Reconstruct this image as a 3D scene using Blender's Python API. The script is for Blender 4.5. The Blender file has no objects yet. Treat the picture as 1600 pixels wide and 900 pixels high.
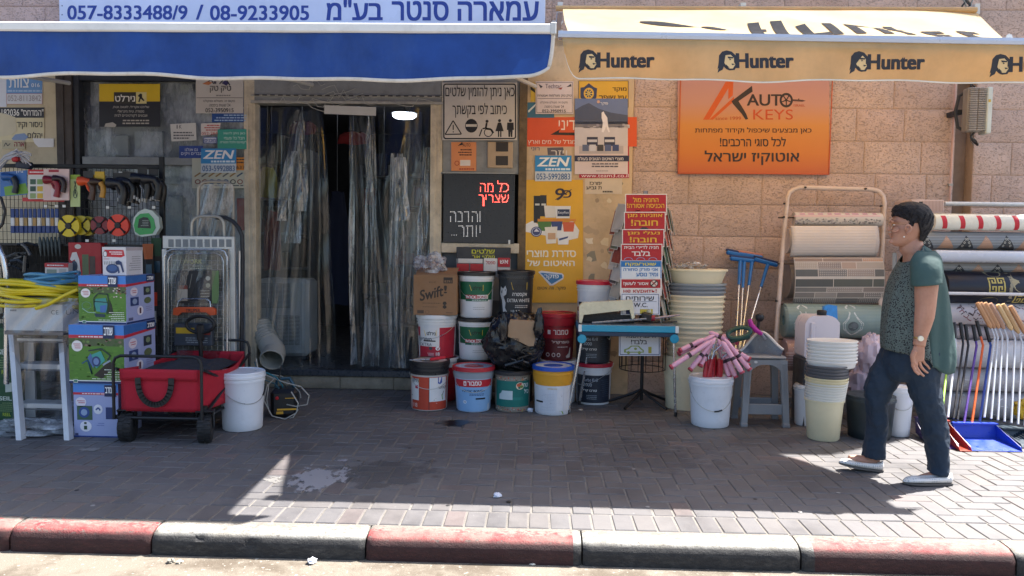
import bpy, math, random, mathutils
import mathutils.geometry, mathutils.noise
from math import sin, cos, pi, radians, sqrt, atan2
from mathutils import Vector, Matrix
random.seed(7)
scene = bpy.context.scene
COL = scene.collection
# ------------------------------------------------------------ camera
CAM = Vector((0.0, -6.8, 1.35))
YAW, PITCH, ROLL, FPX = -0.030, -0.0593, 0.013, 1180.0
Fv = Vector((sin(YAW) * cos(PITCH), cos(YAW) * cos(PITCH), sin(PITCH))).normalized()
R0 = Vector((cos(YAW), -sin(YAW), 0)).normalized()
U0 = R0.cross(Fv).normalized()
Rv = (R0 * cos(ROLL) + U0 * sin(ROLL)).normalized()
Uv = Rv.cross(Fv).normalized()
cd = bpy.data.cameras.new('camera')
cam = bpy.data.objects.new('camera', cd)
COL.objects.link(cam)
m4 = Matrix((Rv, Uv, -Fv)).transposed().to_4x4()
m4.translation = CAM
cam.matrix_world = m4
cd.lens = FPX / 1600 * 36
cd.clip_end = 1000
scene.camera = cam
# ------------------------------------------------------------ sky, sun, exposure
SUNV = Vector((0.57, 0.36, 1.0)).normalized()
w = bpy.data.worlds.new('World')
scene.world = w
w.use_nodes = True
nt = w.node_tree
bg = nt.nodes['Background']
sky = nt.nodes.new('ShaderNodeTexSky')
sky.sky_type = 'NISHITA'
sky.sun_disc = False
sky.sun_elevation = math.asin(SUNV.z)
sky.sun_rotation = atan2(SUNV.x, SUNV.y)
sky.air_density = 1.0
sky.dust_density = 3.0
nt.links.new(sky.outputs[0], bg.inputs[0])
bg.inputs[1].default_value = 0.092
sd = bpy.data.lights.new('sun', 'SUN')
sd.energy = 5.0
sd.angle = radians(0.53)
sd.color = (1.0, 0.955, 0.90)
so = bpy.data.objects.new('sun', sd)
so.rotation_euler = SUNV.to_track_quat('Z', 'Y').to_euler()
so.location = (8, 6, 14)
COL.objects.link(so)
scene.view_settings.view_transform = 'Standard'
scene.view_settings.look = 'None'
scene.view_settings.gamma = 1.0
scene.view_settings.exposure = 1.93
scene.cycles.max_bounces = 8
scene.cycles.transparent_max_bounces = 16
# ------------------------------------------------------------ places measured on the photograph
def P(px, py, Y):
 d = Fv + Rv * ((px - 800) / FPX) - Uv * ((py - 450) / FPX)
 t = (Y - CAM.y) / d.y
 return CAM + d * t
def G(px, py, z=0.0):
 d = Fv + Rv * ((px - 800) / FPX) - Uv * ((py - 450) / FPX)
 t = (z - CAM.z) / d.z
 return CAM + d * t
def X(px, Y, py=400): return P(px, py, Y).x
def Z(py, Y, px=800): return P(px, py, Y).z
def S(Y, x=0):  # pixels per metre at a depth
 return FPX / ((Vector((x, Y, 1)) - CAM).dot(Fv))
# ------------------------------------------------------------ materials
def lin(c):
 if isinstance(c, str):
  c = tuple(int(c[i:i + 2], 16) / 255 for i in (0, 2, 4))
 return tuple((x / 12.92 if x <= 0.04045 else ((x + 0.055) / 1.055) ** 2.4) for x in c[:3])
_M = {}
def new_mat(name):
 m = bpy.data.materials.new(name)
 m.use_nodes = True
 return m, m.node_tree, m.node_tree.nodes['Principled BSDF']
def N(nt, t, **kw):
 n = nt.nodes.new(t)
 for k, v in kw.items():
  setattr(n, k, v)
 return n
def math_node(nt, op, a, b=None, clamp=False):
 n = N(nt, 'ShaderNodeMath', operation=op, use_clamp=clamp)
 for i, v in enumerate((a, b)):
  if v is None: continue
  if isinstance(v, (int, float)): n.inputs[i].default_value = v
  else: nt.links.new(v, n.inputs[i])
 return n.outputs[0]
def noise(nt, scale, detail=4, rough=0.55, vec=None, stretch=None):
 n = N(nt, 'ShaderNodeTexNoise')
 n.inputs['Scale'].default_value = scale
 n.inputs['Detail'].default_value = detail
 n.inputs['Roughness'].default_value = rough
 if vec is None:
  tc = N(nt, 'ShaderNodeTexCoord'); vec = tc.outputs['Object']
 if stretch:
  mp = N(nt, 'ShaderNodeMapping'); mp.inputs['Scale'].default_value = stretch
  nt.links.new(vec, mp.inputs[0]); vec = mp.outputs[0]
 nt.links.new(vec, n.inputs['Vector'])
 return n.outputs['Fac']
def ramp(nt, fac, stops):
 r = N(nt, 'ShaderNodeValToRGB')
 el = r.color_ramp.elements
 while len(el) < len(stops): el.new(0.5)
 for e, (p, c) in zip(el, stops):
  e.position = p
  e.color = (c, c, c, 1) if isinstance(c, (int, float)) else (*c, 1)
 nt.links.new(fac, r.inputs[0])
 return r.outputs[0]
def mixc(nt, fac, a, b, mode='MIX'):
 n = N(nt, 'ShaderNodeMix', data_type='RGBA', blend_type=mode)
 for i, v in ((0, fac), (6, a), (7, b)):
  if isinstance(v, (int, float)): n.inputs[i].default_value = v
  elif isinstance(v, tuple): n.inputs[i].default_value = (*v[:3], 1)
  else: nt.links.new(v, n.inputs[i])
 return n.outputs[2]
def bump(nt, h, strength, dist=0.005, prev=None):
 b = N(nt, 'ShaderNodeBump')
 b.inputs['Strength'].default_value = strength
 b.inputs['Distance'].default_value = dist
 nt.links.new(h, b.inputs['Height'])
 if prev: nt.links.new(prev, b.inputs['Normal'])
 return b.outputs[0]
def M(col, rough=0.55, metal=0.0, var=0.10, scale=7.0, bmp=0.12, bscale=60, dirt=0.0, dirtcol='3a342c', lin_in=False, spec=0.5):
 """general surface: base colour with mottling, wear and fine relief"""
 key = (col, rough, metal, var, scale, bmp, bscale, dirt, dirtcol, spec)
 if key in _M: return _M[key]
 c = lin(col)
 m, nt, bs = new_mat('surface_%s' % (col if isinstance(col, str) else len(_M)))
 f = noise(nt, scale, 5)
 a = tuple(x * (1 - var) for x in c); b = tuple(min(0.9, x * (1 + var)) for x in c)
 out = mixc(nt, ramp(nt, f, [(0.3, 0.0), (0.7, 1.0)]), a, b)
 if dirt:
  d = noise(nt, scale * 2.3, 8, 0.7)
  out = mixc(nt, ramp(nt, d, [(0.52, 0.0), (0.75, dirt)]), out, lin(dirtcol))
 nt.links.new(out, bs.inputs['Base Color'])
 r = noise(nt, scale * 3, 3)
 nt.links.new(ramp(nt, r, [(0.3, max(0.03, rough - 0.1)), (0.7, min(1, rough + 0.12))]), bs.inputs['Roughness'])
 bs.inputs['Metallic'].default_value = metal
 bs.inputs['Specular IOR Level'].default_value = spec
 if bmp:
  nt.links.new(bump(nt, noise(nt, bscale, 4), bmp, 0.004), bs.inputs['Normal'])
 _M[key] = m
 return m
def Pm(col, rough=0.5):     # printed ink / plastic
 return M(col, rough, 0, 0.05, 9, 0.0)
def cloth(col, weave=900, tcol=None, rough=0.85, var=0.12, trans=0.0, dirt=0.0, dirtcol='6b5a48', wrinkle=0.3, wscale=9):
 key = ('cloth', col, tcol, weave, rough, var, trans, dirt, wrinkle, wscale)
 if key in _M: return _M[key]
 m, nt, bs = new_mat('fabric_%s' % col)
 c = lin(col)
 f = noise(nt, 3.5, 6, 0.65)
 out = mixc(nt, ramp(nt, f, [(0.3, 0.0), (0.7, 1.0)]), tuple(x * (1 - var) for x in c), tuple(min(.92, x * (1 + var)) for x in c))
 if dirt:
  d = noise(nt, 2.2, 10, 0.75, stretch=(1.0, 1.0, 0.35))
  out = mixc(nt, ramp(nt, d, [(0.48, 0.0), (0.72, dirt)]), out, lin(dirtcol))
 nt.links.new(out, bs.inputs['Base Color'])
 bs.inputs['Roughness'].default_value = rough
 b1 = bump(nt, noise(nt, wscale, 3, 0.5), wrinkle, 0.02)
 b2 = bump(nt, noise(nt, 350, 2), 0.15, 0.001, b1)
 nt.links.new(b2, bs.inputs['Normal'])
 if trans:
  tr = N(nt, 'ShaderNodeBsdfTranslucent')
  if tcol: nt.links.new(mixc(nt, 1.0, out, tuple(a / max(b, .01) for a, b in zip(lin(tcol), c)), 'MULTIPLY'), tr.inputs['Color'])
  else: nt.links.new(out, tr.inputs['Color'])
  mx = N(nt, 'ShaderNodeMixShader'); mx.inputs[0].default_value = trans
  nt.links.new(bs.outputs[0], mx.inputs[1]); nt.links.new(tr.outputs[0], mx.inputs[2])
  nt.links.new(mx.outputs[0], nt.nodes['Material Output'].inputs['Surface'])
 _M[key] = m
 return m
def film(name, tint='e8ecf0', clear=0.8, haze=0.1, rough=0.12, streak=(30, 30, 1.5)):
 """clear plastic sheet: mostly see-through, hazy streaks, glossy"""
 key = ('film', name)
 if key in _M: return _M[key]
 m, nt, bs = new_mat('clear_plastic_%s' % name)
 nt.nodes.remove(bs)
 t = N(nt, 'ShaderNodeBsdfTransparent'); t.inputs[0].default_value = (*lin(tint), 1)
 g = N(nt, 'ShaderNodeBsdfGlossy'); g.inputs['Roughness'].default_value = rough
 d = N(nt, 'ShaderNodeBsdfDiffuse'); d.inputs[0].default_value = (0.76, 0.81, 0.86, 1)
 tl = N(nt, 'ShaderNodeBsdfTranslucent'); tl.inputs[0].default_value = (0.76, 0.81, 0.86, 1)
 dm = N(nt, 'ShaderNodeMixShader'); dm.inputs[0].default_value = 0.4
 nt.links.new(d.outputs[0], dm.inputs[1]); nt.links.new(tl.outputs[0], dm.inputs[2])
 f = noise(nt, 1.0, 6, 0.7, stretch=streak)
 hz = ramp(nt, f, [(0.45, haze * 0.3), (0.68, min(1, haze * 3))])
 m1 = N(nt, 'ShaderNodeMixShader')
 nt.links.new(hz, m1.inputs[0]); nt.links.new(t.outputs[0], m1.inputs[1]); nt.links.new(dm.outputs[0], m1.inputs[2])
 lw = N(nt, 'ShaderNodeLayerWeight'); lw.inputs['Blend'].default_value = 0.5
 bp = bump(nt, noise(nt, 1.0, 4, 0.6, stretch=(streak[0] * .6, streak[1] * .6, streak[2] * 2)), 0.35, 0.02)
 nt.links.new(bp, lw.inputs['Normal']); nt.links.new(bp, g.inputs['Normal'])
 f4 = math_node(nt, 'POWER', lw.outputs['Facing'], 3.0)
 fac = math_node(nt, 'ADD', math_node(nt, 'MULTIPLY', f4, (1 - clear) * 1.1), (1 - clear) * .16, clamp=True)
 m2 = N(nt, 'ShaderNodeMixShader')
 nt.links.new(fac, m2.inputs[0]); nt.links.new(m1.outputs[0], m2.inputs[1]); nt.links.new(g.outputs[0], m2.inputs[2])
 nt.links.new(m2.outputs[0], nt.nodes['Material Output'].inputs['Surface'])
 _M[key] = m
 return m
def lamp_mat(col, strength):
 key = ('lamp', col, strength)
 if key in _M: return _M[key]
 m, nt, bs = new_mat('lit_lamp')
 bs.inputs['Emission Color'].default_value = (*lin(col), 1)
 bs.inputs['Emission Strength'].default_value = strength
 _M[key] = m
 return m
# ------------------------------------------------------------ mesh building
class MB:
 def __init__(s): s.v = []; s.f = []; s.mi = []; s.ms = []; s.T = None
 def mat(s, m):
  if m not in s.ms: s.ms.append(m)
  return s.ms.index(m)
 def add(s, vs, fs, m):
  k = len(s.v); i = s.mat(m)
  for v in vs:
   v = Vector(v)
   s.v.append(s.T @ v if s.T is not None else v)
  for f in fs: s.f.append(tuple(k + j for j in f)); s.mi.append(i)
  return s
 def box(s, c, d, m, rz=0, rx=0, ry=0, bev=0.0):
  hx, hy, hz = d[0] / 2, d[1] / 2, d[2] / 2
  R = Matrix.Translation(Vector(c)) @ Matrix.Rotation(rz, 4, 'Z') @ Matrix.Rotation(ry, 4, 'Y') @ Matrix.Rotation(rx, 4, 'X')
  b = min(bev, hx * .9, hy * .9, hz * .9)
  if b <= 0:
   vs = [R @ Vector((x, y, z)) for x in (-hx, hx) for y in (-hy, hy) for z in (-hz, hz)]
   fs = [(0, 1, 3, 2), (4, 6, 7, 5), (0, 4, 5, 1), (2, 3, 7, 6), (0, 2, 6, 4), (1, 5, 7, 3)]
   return s.add(vs, fs, m)
  vs = []; idx = {}
  for sx in (-1, 1):
   for sy in (-1, 1):
    for sz in (-1, 1):
     for ax in range(3):
      p = [sx * (hx - b), sy * (hy - b), sz * (hz - b)]
      p[ax] = (sx * hx, sy * hy, sz * hz)[ax]
      idx[(sx, sy, sz, ax)] = len(vs); vs.append(R @ Vector(p))
  fs = []
  for ax in range(3):
   o = [a for a in range(3) if a != ax]
   for sg in (-1, 1):
    q = []
    for a, bb in ((-1, -1), (1, -1), (1, 1), (-1, 1)):
     t = [0, 0, 0]; t[ax] = sg; t[o[0]] = a; t[o[1]] = bb
     q.append(idx[(*t, ax)])
    fs.append(tuple(q if (sg > 0) == (ax != 1) else q[::-1]))
  for ax in range(3):
   o = [a for a in range(3) if a != ax]
   for a in (-1, 1):
    for bb in (-1, 1):
     t0 = [0, 0, 0]; t0[ax] = -1; t0[o[0]] = a; t0[o[1]] = bb
     t1 = list(t0); t1[ax] = 1
     fs.append((idx[(*t0, o[0])], idx[(*t1, o[0])], idx[(*t1, o[1])], idx[(*t0, o[1])]))
  for sx in (-1, 1):
   for sy in (-1, 1):
    for sz in (-1, 1):
     fs.append(tuple(idx[(sx, sy, sz, a)] for a in range(3)))
  return s.add(vs, fs, m)
 def bx(s, x0, x1, y0, y1, z0, z1, m, bev=0.0):
  return s.box(((x0 + x1) / 2, (y0 + y1) / 2, (z0 + z1) / 2), (abs(x1 - x0), abs(y1 - y0), abs(z1 - z0)), m, bev=bev)
 def tube(s, pts, r, m, n=8, closed=False, cap=True):
  pts = [Vector(p) for p in pts]; L = len(pts)
  rr = r if isinstance(r, (list, tuple)) else [r] * L
  vs = []; prev = None
  for i, p in enumerate(pts):
   if closed: t = pts[(i + 1) % L] - pts[i - 1]
   else: t = pts[min(i + 1, L - 1)] - pts[max(i - 1, 0)]
   if t.length < 1e-9: t = Vector((0, 0, 1))
   t.normalize()
   if prev is None:
    a = Vector((0, 0, 1)) if abs(t.z) < 0.9 else Vector((1, 0, 0))
    u = t.cross(a).normalized()
   else:
    u = (prev - t * prev.dot(t))
    u = u.normalized() if u.length > 1e-6 else t.orthogonal().normalized()
   prev = u; v = t.cross(u)
   for k in range(n):
    a = 2 * pi * k / n
    vs.append(p + (u * cos(a) + v * sin(a)) * rr[i])
  fs = []
  for i in range(L if closed else L - 1):
   j = (i + 1) % L
   for k in range(n):
    k2 = (k + 1) % n
    fs.append((i * n + k, i * n + k2, j * n + k2, j * n + k))
  if cap and not closed:
   fs.append(tuple(range(n))[::-1]); fs.append(tuple((L - 1) * n + k for k in range(n)))
  return s.add(vs, fs, m)
 def lathe(s, prof, m, c=(0, 0, 0), n=32, ax='z', ex=1.0, ey=1.0, jit=0.0, rot=None):
  vs = []; L = len(prof)
  for (r, z) in prof:
   for k in range(n):
    a = 2 * pi * k / n
    q = Vector((r * cos(a) * ex, r * sin(a) * ey, z))
    if ax == 'x': q = Vector((q.z, q.x, q.y))
    if ax == 'y': q = Vector((q.x, q.z, q.y))
    if rot is not None: q = rot @ q
    vs.append(q + Vector(c))
  fs = []
  for i in range(L - 1):
   for k in range(n):
    k2 = (k + 1) % n
    fs.append((i * n + k, i * n + k2, (i + 1) * n + k2, (i + 1) * n + k))
  if prof[0][0] > 1e-5: fs.append(tuple(range(n))[::-1])
  if prof[-1][0] > 1e-5: fs.append(tuple((L - 1) * n + k for k in range(n)))
  return s.add(vs, fs, m)
 def prism(s, poly, y0, y1, m, fn=None):
  """poly in (x,z), extruded along y"""
  n = len(poly); fn = fn or (lambda x, y, z: (x, y, z))
  vs = [fn(x, y0, z) for x, z in poly] + [fn(x, y1, z) for x, z in poly]
  fs = [tuple(range(n)), tuple(range(n, 2 * n))[::-1]]
  fs += [(i, i + n, (i + 1) % n + n, (i + 1) % n) for i in range(n)]
  return s.add(vs, fs, m)
 def grid(s, fn, nu, nv, m, thick=None):
  vs = [fn(i / nu, j / nv) for j in range(nv + 1) for i in range(nu + 1)]
  fs = [(j * (nu + 1) + i, j * (nu + 1) + i + 1, (j + 1) * (nu + 1) + i + 1, (j + 1) * (nu + 1) + i) for j in range(nv) for i in range(nu)]
  return s.add(vs, fs, m)
 def build(s, name, parent=None, smooth=True, ang=40, kind=None, label=None, cat=None, group=None, sub=0, solid=0, mesh_only=False):
  me = bpy.data.meshes.new(name)
  off = Vector((0, 0, 0))
  if parent is not None: off = world_loc(parent)
  me.from_pydata([tuple(v - off) for v in s.v], [], s.f)
  for m in s.ms: me.materials.append(m)
  me.polygons.foreach_set('material_index', s.mi)
  if smooth:
   me.polygons.foreach_set('use_smooth', [True] * len(s.f))
   try: me.set_sharp_from_angle(angle=radians(ang))
   except Exception: pass
  me.update()
  o = bpy.data.objects.new(name, me)
  COL.objects.link(o)
  if parent is not None: o.parent = parent
  if solid:
   md = o.modifiers.new('thickness', 'SOLIDIFY'); md.thickness = solid; md.offset = 0
  if sub:
   md = o.modifiers.new('smooth', 'SUBSURF'); md.levels = sub; md.render_levels = sub
  tag(o, label, cat, group, kind)
  return o
def world_loc(o):
 v = Vector((0, 0, 0))
 while o is not None:
  v = v + Vector(o.location); o = o.parent
 return v
def tag(o, label=None, cat=None, group=None, kind=None):
 if label: o['label'] = label
 if cat: o['category'] = cat
 if group: o['group'] = group
 if kind: o['kind'] = kind
 return o
def thing(name, label, cat, loc=(0, 0, 0), group=None, kind=None):
 o = bpy.data.objects.new(name, None)
 o.empty_display_size = 0.1
 COL.objects.link(o); o.location = loc
 return tag(o, label, cat, group, kind)
ORD = 'first second third fourth fifth sixth seventh eighth ninth tenth eleventh twelfth thirteenth fourteenth fifteenth sixteenth seventeenth eighteenth'.split()
def kids(o): return [c for c in bpy.data.objects if c.parent == o]
def copy_tree(o, loc=None, label=None, parent=None, rz=None):
 c = o.copy(); COL.objects.link(c)
 if parent is not None: c.parent = parent
 if loc is not None: c.location = loc
 if rz is not None: c.rotation_euler = (0, 0, rz)
 if label: c['label'] = label
 for ch in list(o.children): copy_tree(ch, parent=c)
 return c
# ------------------------------------------------------------ lettering and flat print
_TX = {}
def heb(s):
 """visual order for right-to-left words (digits and Latin stay as they are)"""
 if not any('\u0590' <= ch <= '\u05ff' for ch in s): return s
 sw = {'(': ')', ')': '('}
 out = []; i = 0
 while i < len(s):
  if s[i].isascii() and s[i].isalnum():
   j = i
   while j < len(s) and s[j].isascii() and (s[j].isalnum() or s[j] in '.-/,:'): j += 1
   out.append(s[i:j]); i = j
  else:
   out.append(sw.get(s[i], s[i])); i += 1
 return ''.join(out[::-1])
def _sarea(q): return sum(q[k - 1][0] * q[k][1] - q[k][0] * q[k - 1][1] for k in range(len(q))) / 2
def _inside(p, q):
 c = False
 for k in range(len(q)):
  a, b = q[k - 1], q[k]
  if (a[1] > p[1]) != (b[1] > p[1]) and p[0] < (b[0] - a[0]) * (p[1] - a[1]) / (b[1] - a[1]) + a[0]: c = not c
 return c
def text_geo(s, bold=0.0, res=3):
 """outline of the words, each contour filled on its own (overlapping strokes get a hair of lift); (x, y, lift)"""
 b = bold * .42
 key = (s, bold)
 if key in _TX: return _TX[key]
 cu = bpy.data.curves.new('t', 'FONT')
 cu.body = heb(s); cu.size = 1.0
 ob = bpy.data.objects.new('t', cu); COL.objects.link(ob)
 bpy.context.view_layer.update()
 cv = ob.to_curve(bpy.context.evaluated_depsgraph_get(), apply_modifiers=False)
 loops = []
 for sp in cv.splines:
  if sp.type == 'BEZIER':
   bp = sp.bezier_points; q = []
   for k in range(len(bp)):
    A, B = bp[k], bp[(k + 1) % len(bp)]
    straight = (A.handle_right - A.co).cross(B.co - A.co).length < 1e-6 and (B.handle_left - B.co).cross(B.co - A.co).length < 1e-6
    pts = [A.co] if straight else mathutils.geometry.interpolate_bezier(A.co, A.handle_right, B.handle_left, B.co, res + 2)[:-1]
    q += [(p.x, p.y) for p in pts]
  else: q = [(p.co.x, p.co.y) for p in sp.points]
  if len(q) > 2 and abs(_sarea(q)) > 1e-6: loops.append(q)
 ob.to_curve_clear(); bpy.data.objects.remove(ob); bpy.data.curves.remove(cu)
 big = max(loops, key=lambda q: abs(_sarea(q))); sg = 1 if _sarea(big) > 0 else -1
 outer = [q for q in loops if _sarea(q) * sg > 0]; holes = [q for q in loops if _sarea(q) * sg <= 0]
 outer += [h for h in holes if not any(_inside(h[0], o) for o in outer)]
 holes = [h for h in holes if h not in outer]
 vs, fs = [], []
 for n, o in enumerate(outer):
  hs = [h for h in holes if _inside(h[0], o)]
  grp = [o] + hs; flatl = [p for q in grp for p in q]; k0 = len(vs)
  tri = mathutils.geometry.tessellate_polygon([[Vector((p[0], p[1], 0)) for p in q] for q in grp])
  vs += [(p[0], p[1], .07 * (n % 3)) for p in flatl]; fs += [tuple(k0 + i for i in t) for t in tri]
 x0 = min(v[0] for v in vs); x1 = max(v[0] for v in vs); y0 = min(v[1] for v in vs); y1 = max(v[1] for v in vs)
 dx = max(1e-6, x1 - x0); dy = max(1e-6, y1 - y0)
 vs = [((p - x0) / dx, (q - y0) / dy, l) for p, q, l in vs]
 if b > 0:
  # heavier weight: the outline laid down again a hair to each side
  bx_, by_ = b / (dx + 2 * b), b / (dy + 2 * b); n_ = len(vs); v2 = []; f2 = []
  for k, (ox, oy) in enumerate(((-1, -.6), (1, .6), (-1, .6), (1, -.6))):
   v2 += [(bx_ + (1 - 2 * bx_) * p + ox * bx_, by_ + (1 - 2 * by_) * q + oy * by_, l + .22 * k) for p, q, l in vs]
   f2 += [tuple(i + k * n_ for i in f) for f in fs]
  vs, fs = v2, f2
 _TX[key] = (vs, fs)
 return _TX[key]
class Print:
 """flat print laid on a surface; mapper(u, v, lift) -> point, v grows downward"""
 def __init__(s, mapper): s.fn = mapper; s.p = MB(); s.t = MB()
 def rect(s, u0, v0, u1, v1, col, L=1, nu=1, sk=0.0, nv=1):
  def f(a, b): return s.fn(u0 + (u1 - u0) * a + sk * (1 - b), v0 + (v1 - v0) * b, L)
  s.p.grid(lambda a, b: f(a, 1 - b), nu, nv, Pm(col)); return s
 def poly(s, pts, col, L=1):
  s.p.add([s.fn(u, v, L) for u, v in pts], [tuple(range(len(pts)))], Pm(col)); return s
 def disc(s, u, v, ru, rv, col, L=1, n=18):
  return s.poly([(u + ru * cos(2 * pi * k / n), v + rv * sin(2 * pi * k / n)) for k in range(n)], col, L)
 def ring(s, u, v, ru, rv, w, col, L=1, n=18, a0=0, a1=2 * pi):
  fs = []; vs = []
  for k in range(n + 1):
   a = a0 + (a1 - a0) * k / n
   vs.append(s.fn(u + ru * cos(a), v + rv * sin(a), L)); vs.append(s.fn(u + ru * (1 - w) * cos(a), v + rv * (1 - w) * sin(a), L))
  for k in range(n): fs.append((2 * k, 2 * k + 1, 2 * k + 3, 2 * k + 2))
  s.p.add(vs, fs, Pm(col)); return s
 def frame(s, u0, v0, u1, v1, w, col, L=1, wv=None):
  wv = wv or w
  s.rect(u0, v0, u1, v0 + wv, col, L); s.rect(u0, v1 - wv, u1, v1, col, L)
  s.rect(u0, v0 + wv, u0 + w, v1 - wv, col, L); s.rect(u1 - w, v0 + wv, u1, v1 - wv, col, L); return s
 def line(s, pts, wd, col, L=1, asp=1.0):
  for (a, b), (c, d) in zip(pts, pts[1:]):
   dx, dy = c - a, (d - b) * asp; l = sqrt(dx * dx + dy * dy) or 1
   nx, ny = -dy / l * wd / 2, dx / l * wd / 2 / asp
   s.p.add([s.fn(a + nx, b + ny, L), s.fn(a - nx, b - ny, L), s.fn(c - nx, d - ny, L), s.fn(c + nx, d + ny, L)], [(0, 1, 2, 3)], Pm(col))
  return s
 def text(s, body, u0, v0, u1, v1, col, L=2, bold=0.0, sk=0.0, tilt=0.0, mat=None):
  vs, fs = text_geo(body, bold)
  s.t.add([s.fn(u0 + (u1 - u0) * a + sk * b, v1 + (v0 - v1) * b - tilt * a, L + l) for a, b, l in vs], fs, mat or Pm(col)); return s
 def lines(s, u0, v0, u1, v1, n, col, L=2, seed=1, fill=0.45, right=True):
  r = random.Random(seed); h = (v1 - v0) / n
  for i in range(n):
   y = v0 + h * i; w = (u1 - u0) * r.uniform(0.65, 1.0); x = u1 - w if right else u0
   e = x + w
   while x < e:
    l = min(e - x, (u1 - u0) * r.uniform(0.05, 0.14))
    s.rect(x, y + h * (1 - fill) / 2, x + l, y + h * (1 + fill) / 2, col, L); x += l + (u1 - u0) * 0.022
  return s
 def build(s, parent, pname='print', tname='lettering'):
  if s.p.f: s.p.build(pname, parent, smooth=False)
  if s.t.f: s.t.build(tname, parent, smooth=False)
def flat(Y, lift=0.0009):
 return lambda px, py, L: tuple(P(px, py, Y - L * lift))
def sign(name, label, cat, px0, py0, px1, py1, Y, col, thick=0.004, draw=None, rough=0.45, group=None, quad=None, mat=None, dirt=0.0):
 """a flat panel seen square-on at its place on the wall; quad: pixel outline instead of a rectangle"""
 q = quad or [(px0, py1), (px1, py1), (px1, py0), (px0, py0)]
 pts = [P(a, b, Y) for a, b in q]
 cx = sum(p.x for p in pts) / len(pts); cz = min(p.z for p in pts)
 r = thing(name, label, cat, (cx, Y + thick, cz), group)
 mb = MB(); mb.prism([(p.x, p.z) for p in pts], Y, Y + thick, mat or M(col, rough, 0, 0.06, 6, 0.03, 40, dirt))
 mb.build('panel', r, smooth=False)
 if draw:
  pr = Print(flat(Y)); draw(pr); pr.build(r)
 return r
# ============================================================ THE SETTING
SX0, SX1 = -5.6, 5.6
# ---- road
def road_mat():
 m, nt, bs = new_mat('asphalt')
 a = noise(nt, 260, 3, 0.7); b = noise(nt, 2.1, 8, 0.68); c = noise(nt, 55, 2, 0.5)
 base = mixc(nt, ramp(nt, a, [(0.35, 0.0), (0.65, 1.0)]), (0.122, 0.104, 0.078), (0.223, 0.195, 0.157))
 base = mixc(nt, ramp(nt, b, [(0.45, 0.0), (0.56, 0.9)]), base, (0.089, 0.069, 0.048))
 base = mixc(nt, ramp(nt, c, [(0.66, 0.0), (0.7, 0.8)]), base, (0.335, 0.312, 0.268))
 nt.links.new(base, bs.inputs['Base Color']); bs.inputs['Roughness'].default_value = 0.85
 nt.links.new(bump(nt, a, 0.6, 0.004), bs.inputs['Normal'])
 return m
ROADZ = -0.115
rd = MB(); rd.add([(-300, -300, ROADZ), (300, -300, ROADZ), (300, 300, ROADZ), (-300, 300, ROADZ)], [(0, 1, 2, 3)], road_mat())
rd.build('road', smooth=False, kind='structure')
# ---- pavement: sand bed and block paving in herringbone, with a soldier course by the kerb
YK = -3.285      # back edge of the kerb
def sand_mat():
 m, nt, bs = new_mat('joint_sand')
 a = noise(nt, 90, 5); b = noise(nt, 2.1, 5)
 c = mixc(nt, ramp(nt, a, [(0.3, 0), (0.7, 1)]), (0.130, 0.121, 0.108), (0.216, 0.198, 0.177))
 c = mixc(nt, ramp(nt, b, [(0.45, 0), (0.7, 0.5)]), c, (0.061, 0.057, 0.052))
 nt.links.new(c, bs.inputs['Base Color']); bs.inputs['Roughness'].default_value = 0.95
 return m
pv = thing('pavement', None, None, (0, 0, 0), kind='structure')
bed = MB(); bed.bx(-9, 9, YK, 0.05, ROADZ + 0.004, -0.0045, sand_mat()); bed.build('sand_bed', pv, smooth=False)
def paver_mat():
 m, nt, bs = new_mat('concrete_paver')
 oi = N(nt, 'ShaderNodeObjectInfo'); gi = N(nt, 'ShaderNodeNewGeometry')
 rnd = math_node(nt, 'FRACT', math_node(nt, 'ADD', oi.outputs['Random'], gi.outputs['Random Per Island']))
 c = ramp(nt, rnd, [(0.0, (0.099, 0.095, 0.100)), (0.25, (0.118, 0.112, 0.116)), (0.5, (0.109, 0.105, 0.110)), (0.7, (0.128, 0.121, 0.121)), (0.88, (0.113, 0.103, 0.102)), (0.97, (0.143, 0.112, 0.108))])
 wp = gi.outputs['Position']
 d = noise(nt, 1.6, 8, 0.68, vec=wp); g = noise(nt, 330, 3, 0.7, vec=wp); e = noise(nt, 21, 5, 0.6, vec=wp)
 c = mixc(nt, ramp(nt, e, [(0.3, 0.0), (0.7, 0.28)]), c, (0.167, 0.157, 0.150))
 c = mixc(nt, ramp(nt, d, [(0.48, 0.0), (0.64, 0.52)]), c, (0.049, 0.047, 0.050))
 c = mixc(nt, ramp(nt, g, [(0.3, 0.22), (0.7, 0.0)]), c, (0.036, 0.037, 0.039))
 # white specks of dried paint
 sp = noise(nt, 34, 1, 0.4, vec=wp)
 c = mixc(nt, ramp(nt, sp, [(0.775, 0.0), (0.785, 0.5)]), c, (0.255, 0.253, 0.249))
 nt.links.new(c, bs.inputs['Base Color'])
 nt.links.new(ramp(nt, d, [(0.4, 0.72), (0.65, 0.5)]), bs.inputs['Roughness'])
 nt.links.new(bump(nt, g, 0.35, 0.002, bump(nt, e, 0.25, 0.006)), bs.inputs['Normal'])
 return m
PM = paver_mat()
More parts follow.
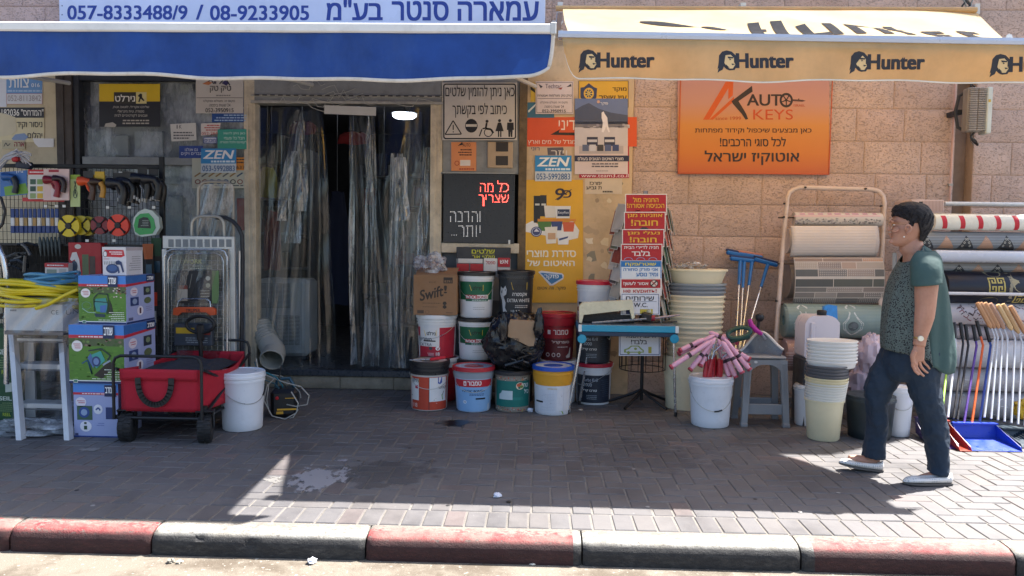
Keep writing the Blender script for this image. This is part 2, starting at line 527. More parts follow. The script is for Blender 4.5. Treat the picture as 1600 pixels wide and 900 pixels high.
def paver_geo(mb, cx, cy, lx, ly, zt, tx=0, ty=0):
 hx, hy = lx / 2, ly / 2; b = 0.004
 vs = []
 for (i, z, s_) in ((0, -0.04, 0), (1, -0.004, 0), (2, 0, b)):
  for sx, sy in ((-1, -1), (1, -1), (1, 1), (-1, 1)):
   x = sx * (hx - s_); y = sy * (hy - s_)
   vs.append((cx + x, cy + y, zt + z + x * tx + y * ty))
 fs = [(8, 9, 10, 11)]
 for k in range(4):
  k2 = (k + 1) % 4
  fs += [(k, k2, 4 + k2, 4 + k), (4 + k, 4 + k2, 8 + k2, 8 + k)]
 mb.add(vs, fs, PM)
PL, PW = 0.205, 0.1025       # brick module
GAP = 0.0085
slots = []
yb = YK - 0.0
# soldier course
x = SX0
y_s = YK + PL / 2 + 0.002
while x < SX1:
 slots.append((x, y_s, PW - GAP, PL - GAP, 's')); x += PW
# herringbone from the soldier course back to the wall
u = PW
y_base = YK + PL + 0.004
for i in range(-80, 80):
 for j in range(-10, 60):
  # unit cell of a 90 degree herringbone on the square grid u
  k = (i - j) % 4
  if k == 0:   # horizontal brick covers (i,j),(i+1,j)
   slots.append(((i + 1) * u, y_base + (j + .5) * u, PL - GAP, PW - GAP, 'h'))
  elif k == 3: # vertical brick covers (i,j),(i,j+1)
   slots.append(((i + .5) * u, y_base + (j + 1) * u, PW - GAP, PL - GAP, 'v'))
def clipslot(sl):
 cx, cy, lx, ly, t = sl
 x0, x1, y0, y1 = cx - lx / 2, cx + lx / 2, cy - ly / 2, cy + ly / 2
 if t != 's': y0 = max(y0, y_base + GAP / 2)
 y1 = min(y1, 0.0)
 if x1 < SX0 or x0 > SX1 or y1 - y0 < 0.03: return None
 return ((x0 + x1) / 2, (y0 + y1) / 2, x1 - x0, y1 - y0, t)
slots = [c for c in map(clipslot, slots) if c]
def seen_area(sl):
 dd = sl[1] - CAM.y
 if abs(sl[0] + 0.03 * dd) > dd * 0.69 + 0.05: return 0
 return sl[2] * sl[3] / dd ** 3
slots.sort(key=seen_area, reverse=True)
pr_ = random.Random(3)
shared = {}
for n_, sl in enumerate(slots[:300]):
 key = (round(sl[2], 3), round(sl[3], 3))
 if key not in shared:
  mb = MB(); paver_geo(mb, 0, 0, sl[2], sl[3], 0)
  o = mb.build('paver', pv, smooth=False); shared[key] = o.data
 else:
  o = bpy.data.objects.new('paver', shared[key]); COL.objects.link(o); o.parent = pv
 o.location = (sl[0], sl[1], pr_.uniform(-0.0016, 0.0012))
 o.rotation_euler = (pr_.uniform(-.009, .009), pr_.uniform(-.009, .009), pr_.uniform(-.006, .006))
mb = MB()
for sl in slots[300:]:
 paver_geo(mb, sl[0], sl[1], sl[2], sl[3], pr_.uniform(-0.0016, 0.0012), pr_.uniform(-.009, .009), pr_.uniform(-.009, .009))
mb.build('far_pavers', pv, smooth=False, kind='stuff')
# ---- kerb stones, painted red and white, worn
def kerb_mat(red):
 m, nt, bs = new_mat('kerb_paint_red' if red else 'kerb_paint_white')
 gi = N(nt, 'ShaderNodeNewGeometry'); wp = gi.outputs['Position']
 sep = N(nt, 'ShaderNodeSeparateXYZ'); nt.links.new(wp, sep.inputs[0])
 conc = mixc(nt, ramp(nt, noise(nt, 160, 4, 0.7, vec=wp), [(0.3, 0), (0.7, 1)]), (0.130, 0.118, 0.103), (0.229, 0.211, 0.180))
 pa = (0.248, 0.024, 0.029) if red else (0.413, 0.405, 0.372)
 pb = (0.331, 0.143, 0.121) if red else (0.281, 0.261, 0.219)
 paint = mixc(nt, ramp(nt, noise(nt, 7, 7, .7, vec=wp), [(0.38, 0), (0.62, 1)]), pa, pb)
 # how much paint is left: worn on the walked top, kept on the rounded edge
 wear = noise(nt, 48, 8, 0.75, vec=wp, stretch=(0.6, 1, 1))
 t = math_node(nt, 'MULTIPLY', math_node(nt, 'SUBTRACT', sep.outputs[1], YK - 0.105), 9.0, clamp=True)
 thr = math_node(nt, 'SUBTRACT', wear, math_node(nt, 'MULTIPLY', t, 0.20))
 left = ramp(nt, thr, [(0.385, 0.0), (0.465, 1.0)])
 c = mixc(nt, left, conc, paint)
 c = mixc(nt, ramp(nt, noise(nt, 11, 8, .72, vec=wp), [(0.48, 0.0), (0.66, 0.5)]), c, (0.095, 0.086, 0.075))
 # dark road face: dirt, plus the shade of the face put into the colour
 dz = math_node(nt, 'MULTIPLY', math_node(nt, 'SUBTRACT', -0.014, sep.outputs[2]), 60.0, clamp=True)
 dn = ramp(nt, noise(nt, 60, 6, 0.75, vec=wp, stretch=(0.35, 1, 1)), [(0.45, 1.0), (0.75, 0.86)])
 dfac = math_node(nt, 'MULTIPLY', dz, dn)
 c = mixc(nt, dfac, c, (0.028, 0.007, 0.007) if red else (0.015, 0.015, 0.016))
 nt.links.new(c, bs.inputs['Base Color']); bs.inputs['Roughness'].default_value = 0.75
 h = noise(nt, 120, 6, 0.7, vec=wp)
 nt.links.new(bump(nt, h, 0.7, 0.006, bump(nt, left, 0.3, 0.002)), bs.inputs['Normal'])
 return m
KR, KW = kerb_mat(True), kerb_mat(False)
kerb = thing('kerb', None, None, (0, 0, 0), kind='structure')
ks_rand = random.Random(11)
def kerb_stone(x0, x1, mat, mat2=None, xs=None):
 """rounded nose profile in (y,z), slight chips along the edge"""
 yb_, yf = YK - 0.003, YK - 0.145
 prof = [(yb_, ROADZ - 0.05), (yb_, -0.006), (yb_ - 0.006, 0.0), (YK - 0.05, -0.001), (YK - 0.092, -0.004), (YK - 0.110, -0.010), (YK - 0.124, -0.020), (YK - 0.134, -0.032), (yf, -0.048), (yf - .001, -.075), (yf - 0.003, ROADZ - 0.05)]
 nx = max(2, int((x1 - x0) / 0.018))
 mb = MB(); vs = []; L = len(prof)
 for i in range(nx + 1):
  xx = x0 + (x1 - x0) * i / nx
  e = 0.0
  if i in (0, nx): e = 0.010
  for k, (y, z) in enumerate(prof):
   nv_ = mathutils.noise.noise(Vector((xx * 9, y * 30, z * 30))) + .5 * mathutils.noise.noise(Vector((xx * 31, y * 60, z * 60)))
   j = (0.0022 * nv_ + 0.030 * max(0, nv_ - .62)) if 2 < k < 10 else 0
   vs.append((xx, y + abs(j) + (e if k >= 3 else 0), z - abs(j) * 0.6 - (e * 0.5 if k in (2, 3, 4, 5) else 0)))
 mats = []
 for i in range(nx):
  xm = x0 + (x1 - x0) * (i + .5) / nx
  mt = mat if (mat2 is None or xm < xs) else mat2
  fs = [(i * L + k, i * L + k + 1, (i + 1) * L + k + 1, (i + 1) * L + k) for k in range(L - 1)]
  if i == 0: fs.append(tuple(range(L)))
  if i == nx - 1: fs.append(tuple(nx * L + k for k in range(L))[::-1])
  base = len(mb.v)
  mb.add(vs if i == 0 else [], [], mt)
  im = mb.mat(mt)
  for f in fs: mb.f.append(f); mb.mi.append(im)
 return mb
kj = [X(-690, YK - .15, 850), X(-330, YK - .15, 850), X(12, YK - .15, 850), X(234, YK - .15, 850), X(570, YK - .15, 850), X(910, YK - .15, 860), X(1254, YK - .15, 860), X(1592, YK - .15, 870), X(1930, YK - .15, 870), X(2300, YK - .15, 880)]
cols = [KW, KR, KR, KW, KR, KW, KR, KW, KR]
half = {3: (KW, KR, X(572, YK - .15, 850)), 4: (KR, KW, X(896, YK - .15, 850)), 5: (KW, KR, 9), 6: (KW, KR, X(1274, YK - .15, 850))}
for i in range(len(kj) - 1):
 a, b_ = kj[i] + 0.004, kj[i + 1] - 0.004
 if i in half: mb = kerb_stone(a, b_, half[i][0], half[i][1], half[i][2])
 else: mb = kerb_stone(a, b_, cols[i])
 mb.build('kerb_stone', kerb, ang=50)
# ---- building shell
def stone_mat():
 m, nt, bs = new_mat('chiselled_limestone')
 oi = N(nt, 'ShaderNodeObjectInfo'); gi = N(nt, 'ShaderNodeNewGeometry')
 tc = N(nt, 'ShaderNodeTexCoord')
 rnd = math_node(nt, 'FRACT', math_node(nt, 'ADD', oi.outputs['Random'], gi.outputs['Random Per Island']))
 wp = gi.outputs['Position']
 c = ramp(nt, rnd, [(0.0, (0.581, 0.412, 0.339)), (0.3, (0.641, 0.466, 0.387)), (0.6, (0.612, 0.435, 0.365)), (0.85, (0.649, 0.471, 0.396)), (1.0, (0.581, 0.403, 0.333))])
 pits = noise(nt, 1.0, 2, 0.5, vec=wp, stretch=(62, 62, 105))
 pitm = ramp(nt, pits, [(0.36, 1.0), (0.45, 0.0)])
 big = noise(nt, 3.2, 6, 0.62, vec=wp)
 fine = noise(nt, 170, 3, 0.6, vec=wp)
 c = mixc(nt, ramp(nt, big, [(0.42, 0.0), (0.7, 0.4)]), c, (0.320, 0.230, 0.180))
 c = mixc(nt, ramp(nt, fine, [(0.3, 0.22), (0.6, 0.0)]), c, (0.253, 0.191, 0.148))
 c = mixc(nt, math_node(nt, 'MULTIPLY', pitm, 0.55), c, (0.261, 0.195, 0.148))
 nt.links.new(c, bs.inputs['Base Color']); bs.inputs['Roughness'].default_value = 0.9
 inv = math_node(nt, 'SUBTRACT', 1.0, pitm)
 nt.links.new(bump(nt, inv, 0.7, 0.007, bump(nt, fine, 0.3, 0.003, bump(nt, noise(nt, 22, 5, .65, vec=wp), 0.55, 0.020))), bs.inputs['Normal'])
 return m
STONE = stone_mat()
MORTAR = M('c0a692', 0.95, 0, 0.15, 5, 0.3, 120, 0.3, '7a6654')
def block_geo(mb, x0, x1, z0, z1, Y, r, mat=None):
 """one dressed block: flat drafted margin, rough proud centre"""
 g = 0.0018; mg = 0.016; d = 0.006
 x0 += g; x1 -= g; z0 += g; z1 -= g
 nx = max(2, int((x1 - x0) / 0.055)); nz = 4
 xs = [x0, x0 + 0.004, x0 + mg] + [x0 + mg + (x1 - x0 - 2 * mg) * i / nx for i in range(1, nx)] + [x1 - mg, x1 - 0.004, x1]
 zs = [z0, z0 + 0.004, z0 + mg] + [z0 + mg + (z1 - z0 - 2 * mg) * i / nz for i in range(1, nz)] + [z1 - mg, z1 - 0.004, z1]
 vs = []; W_ = len(xs); H_ = len(zs)
 for j, z in enumerate(zs):
  for i, x in enumerate(xs):
   if i in (0, W_ - 1) or j in (0, H_ - 1): y = Y + 0.005
   elif i in (1, W_ - 2) or j in (1, H_ - 2): y = Y
   elif i in (2, W_ - 3) or j in (2, H_ - 3): y = Y - 0.001
   else: y = Y - d - r.uniform(0, 0.010)
   vs.append((x, y, z))
 fs = [(j * W_ + i, j * W_ + i + 1, (j + 1) * W_ + i + 1, (j + 1) * W_ + i) for j in range(H_ - 1) for i in range(W_ - 1)]
 mb.add(vs, fs, mat or STONE)
ZC = [Z(y, 0, 1300) for y in (372, 322, 272, 219.5, 169.5)]
CH = (ZC[-1] - ZC[0]) / 4            # course height
base_z = ZC[0] - CH * int(ZC[0] / CH) - CH
def course_z(k): return base_z + CH * k
def stone_wall(parent, x0, x1, z0, z1, Y, seed, lens=(0.40, 0.68)):
 r = random.Random(seed)
 k = 0; out = []
 while course_z(k) < z1:
  a, b_ = max(course_z(k), z0), min(course_z(k + 1), z1)
  if b_ - a > 0.04:
   x = x0 - r.uniform(0, 0.25)
   while x < x1:
    l = r.uniform(*lens)
    xa, xb = max(x, x0), min(x + l, x1)
    if x1 - xb < 0.1: xb = x1; l = 9
    if xb - xa > 0.05: out.append((xa, xb, a, b_))
    x += l
  k += 1
 for (xa, xb, a, b_) in out:
  mb = MB(); block_geo(mb, xa, xb, a, b_, Y, r)
  mb.build('stone_block', parent, ang=60)
XL, XR = -9.0, 4.95
XD0, XD1 = X(402, 0), X(672, 0)          # doorway
XP0, XP1 = X(812, 0), X(985, 0)          # plaster pier
XS1 = X(1484, 0)                          # end of the stone face
XR0 = X(1513, 0)
ZTOP = 5.3
ZLINT = 2.86                              # underside of the upper wall over the shopfront
shell = M('8d8478', 0.9, 0, 0.1, 3, 0.1, 60)
wall_s = thing('wall', None, None, (0, 0, 0), kind='structure')
mb = MB()
mb.bx(XL, XR0 + 0.0, 0.0065, 0.30, ZLINT, ZTOP, MORTAR)             # over the shopfront
mb.bx(XP0 + .002, XS1, 0.0065, 0.30, -0.02, ZLINT - .002, MORTAR)   # behind the stone on the right
mb.bx(XR0 + .002, 7.6, 0.0065, 0.30, -0.02, 3.62, MORTAR)           # right-hand neighbour, lower
mb.bx(XR0 + .002, XR, 0.0065, 0.30, 3.622, ZTOP, MORTAR)
mb.build('wall_core', wall_s, smooth=False)
mb = MB(); mb.bx(XS1 + .001, XR0 - .001, 0.12, 0.26, -0.02, ZLINT - .004, M('8c786a', .9, 0, .2, 6, .2, 80)); mb.build('recess', wall_s, smooth=False)  # shadow of the recess put into its brown colour
stone_wall(wall_s, XP1, XS1, 0.0, ZLINT + .30, 0.0, 5)
stone_wall(wall_s, X(862, 0, 20), XR0, ZLINT + .31, 3.9, 0.0, 6)
stone_wall(wall_s, XR0, 5.0, 0.0, 3.9, 0.0, 8)
stone_wall(wall_s, XL + 4, X(862, 0, 20), 3.0, 3.9, 0.0, 9, (0.42, 0.75))
roofm = M('7a746c', .9, 0, .1, 3, .2, 50)
mb = MB()
mb.bx(XL, XR, 0.302, 6.5, ZTOP - .25, ZTOP, roofm)
mb.bx(XL, XR, 6.5, 6.7, 0, ZTOP, roofm)
mb.bx(XL - .2, XL, 0.028, 6.7, 0, ZTOP, roofm)
mb.bx(XR, XR + .2, 0.31, 6.7, 3.63, ZTOP, roofm)
mb.bx(XR + .202, 7.6, 0.302, 6.7, 3.4, 3.62, roofm)
mb.bx(7.602, 7.8, 0.028, 6.7, 0, 3.62, roofm)
mb.build('roof', wall_s, smooth=False)
# ---- shop interior
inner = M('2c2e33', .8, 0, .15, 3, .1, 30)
infloor = M('4a4c50', .35, 0, .15, 4, .05, 60)
IX0, IX1 = -4.6, X(800, 0)
FZ = Z(577, 0, 500)                       # shop floor level
mb = MB()
mb.bx(IX0, IX1, 0.06, 3.6, FZ - .06, FZ, infloor); mb.build('shop_floor', kind='structure', smooth=False)
mb = MB()
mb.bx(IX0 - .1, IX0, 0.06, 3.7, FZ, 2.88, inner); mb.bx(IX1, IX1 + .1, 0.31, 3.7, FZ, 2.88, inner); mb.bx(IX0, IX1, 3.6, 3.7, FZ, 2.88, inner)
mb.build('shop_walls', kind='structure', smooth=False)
mb = MB(); mb.bx(IX0, IX1, 0.31, 3.6, 2.82, 2.85, M('55575c', .8)); mb.build('shop_ceiling', kind='structure', smooth=False)
# plinth and sill under the door
plm = M('8b8374', .9, 0, .25, 9, .5, 60, .5, '4c463c')
dp = thing('doorstep', 'worn limestone doorstep with dark marble sill under shop door', 'doorstep', (X(530, 0, 600), 0, 0))
r = random.Random(2)
xs = [X(232, 0, 600), X(330, 0, 600), X(452, 0, 600), X(532, 0, 600), X(616, 0, 600), X(690, 0, 600), X(812, 0, 600)]
for a, b_ in zip(xs, xs[1:]):
 mb = MB(); block_geo(mb, a, b_, 0.0, FZ - .055, -0.02, r, plm); mb.build('step_stone', dp, ang=60)
mb = MB(); mb.bx(XL + 4, XP0 - .003, 0.006, 0.058, 0, FZ - .058, plm); mb.build('step_core', dp, smooth=False)
mb = MB(); mb.bx(X(400, -.05, 580), X(676, -.05, 580), -0.05, 0.058, FZ - .054, FZ + .002, M('3c4148', .3, 0, .25, 14, .05, 60), .006)
mb.build('marble_sill', dp, ang=30)
# ============================================================ AWNINGS
YB = -2.00                                 # front bars
white_al = M('d9dbda', .4, 0, .05, 5, .03, 30, .25, '8e8a80')
BLUE = cloth('1c448c', trans=.12, dirt=.42, dirtcol='44608c', wrinkle=.8, wscale=3.2, var=.24)
CREAM = cloth('dccfa6', tcol='e4b45a', trans=.58, dirt=.14, dirtcol='b08a58', wrinkle=.6, wscale=3)
GREYTRIM = M('c9c4bc', .8, 0, .1, 12, .1, 60, .4, '8b8378')
# blue awning
YB_H = YB; YB = -2.35
bx0, bx1 = -5.2, X(868, YB, 45)
zbt, zbb = Z(37, YB, 450), Z(52, YB, 450)
aw = thing('blue_awning', 'faded royal blue awning with white front bar over shop door', 'awning', (-1.5, 0, 2.9))
mb = MB(); mb.bx(bx0, bx1, YB - .03, YB + .04, zbb, zbt, white_al, .008)
mb.bx(bx1 - .03, bx1 + .004, YB - .036, YB + .046, zbb - .006, zbt + .006, M('b9bcbc', .4), .004)
mb.build('front_bar', aw, ang=30)
def val_edge(x, seed, amp=0.012):
 return 1.5 * amp * (sin(x * 2.3 + seed) + .6 * sin(x * 5.1 + seed * 2) + .35 * sin(x * 11 + seed))
vb = Z(122, YB, 450)
vx1 = X(865, YB, 90)
def vblue(a, b_):
 x = bx0 + (vx1 - bx0) * a
 bot = vb + val_edge(x, 1.0, .007)
 d = max(0, (x - (vx1 - .17)) / .17)
 bot += 0.055 * d ** 2.4
 z = (zbb + .004) * (1 - b_) + bot * b_
 return (x - 0.02 * d * b_ ** 2, YB - .012 + .012 * b_ * sin(x * 3.1) + .004 * sin(x * 9 + z * 8), z)
mb = MB(); mb.grid(vblue, 150, 8, BLUE); mb.build('valance', aw, ang=80)
mb = MB()
mb.grid(lambda a, b_: (vblue(a, 1)[0], vblue(a, 1)[1] - .004, vblue(a, 1)[2] + .010 - .021 * b_), 150, 1, GREYTRIM)
mb.grid(lambda a, b_: (vblue(1, a)[0] - .016 + .022 * b_, vblue(1, a)[1] - .005, vblue(1, a)[2]), 8, 1, GREYTRIM)
mb.build('valance_trim', aw, ang=80, solid=.003)
YBL = YB
def cblue(a, b_):
 x = bx0 + (bx1 - .11 + .045 * b_ - bx0) * a; y = YB + .04 + (-.12 - YB - .04) * b_
 return (x, y, zbt - .01 + .30 * b_ - .03 * sin(pi * b_) + .004 * sin(x * 7))
mb = MB(); mb.grid(cblue, 60, 6, BLUE); mb.build('canopy', aw, ang=80)
arm = M('c4c4c0', .5)
for xx in (-4.2, -2.0, bx1 - .12):
 mb = MB(); mb.tube([(xx, YB + .03, zbb + .02), (xx - .35, YB * .5, zbb + .10), (xx, -.05, zbt + .12)], .018, arm, 8); mb.build('folding_arm', aw)
# cream awning
YB = YB_H
hx0, hx1 = X(876, YB, 55), 3.40
YR = -0.72                                 # roller tube at the back, on brackets
hz_t, hz_b = Z(52, YB, 1200), Z(62, YB, 1200)
hz_t, hz_b = Z(50, YB, 900), Z(60, YB, 900)
slope_h = (Z(66, YB, 1590) - Z(55, YB, 900)) / (X(1590, YB, 60) - X(900, YB, 55))
def hz(x): return slope_h * (x - hx0)
zr = Z(14, YR, 1100)
ha = thing('cream_awning', 'cream awning printed with black head logos over stone wall', 'awning', (1.8, 0, 2.9))
mb = MB()
T = [(hx0 - .015, 0), (hx1 + .03, 0)]
vs = []; alum = M('b9c2d2', .35, .2, .05, 5, .02, 30)
for x, _ in T:
 for y, z in ((YB - .03, hz_b), (YB - .034, (hz_b + hz_t) / 2), (YB - .03, hz_t), (YB + .04, hz_t), (YB + .04, hz_b)):
  vs.append((x, y, z + hz(x)))
mb.add(vs, [(k, (k + 1) % 5, (k + 1) % 5 + 5, k + 5) for k in range(5)] + [(0, 1, 2, 3, 4), (9, 8, 7, 6, 5)], alum)
mb.build('front_bar', ha, smooth=False)
def canopy(a, b_):
 x = hx0 + .05 * (1 - a) + (hx1 - hx0) * a; y = YB + .03 + (YR - YB - .03) * b_
 z0_ = hz_t + hz(x) - .006; z1_ = zr
 sag = -.055 * sin(pi * b_) * (0.7 + .3 * sin(x * 2.2)) * (1 - .6 * abs(2 * a - 1) ** 4)
 wr = .012 * sin(pi * b_) * sin(x * 6 + b_ * 5) + .014 * sin(pi * b_) * sin((x + b_ * 1.1) * 3.3) * (a > .5)
 if a > .82: sag -= .16 * ((a - .82) / .18) ** 2 * sin(pi * min(1, b_ * .95))
 return (x, y, z0_ + (z1_ - z0_) * b_ + sag + wr)
mb = MB(); mb.grid(canopy, 90, 24, CREAM); mb.build('canopy', ha, ang=80)
# big black print on the canopy top, seen very foreshortened
pr = Print(lambda u_, v_, L: tuple(Vector(canopy(u_, v_)) + Vector((0, -.002, .004 * L))))
blk = '1c1d24'
def blob(pts): pr.poly(pts, blk)
for (a0, a1, v0, v1) in ((.17, .30, .62, .50), (.30, .355, .52, .44)):
 n = 10
 for k in range(n):
  f0, f1 = k / n, (k + 1) / n
  def pt(f, o): return (a0 + (a1 - a0) * f, v0 + (v1 - v0) * f + o * sin(pi * min(1, f + .08)) * .07)
  pr.poly([pt(f0, -1), pt(f1, -1), pt(f1, 1), pt(f0, 1)], blk)
for (a0, a1, v0, v1, s_) in ((.375, .40, .15, .62, .03), (.425, .45, .15, .62, .03), (.40, .425, .36, .44, .03), (.48, .50, .15, .45, .02), (.535, .555, .15, .45, .02), (.50, .535, .15, .22, .0), (.58, .60, .15, .45, .02), (.635, .655, .15, .42, .02), (.60, .645, .38, .45, .01), (.68, .70, .15, .58, .02), (.665, .725, .40, .46, .0), (.745, .765, .15, .45, .02), (.765, .80, .15, .21, .01), (.765, .80, .38, .45, .01), (.765, .795, .27, .33, .01), (.82, .84, .15, .45, .02), (.84, .875, .38, .45, .0)):
 for k in range(4):
  va, vb_ = v0 + (v1 - v0) * k / 4, v0 + (v1 - v0) * (k + 1) / 4
  pr.poly([(a0 + s_ * (va - v0) / .4, va), (a1 + s_ * (va - v0) / .4, va), (a1 + s_ * (vb_ - v0) / .4, vb_), (a0 + s_ * (vb_ - v0) / .4, vb_)], blk)
o_ = None; pr.p.ms = [M('1c1d24', .95, 0, .1, 9, 0, spec=.05)]; pr.build(ha)
mb = MB(); mb.tube([(hx0 - .005, YR, zr), (hx1 - .01, YR, zr)], .022, CREAM, 12); mb.build('roller', ha)
mb = MB()
for xx in (hx0 + .03, 1.6, hx1):
 mb = MB(); mb.bx(xx - .02, xx + .02, YR, .0, zr - .03, zr + .05, arm)
 mb.bx(xx - .05, xx + .05, -.012, -.001, zr - .11, zr + .11, arm); mb.build('bracket', ha, smooth=False)
for xx in (.9, 2.9):
 mb = MB(); mb.tube([(xx, YB + .03, hz_b + .03), (xx + .4, (YB + YR) / 2, hz_b + .10), (xx, YR, zr - .06)], .018, arm, 8); mb.build('folding_arm', ha)
vhb = Z(123, YB, 1000)
def vsurf(x, z):
 t = max(0, (hz_b - z) / .25)
 return YB - .02 + .022 * t * sin(x * 2.7 + 1) + .007 * t * sin(x * 9 + z * 6) - .012 * max(0, sin(x * 3.4 + 1.2)) * math.exp(-((hz_b + hz(x) - z - .035) / .018) ** 2)
def vh(a, b_):
 x = hx0 + .008 + (hx1 - .02 - hx0) * a
 top = hz_b + hz(x) + .004
 bot = vhb + hz(x) * .55 + val_edge(x, 2.0, .0065)
 d = max(0, 1 - (x - hx0) / .13)
 bot += .17 * d ** 2.6
 z = top + (bot - top) * b_
 return (x + .02 * d * b_, vsurf(x, z), z)
mb = MB(); mb.grid(vh, 150, 18, CREAM); mb.build('valance', ha, ang=80)
mb = MB(); mb.grid(lambda a, b_: (vh(a, 1)[0], vh(a, 1)[1] - .003, vh(a, 1)[2] + .004 - .009 * b_), 150, 1, M('e3dccc', .8)); mb.build('valance_trim', ha, ang=80, solid=.002)
INK = '25252c'
def on_val(px, py, L):
 p = P(px, py, YB - .02); return (p.x, vsurf(p.x, p.z) - .0015 * L, p.z)
for k, (lx, ly) in enumerate(((903, 77), (1119, 79), (1326, 80), (1548, 84))):
 pr = Print(on_val)
 # head: hair mass, face left open in awning colour, features
 hair = [(4, 8), (9, 2), (16, 0), (24, 2), (30, 8), (32, 16), (31, 26), (28, 31), (20, 32), (15, 30), (11, 26), (9, 31), (5, 33), (1, 36), (3, 28), (1, 30), (3, 20)]
 pr.poly([(lx + a, ly + b_) for a, b_ in hair], INK, 1)
 face = [(14, 8), (22, 7), (27, 12), (28, 19), (29, 23), (25, 29), (20, 29), (15, 25), (12, 20)]
 pr.poly([(lx + a, ly + b_) for a, b_ in face], 'dcbc86', 2)
 for q in ([(17, 10), (26, 11), (26, 13), (18, 13)], [(20, 13), (23, 15), (20, 16)], [(23, 21), (29, 22), (24, 24)], [(27, 13), (30, 19), (27, 20)], [(14, 22), (20, 28), (15, 26)]):
  pr.poly([(lx + a, ly + b_) for a, b_ in q], INK, 3)
 pr.text('Hunter', lx + 30, ly + 4, lx + 120, ly + 29, INK, 1, bold=.10)
 pr.build(ha, 'logo', 'lettering')
# ============================================================ SHOPFRONT
WHITE = 'e4e2de'; BLACK = '1d1e22'; NAVY = '1f3c8c'
plaster = M('c9bda0', .9, 0, .14, 2.5, .35, 45, .55, '94866e')
lp = thing('plaster_pier', 'cream plaster pier with torn posters at left edge of shopfront', 'pillar', (X(20, 0), 0, 0))
mb = MB(); mb.bx(XL + 4, X(97, 0), -.03, .30, 0, ZLINT - .003, plaster); mb.build('pier_body', lp, smooth=False)
post = M('453d38', .6, 0, .25, 10, .3, 60, .4, '221e1c')
mb = MB(); mb.bx(X(97.5, 0), X(122, 0), -.05, .10, 0, ZLINT - .003, post, .004); mb.bx(X(107, 0), X(110, 0), -.058, -.05, 0, ZLINT - .01, post); mb.build('steel_post', lp, smooth=False)
rp = thing('plaster_wall_pier', 'peeling cream plaster pier covered in posters right of the door', 'pillar', (X(900, 0), 0, 0))
mb = MB()
pl2 = M('cbb290', .9, 0, .16, 3, .4, 30, .6, '9a8468')
mb.bx(XP0 + .001, XP1 - .002, -.012, .0275, 0.0, ZLINT + .30, pl2); mb.build('pier_body', rp, smooth=False)
mb = MB(); mb.bx(X(812, 0) - .02, X(821, 0), -.03, -.013, 0.06, ZLINT + .2, M('6a5a44', .8, 0, .3, 12, .4, 60, .5, '2c241c'), .003); mb.build('edge_strip', rp, smooth=False)
# torn paper scraps and old glue on the pier
r = random.Random(9)
mb = MB()
for k in range(34):
 cx, cy = r.uniform(912, 975), r.uniform(285, 600)
 if cy > 310 and r.random() < .5: continue
 n = 7; rr = r.uniform(3, 10)
 pts = [P(cx + rr * r.uniform(.5, 1.2) * cos(2 * pi * i / n), cy + rr * r.uniform(.4, 1.3) * sin(2 * pi * i / n), -.013) for i in range(n)]
 mb.add([(p.x, -.0135 - .0004 * k / 10, p.z) for p in pts], [tuple(range(n))], Pm(r.choice(['d8c6a4', 'b69f80', 'a08a70', 'ded2ba', '8d8672'])))
mb.build('torn_paper', rp, smooth=False, kind='stuff')
# shop window on the left: frame, glass, grey panel added behind for the grey reflection in the glass
fr = M('2d3138', .5, 0, .15, 8, .1, 60)
galv = M('8f9190', .5, .2, .15, 7, .1, 60, .4, '5d5c58')
wn = thing('shop_window', 'dusty grey shop window with stickers behind the garden tool rack', 'window', (X(258, 0), 0, FZ))
mb = MB(); mb.bx(X(122.5, 0), X(131, 0), -.03, .05, .05, ZLINT - .004, fr, .003); mb.bx(X(131, 0) + .001, X(384, 0), -.02, .05, Z(127, 0, 258), ZLINT - .004, fr, .003)
mb.bx(X(131, 0) + .001, X(384, 0), -.02, .05, FZ - .05, FZ + .04, galv, .003)
mb.build('frame', wn, smooth=False)
mb = MB(); mb.bx(X(134, 0), X(384, 0), -.026, .03, Z(258, 0, 258), Z(246, 0, 258), galv, .002); mb.build('transom', wn, smooth=False)
mb = MB(); mb.bx(X(131, 0), X(384, 0), .16, .18, FZ, ZLINT - .02, M('c4c6c6', .7, 0, .25, 2.2, .05, 60, .4, '6c6e70')); mb.build('reflection_panel', wn, smooth=False)
mb = MB(); mb.grid(lambda a, b: (X(132, 0) + (X(384, 0) - X(132, 0)) * a, .035, FZ + .04 + (Z(128, 0, 258) - FZ - .04) * b), 2, 2, film('window', 'd9dfe0', .8, .30, .05, (3, 3, 1.2))); mb.build('glass_pane', wn, smooth=False)  # haze lays the grey reflected wash over the pane
mb = MB()
for a, b, c, d, cl in ((140, 225, 165, 246, 'b8bcbc'), (170, 212, 205, 244, 'c6c8c6'), (215, 205, 258, 244, 'd0d2d2'), (262, 262, 312, 288, 'a9b0b0'), (258, 306, 286, 370, 'aab4b8'), (250, 150, 262, 175, 'b4b8b8'), (286, 132, 305, 145, 'd4d4cc'), (296, 240, 384, 250, '9aa0a2'), (372, 310, 384, 360, 'b24a42')):
 mb.bx(X(a, .12), X(c, .12), .10, .14, Z(d, .12, (a + c) / 2), Z(b, .12, (a + c) / 2), Pm(cl), .004)
mb.build('dim_goods', wn, smooth=False, kind='stuff')
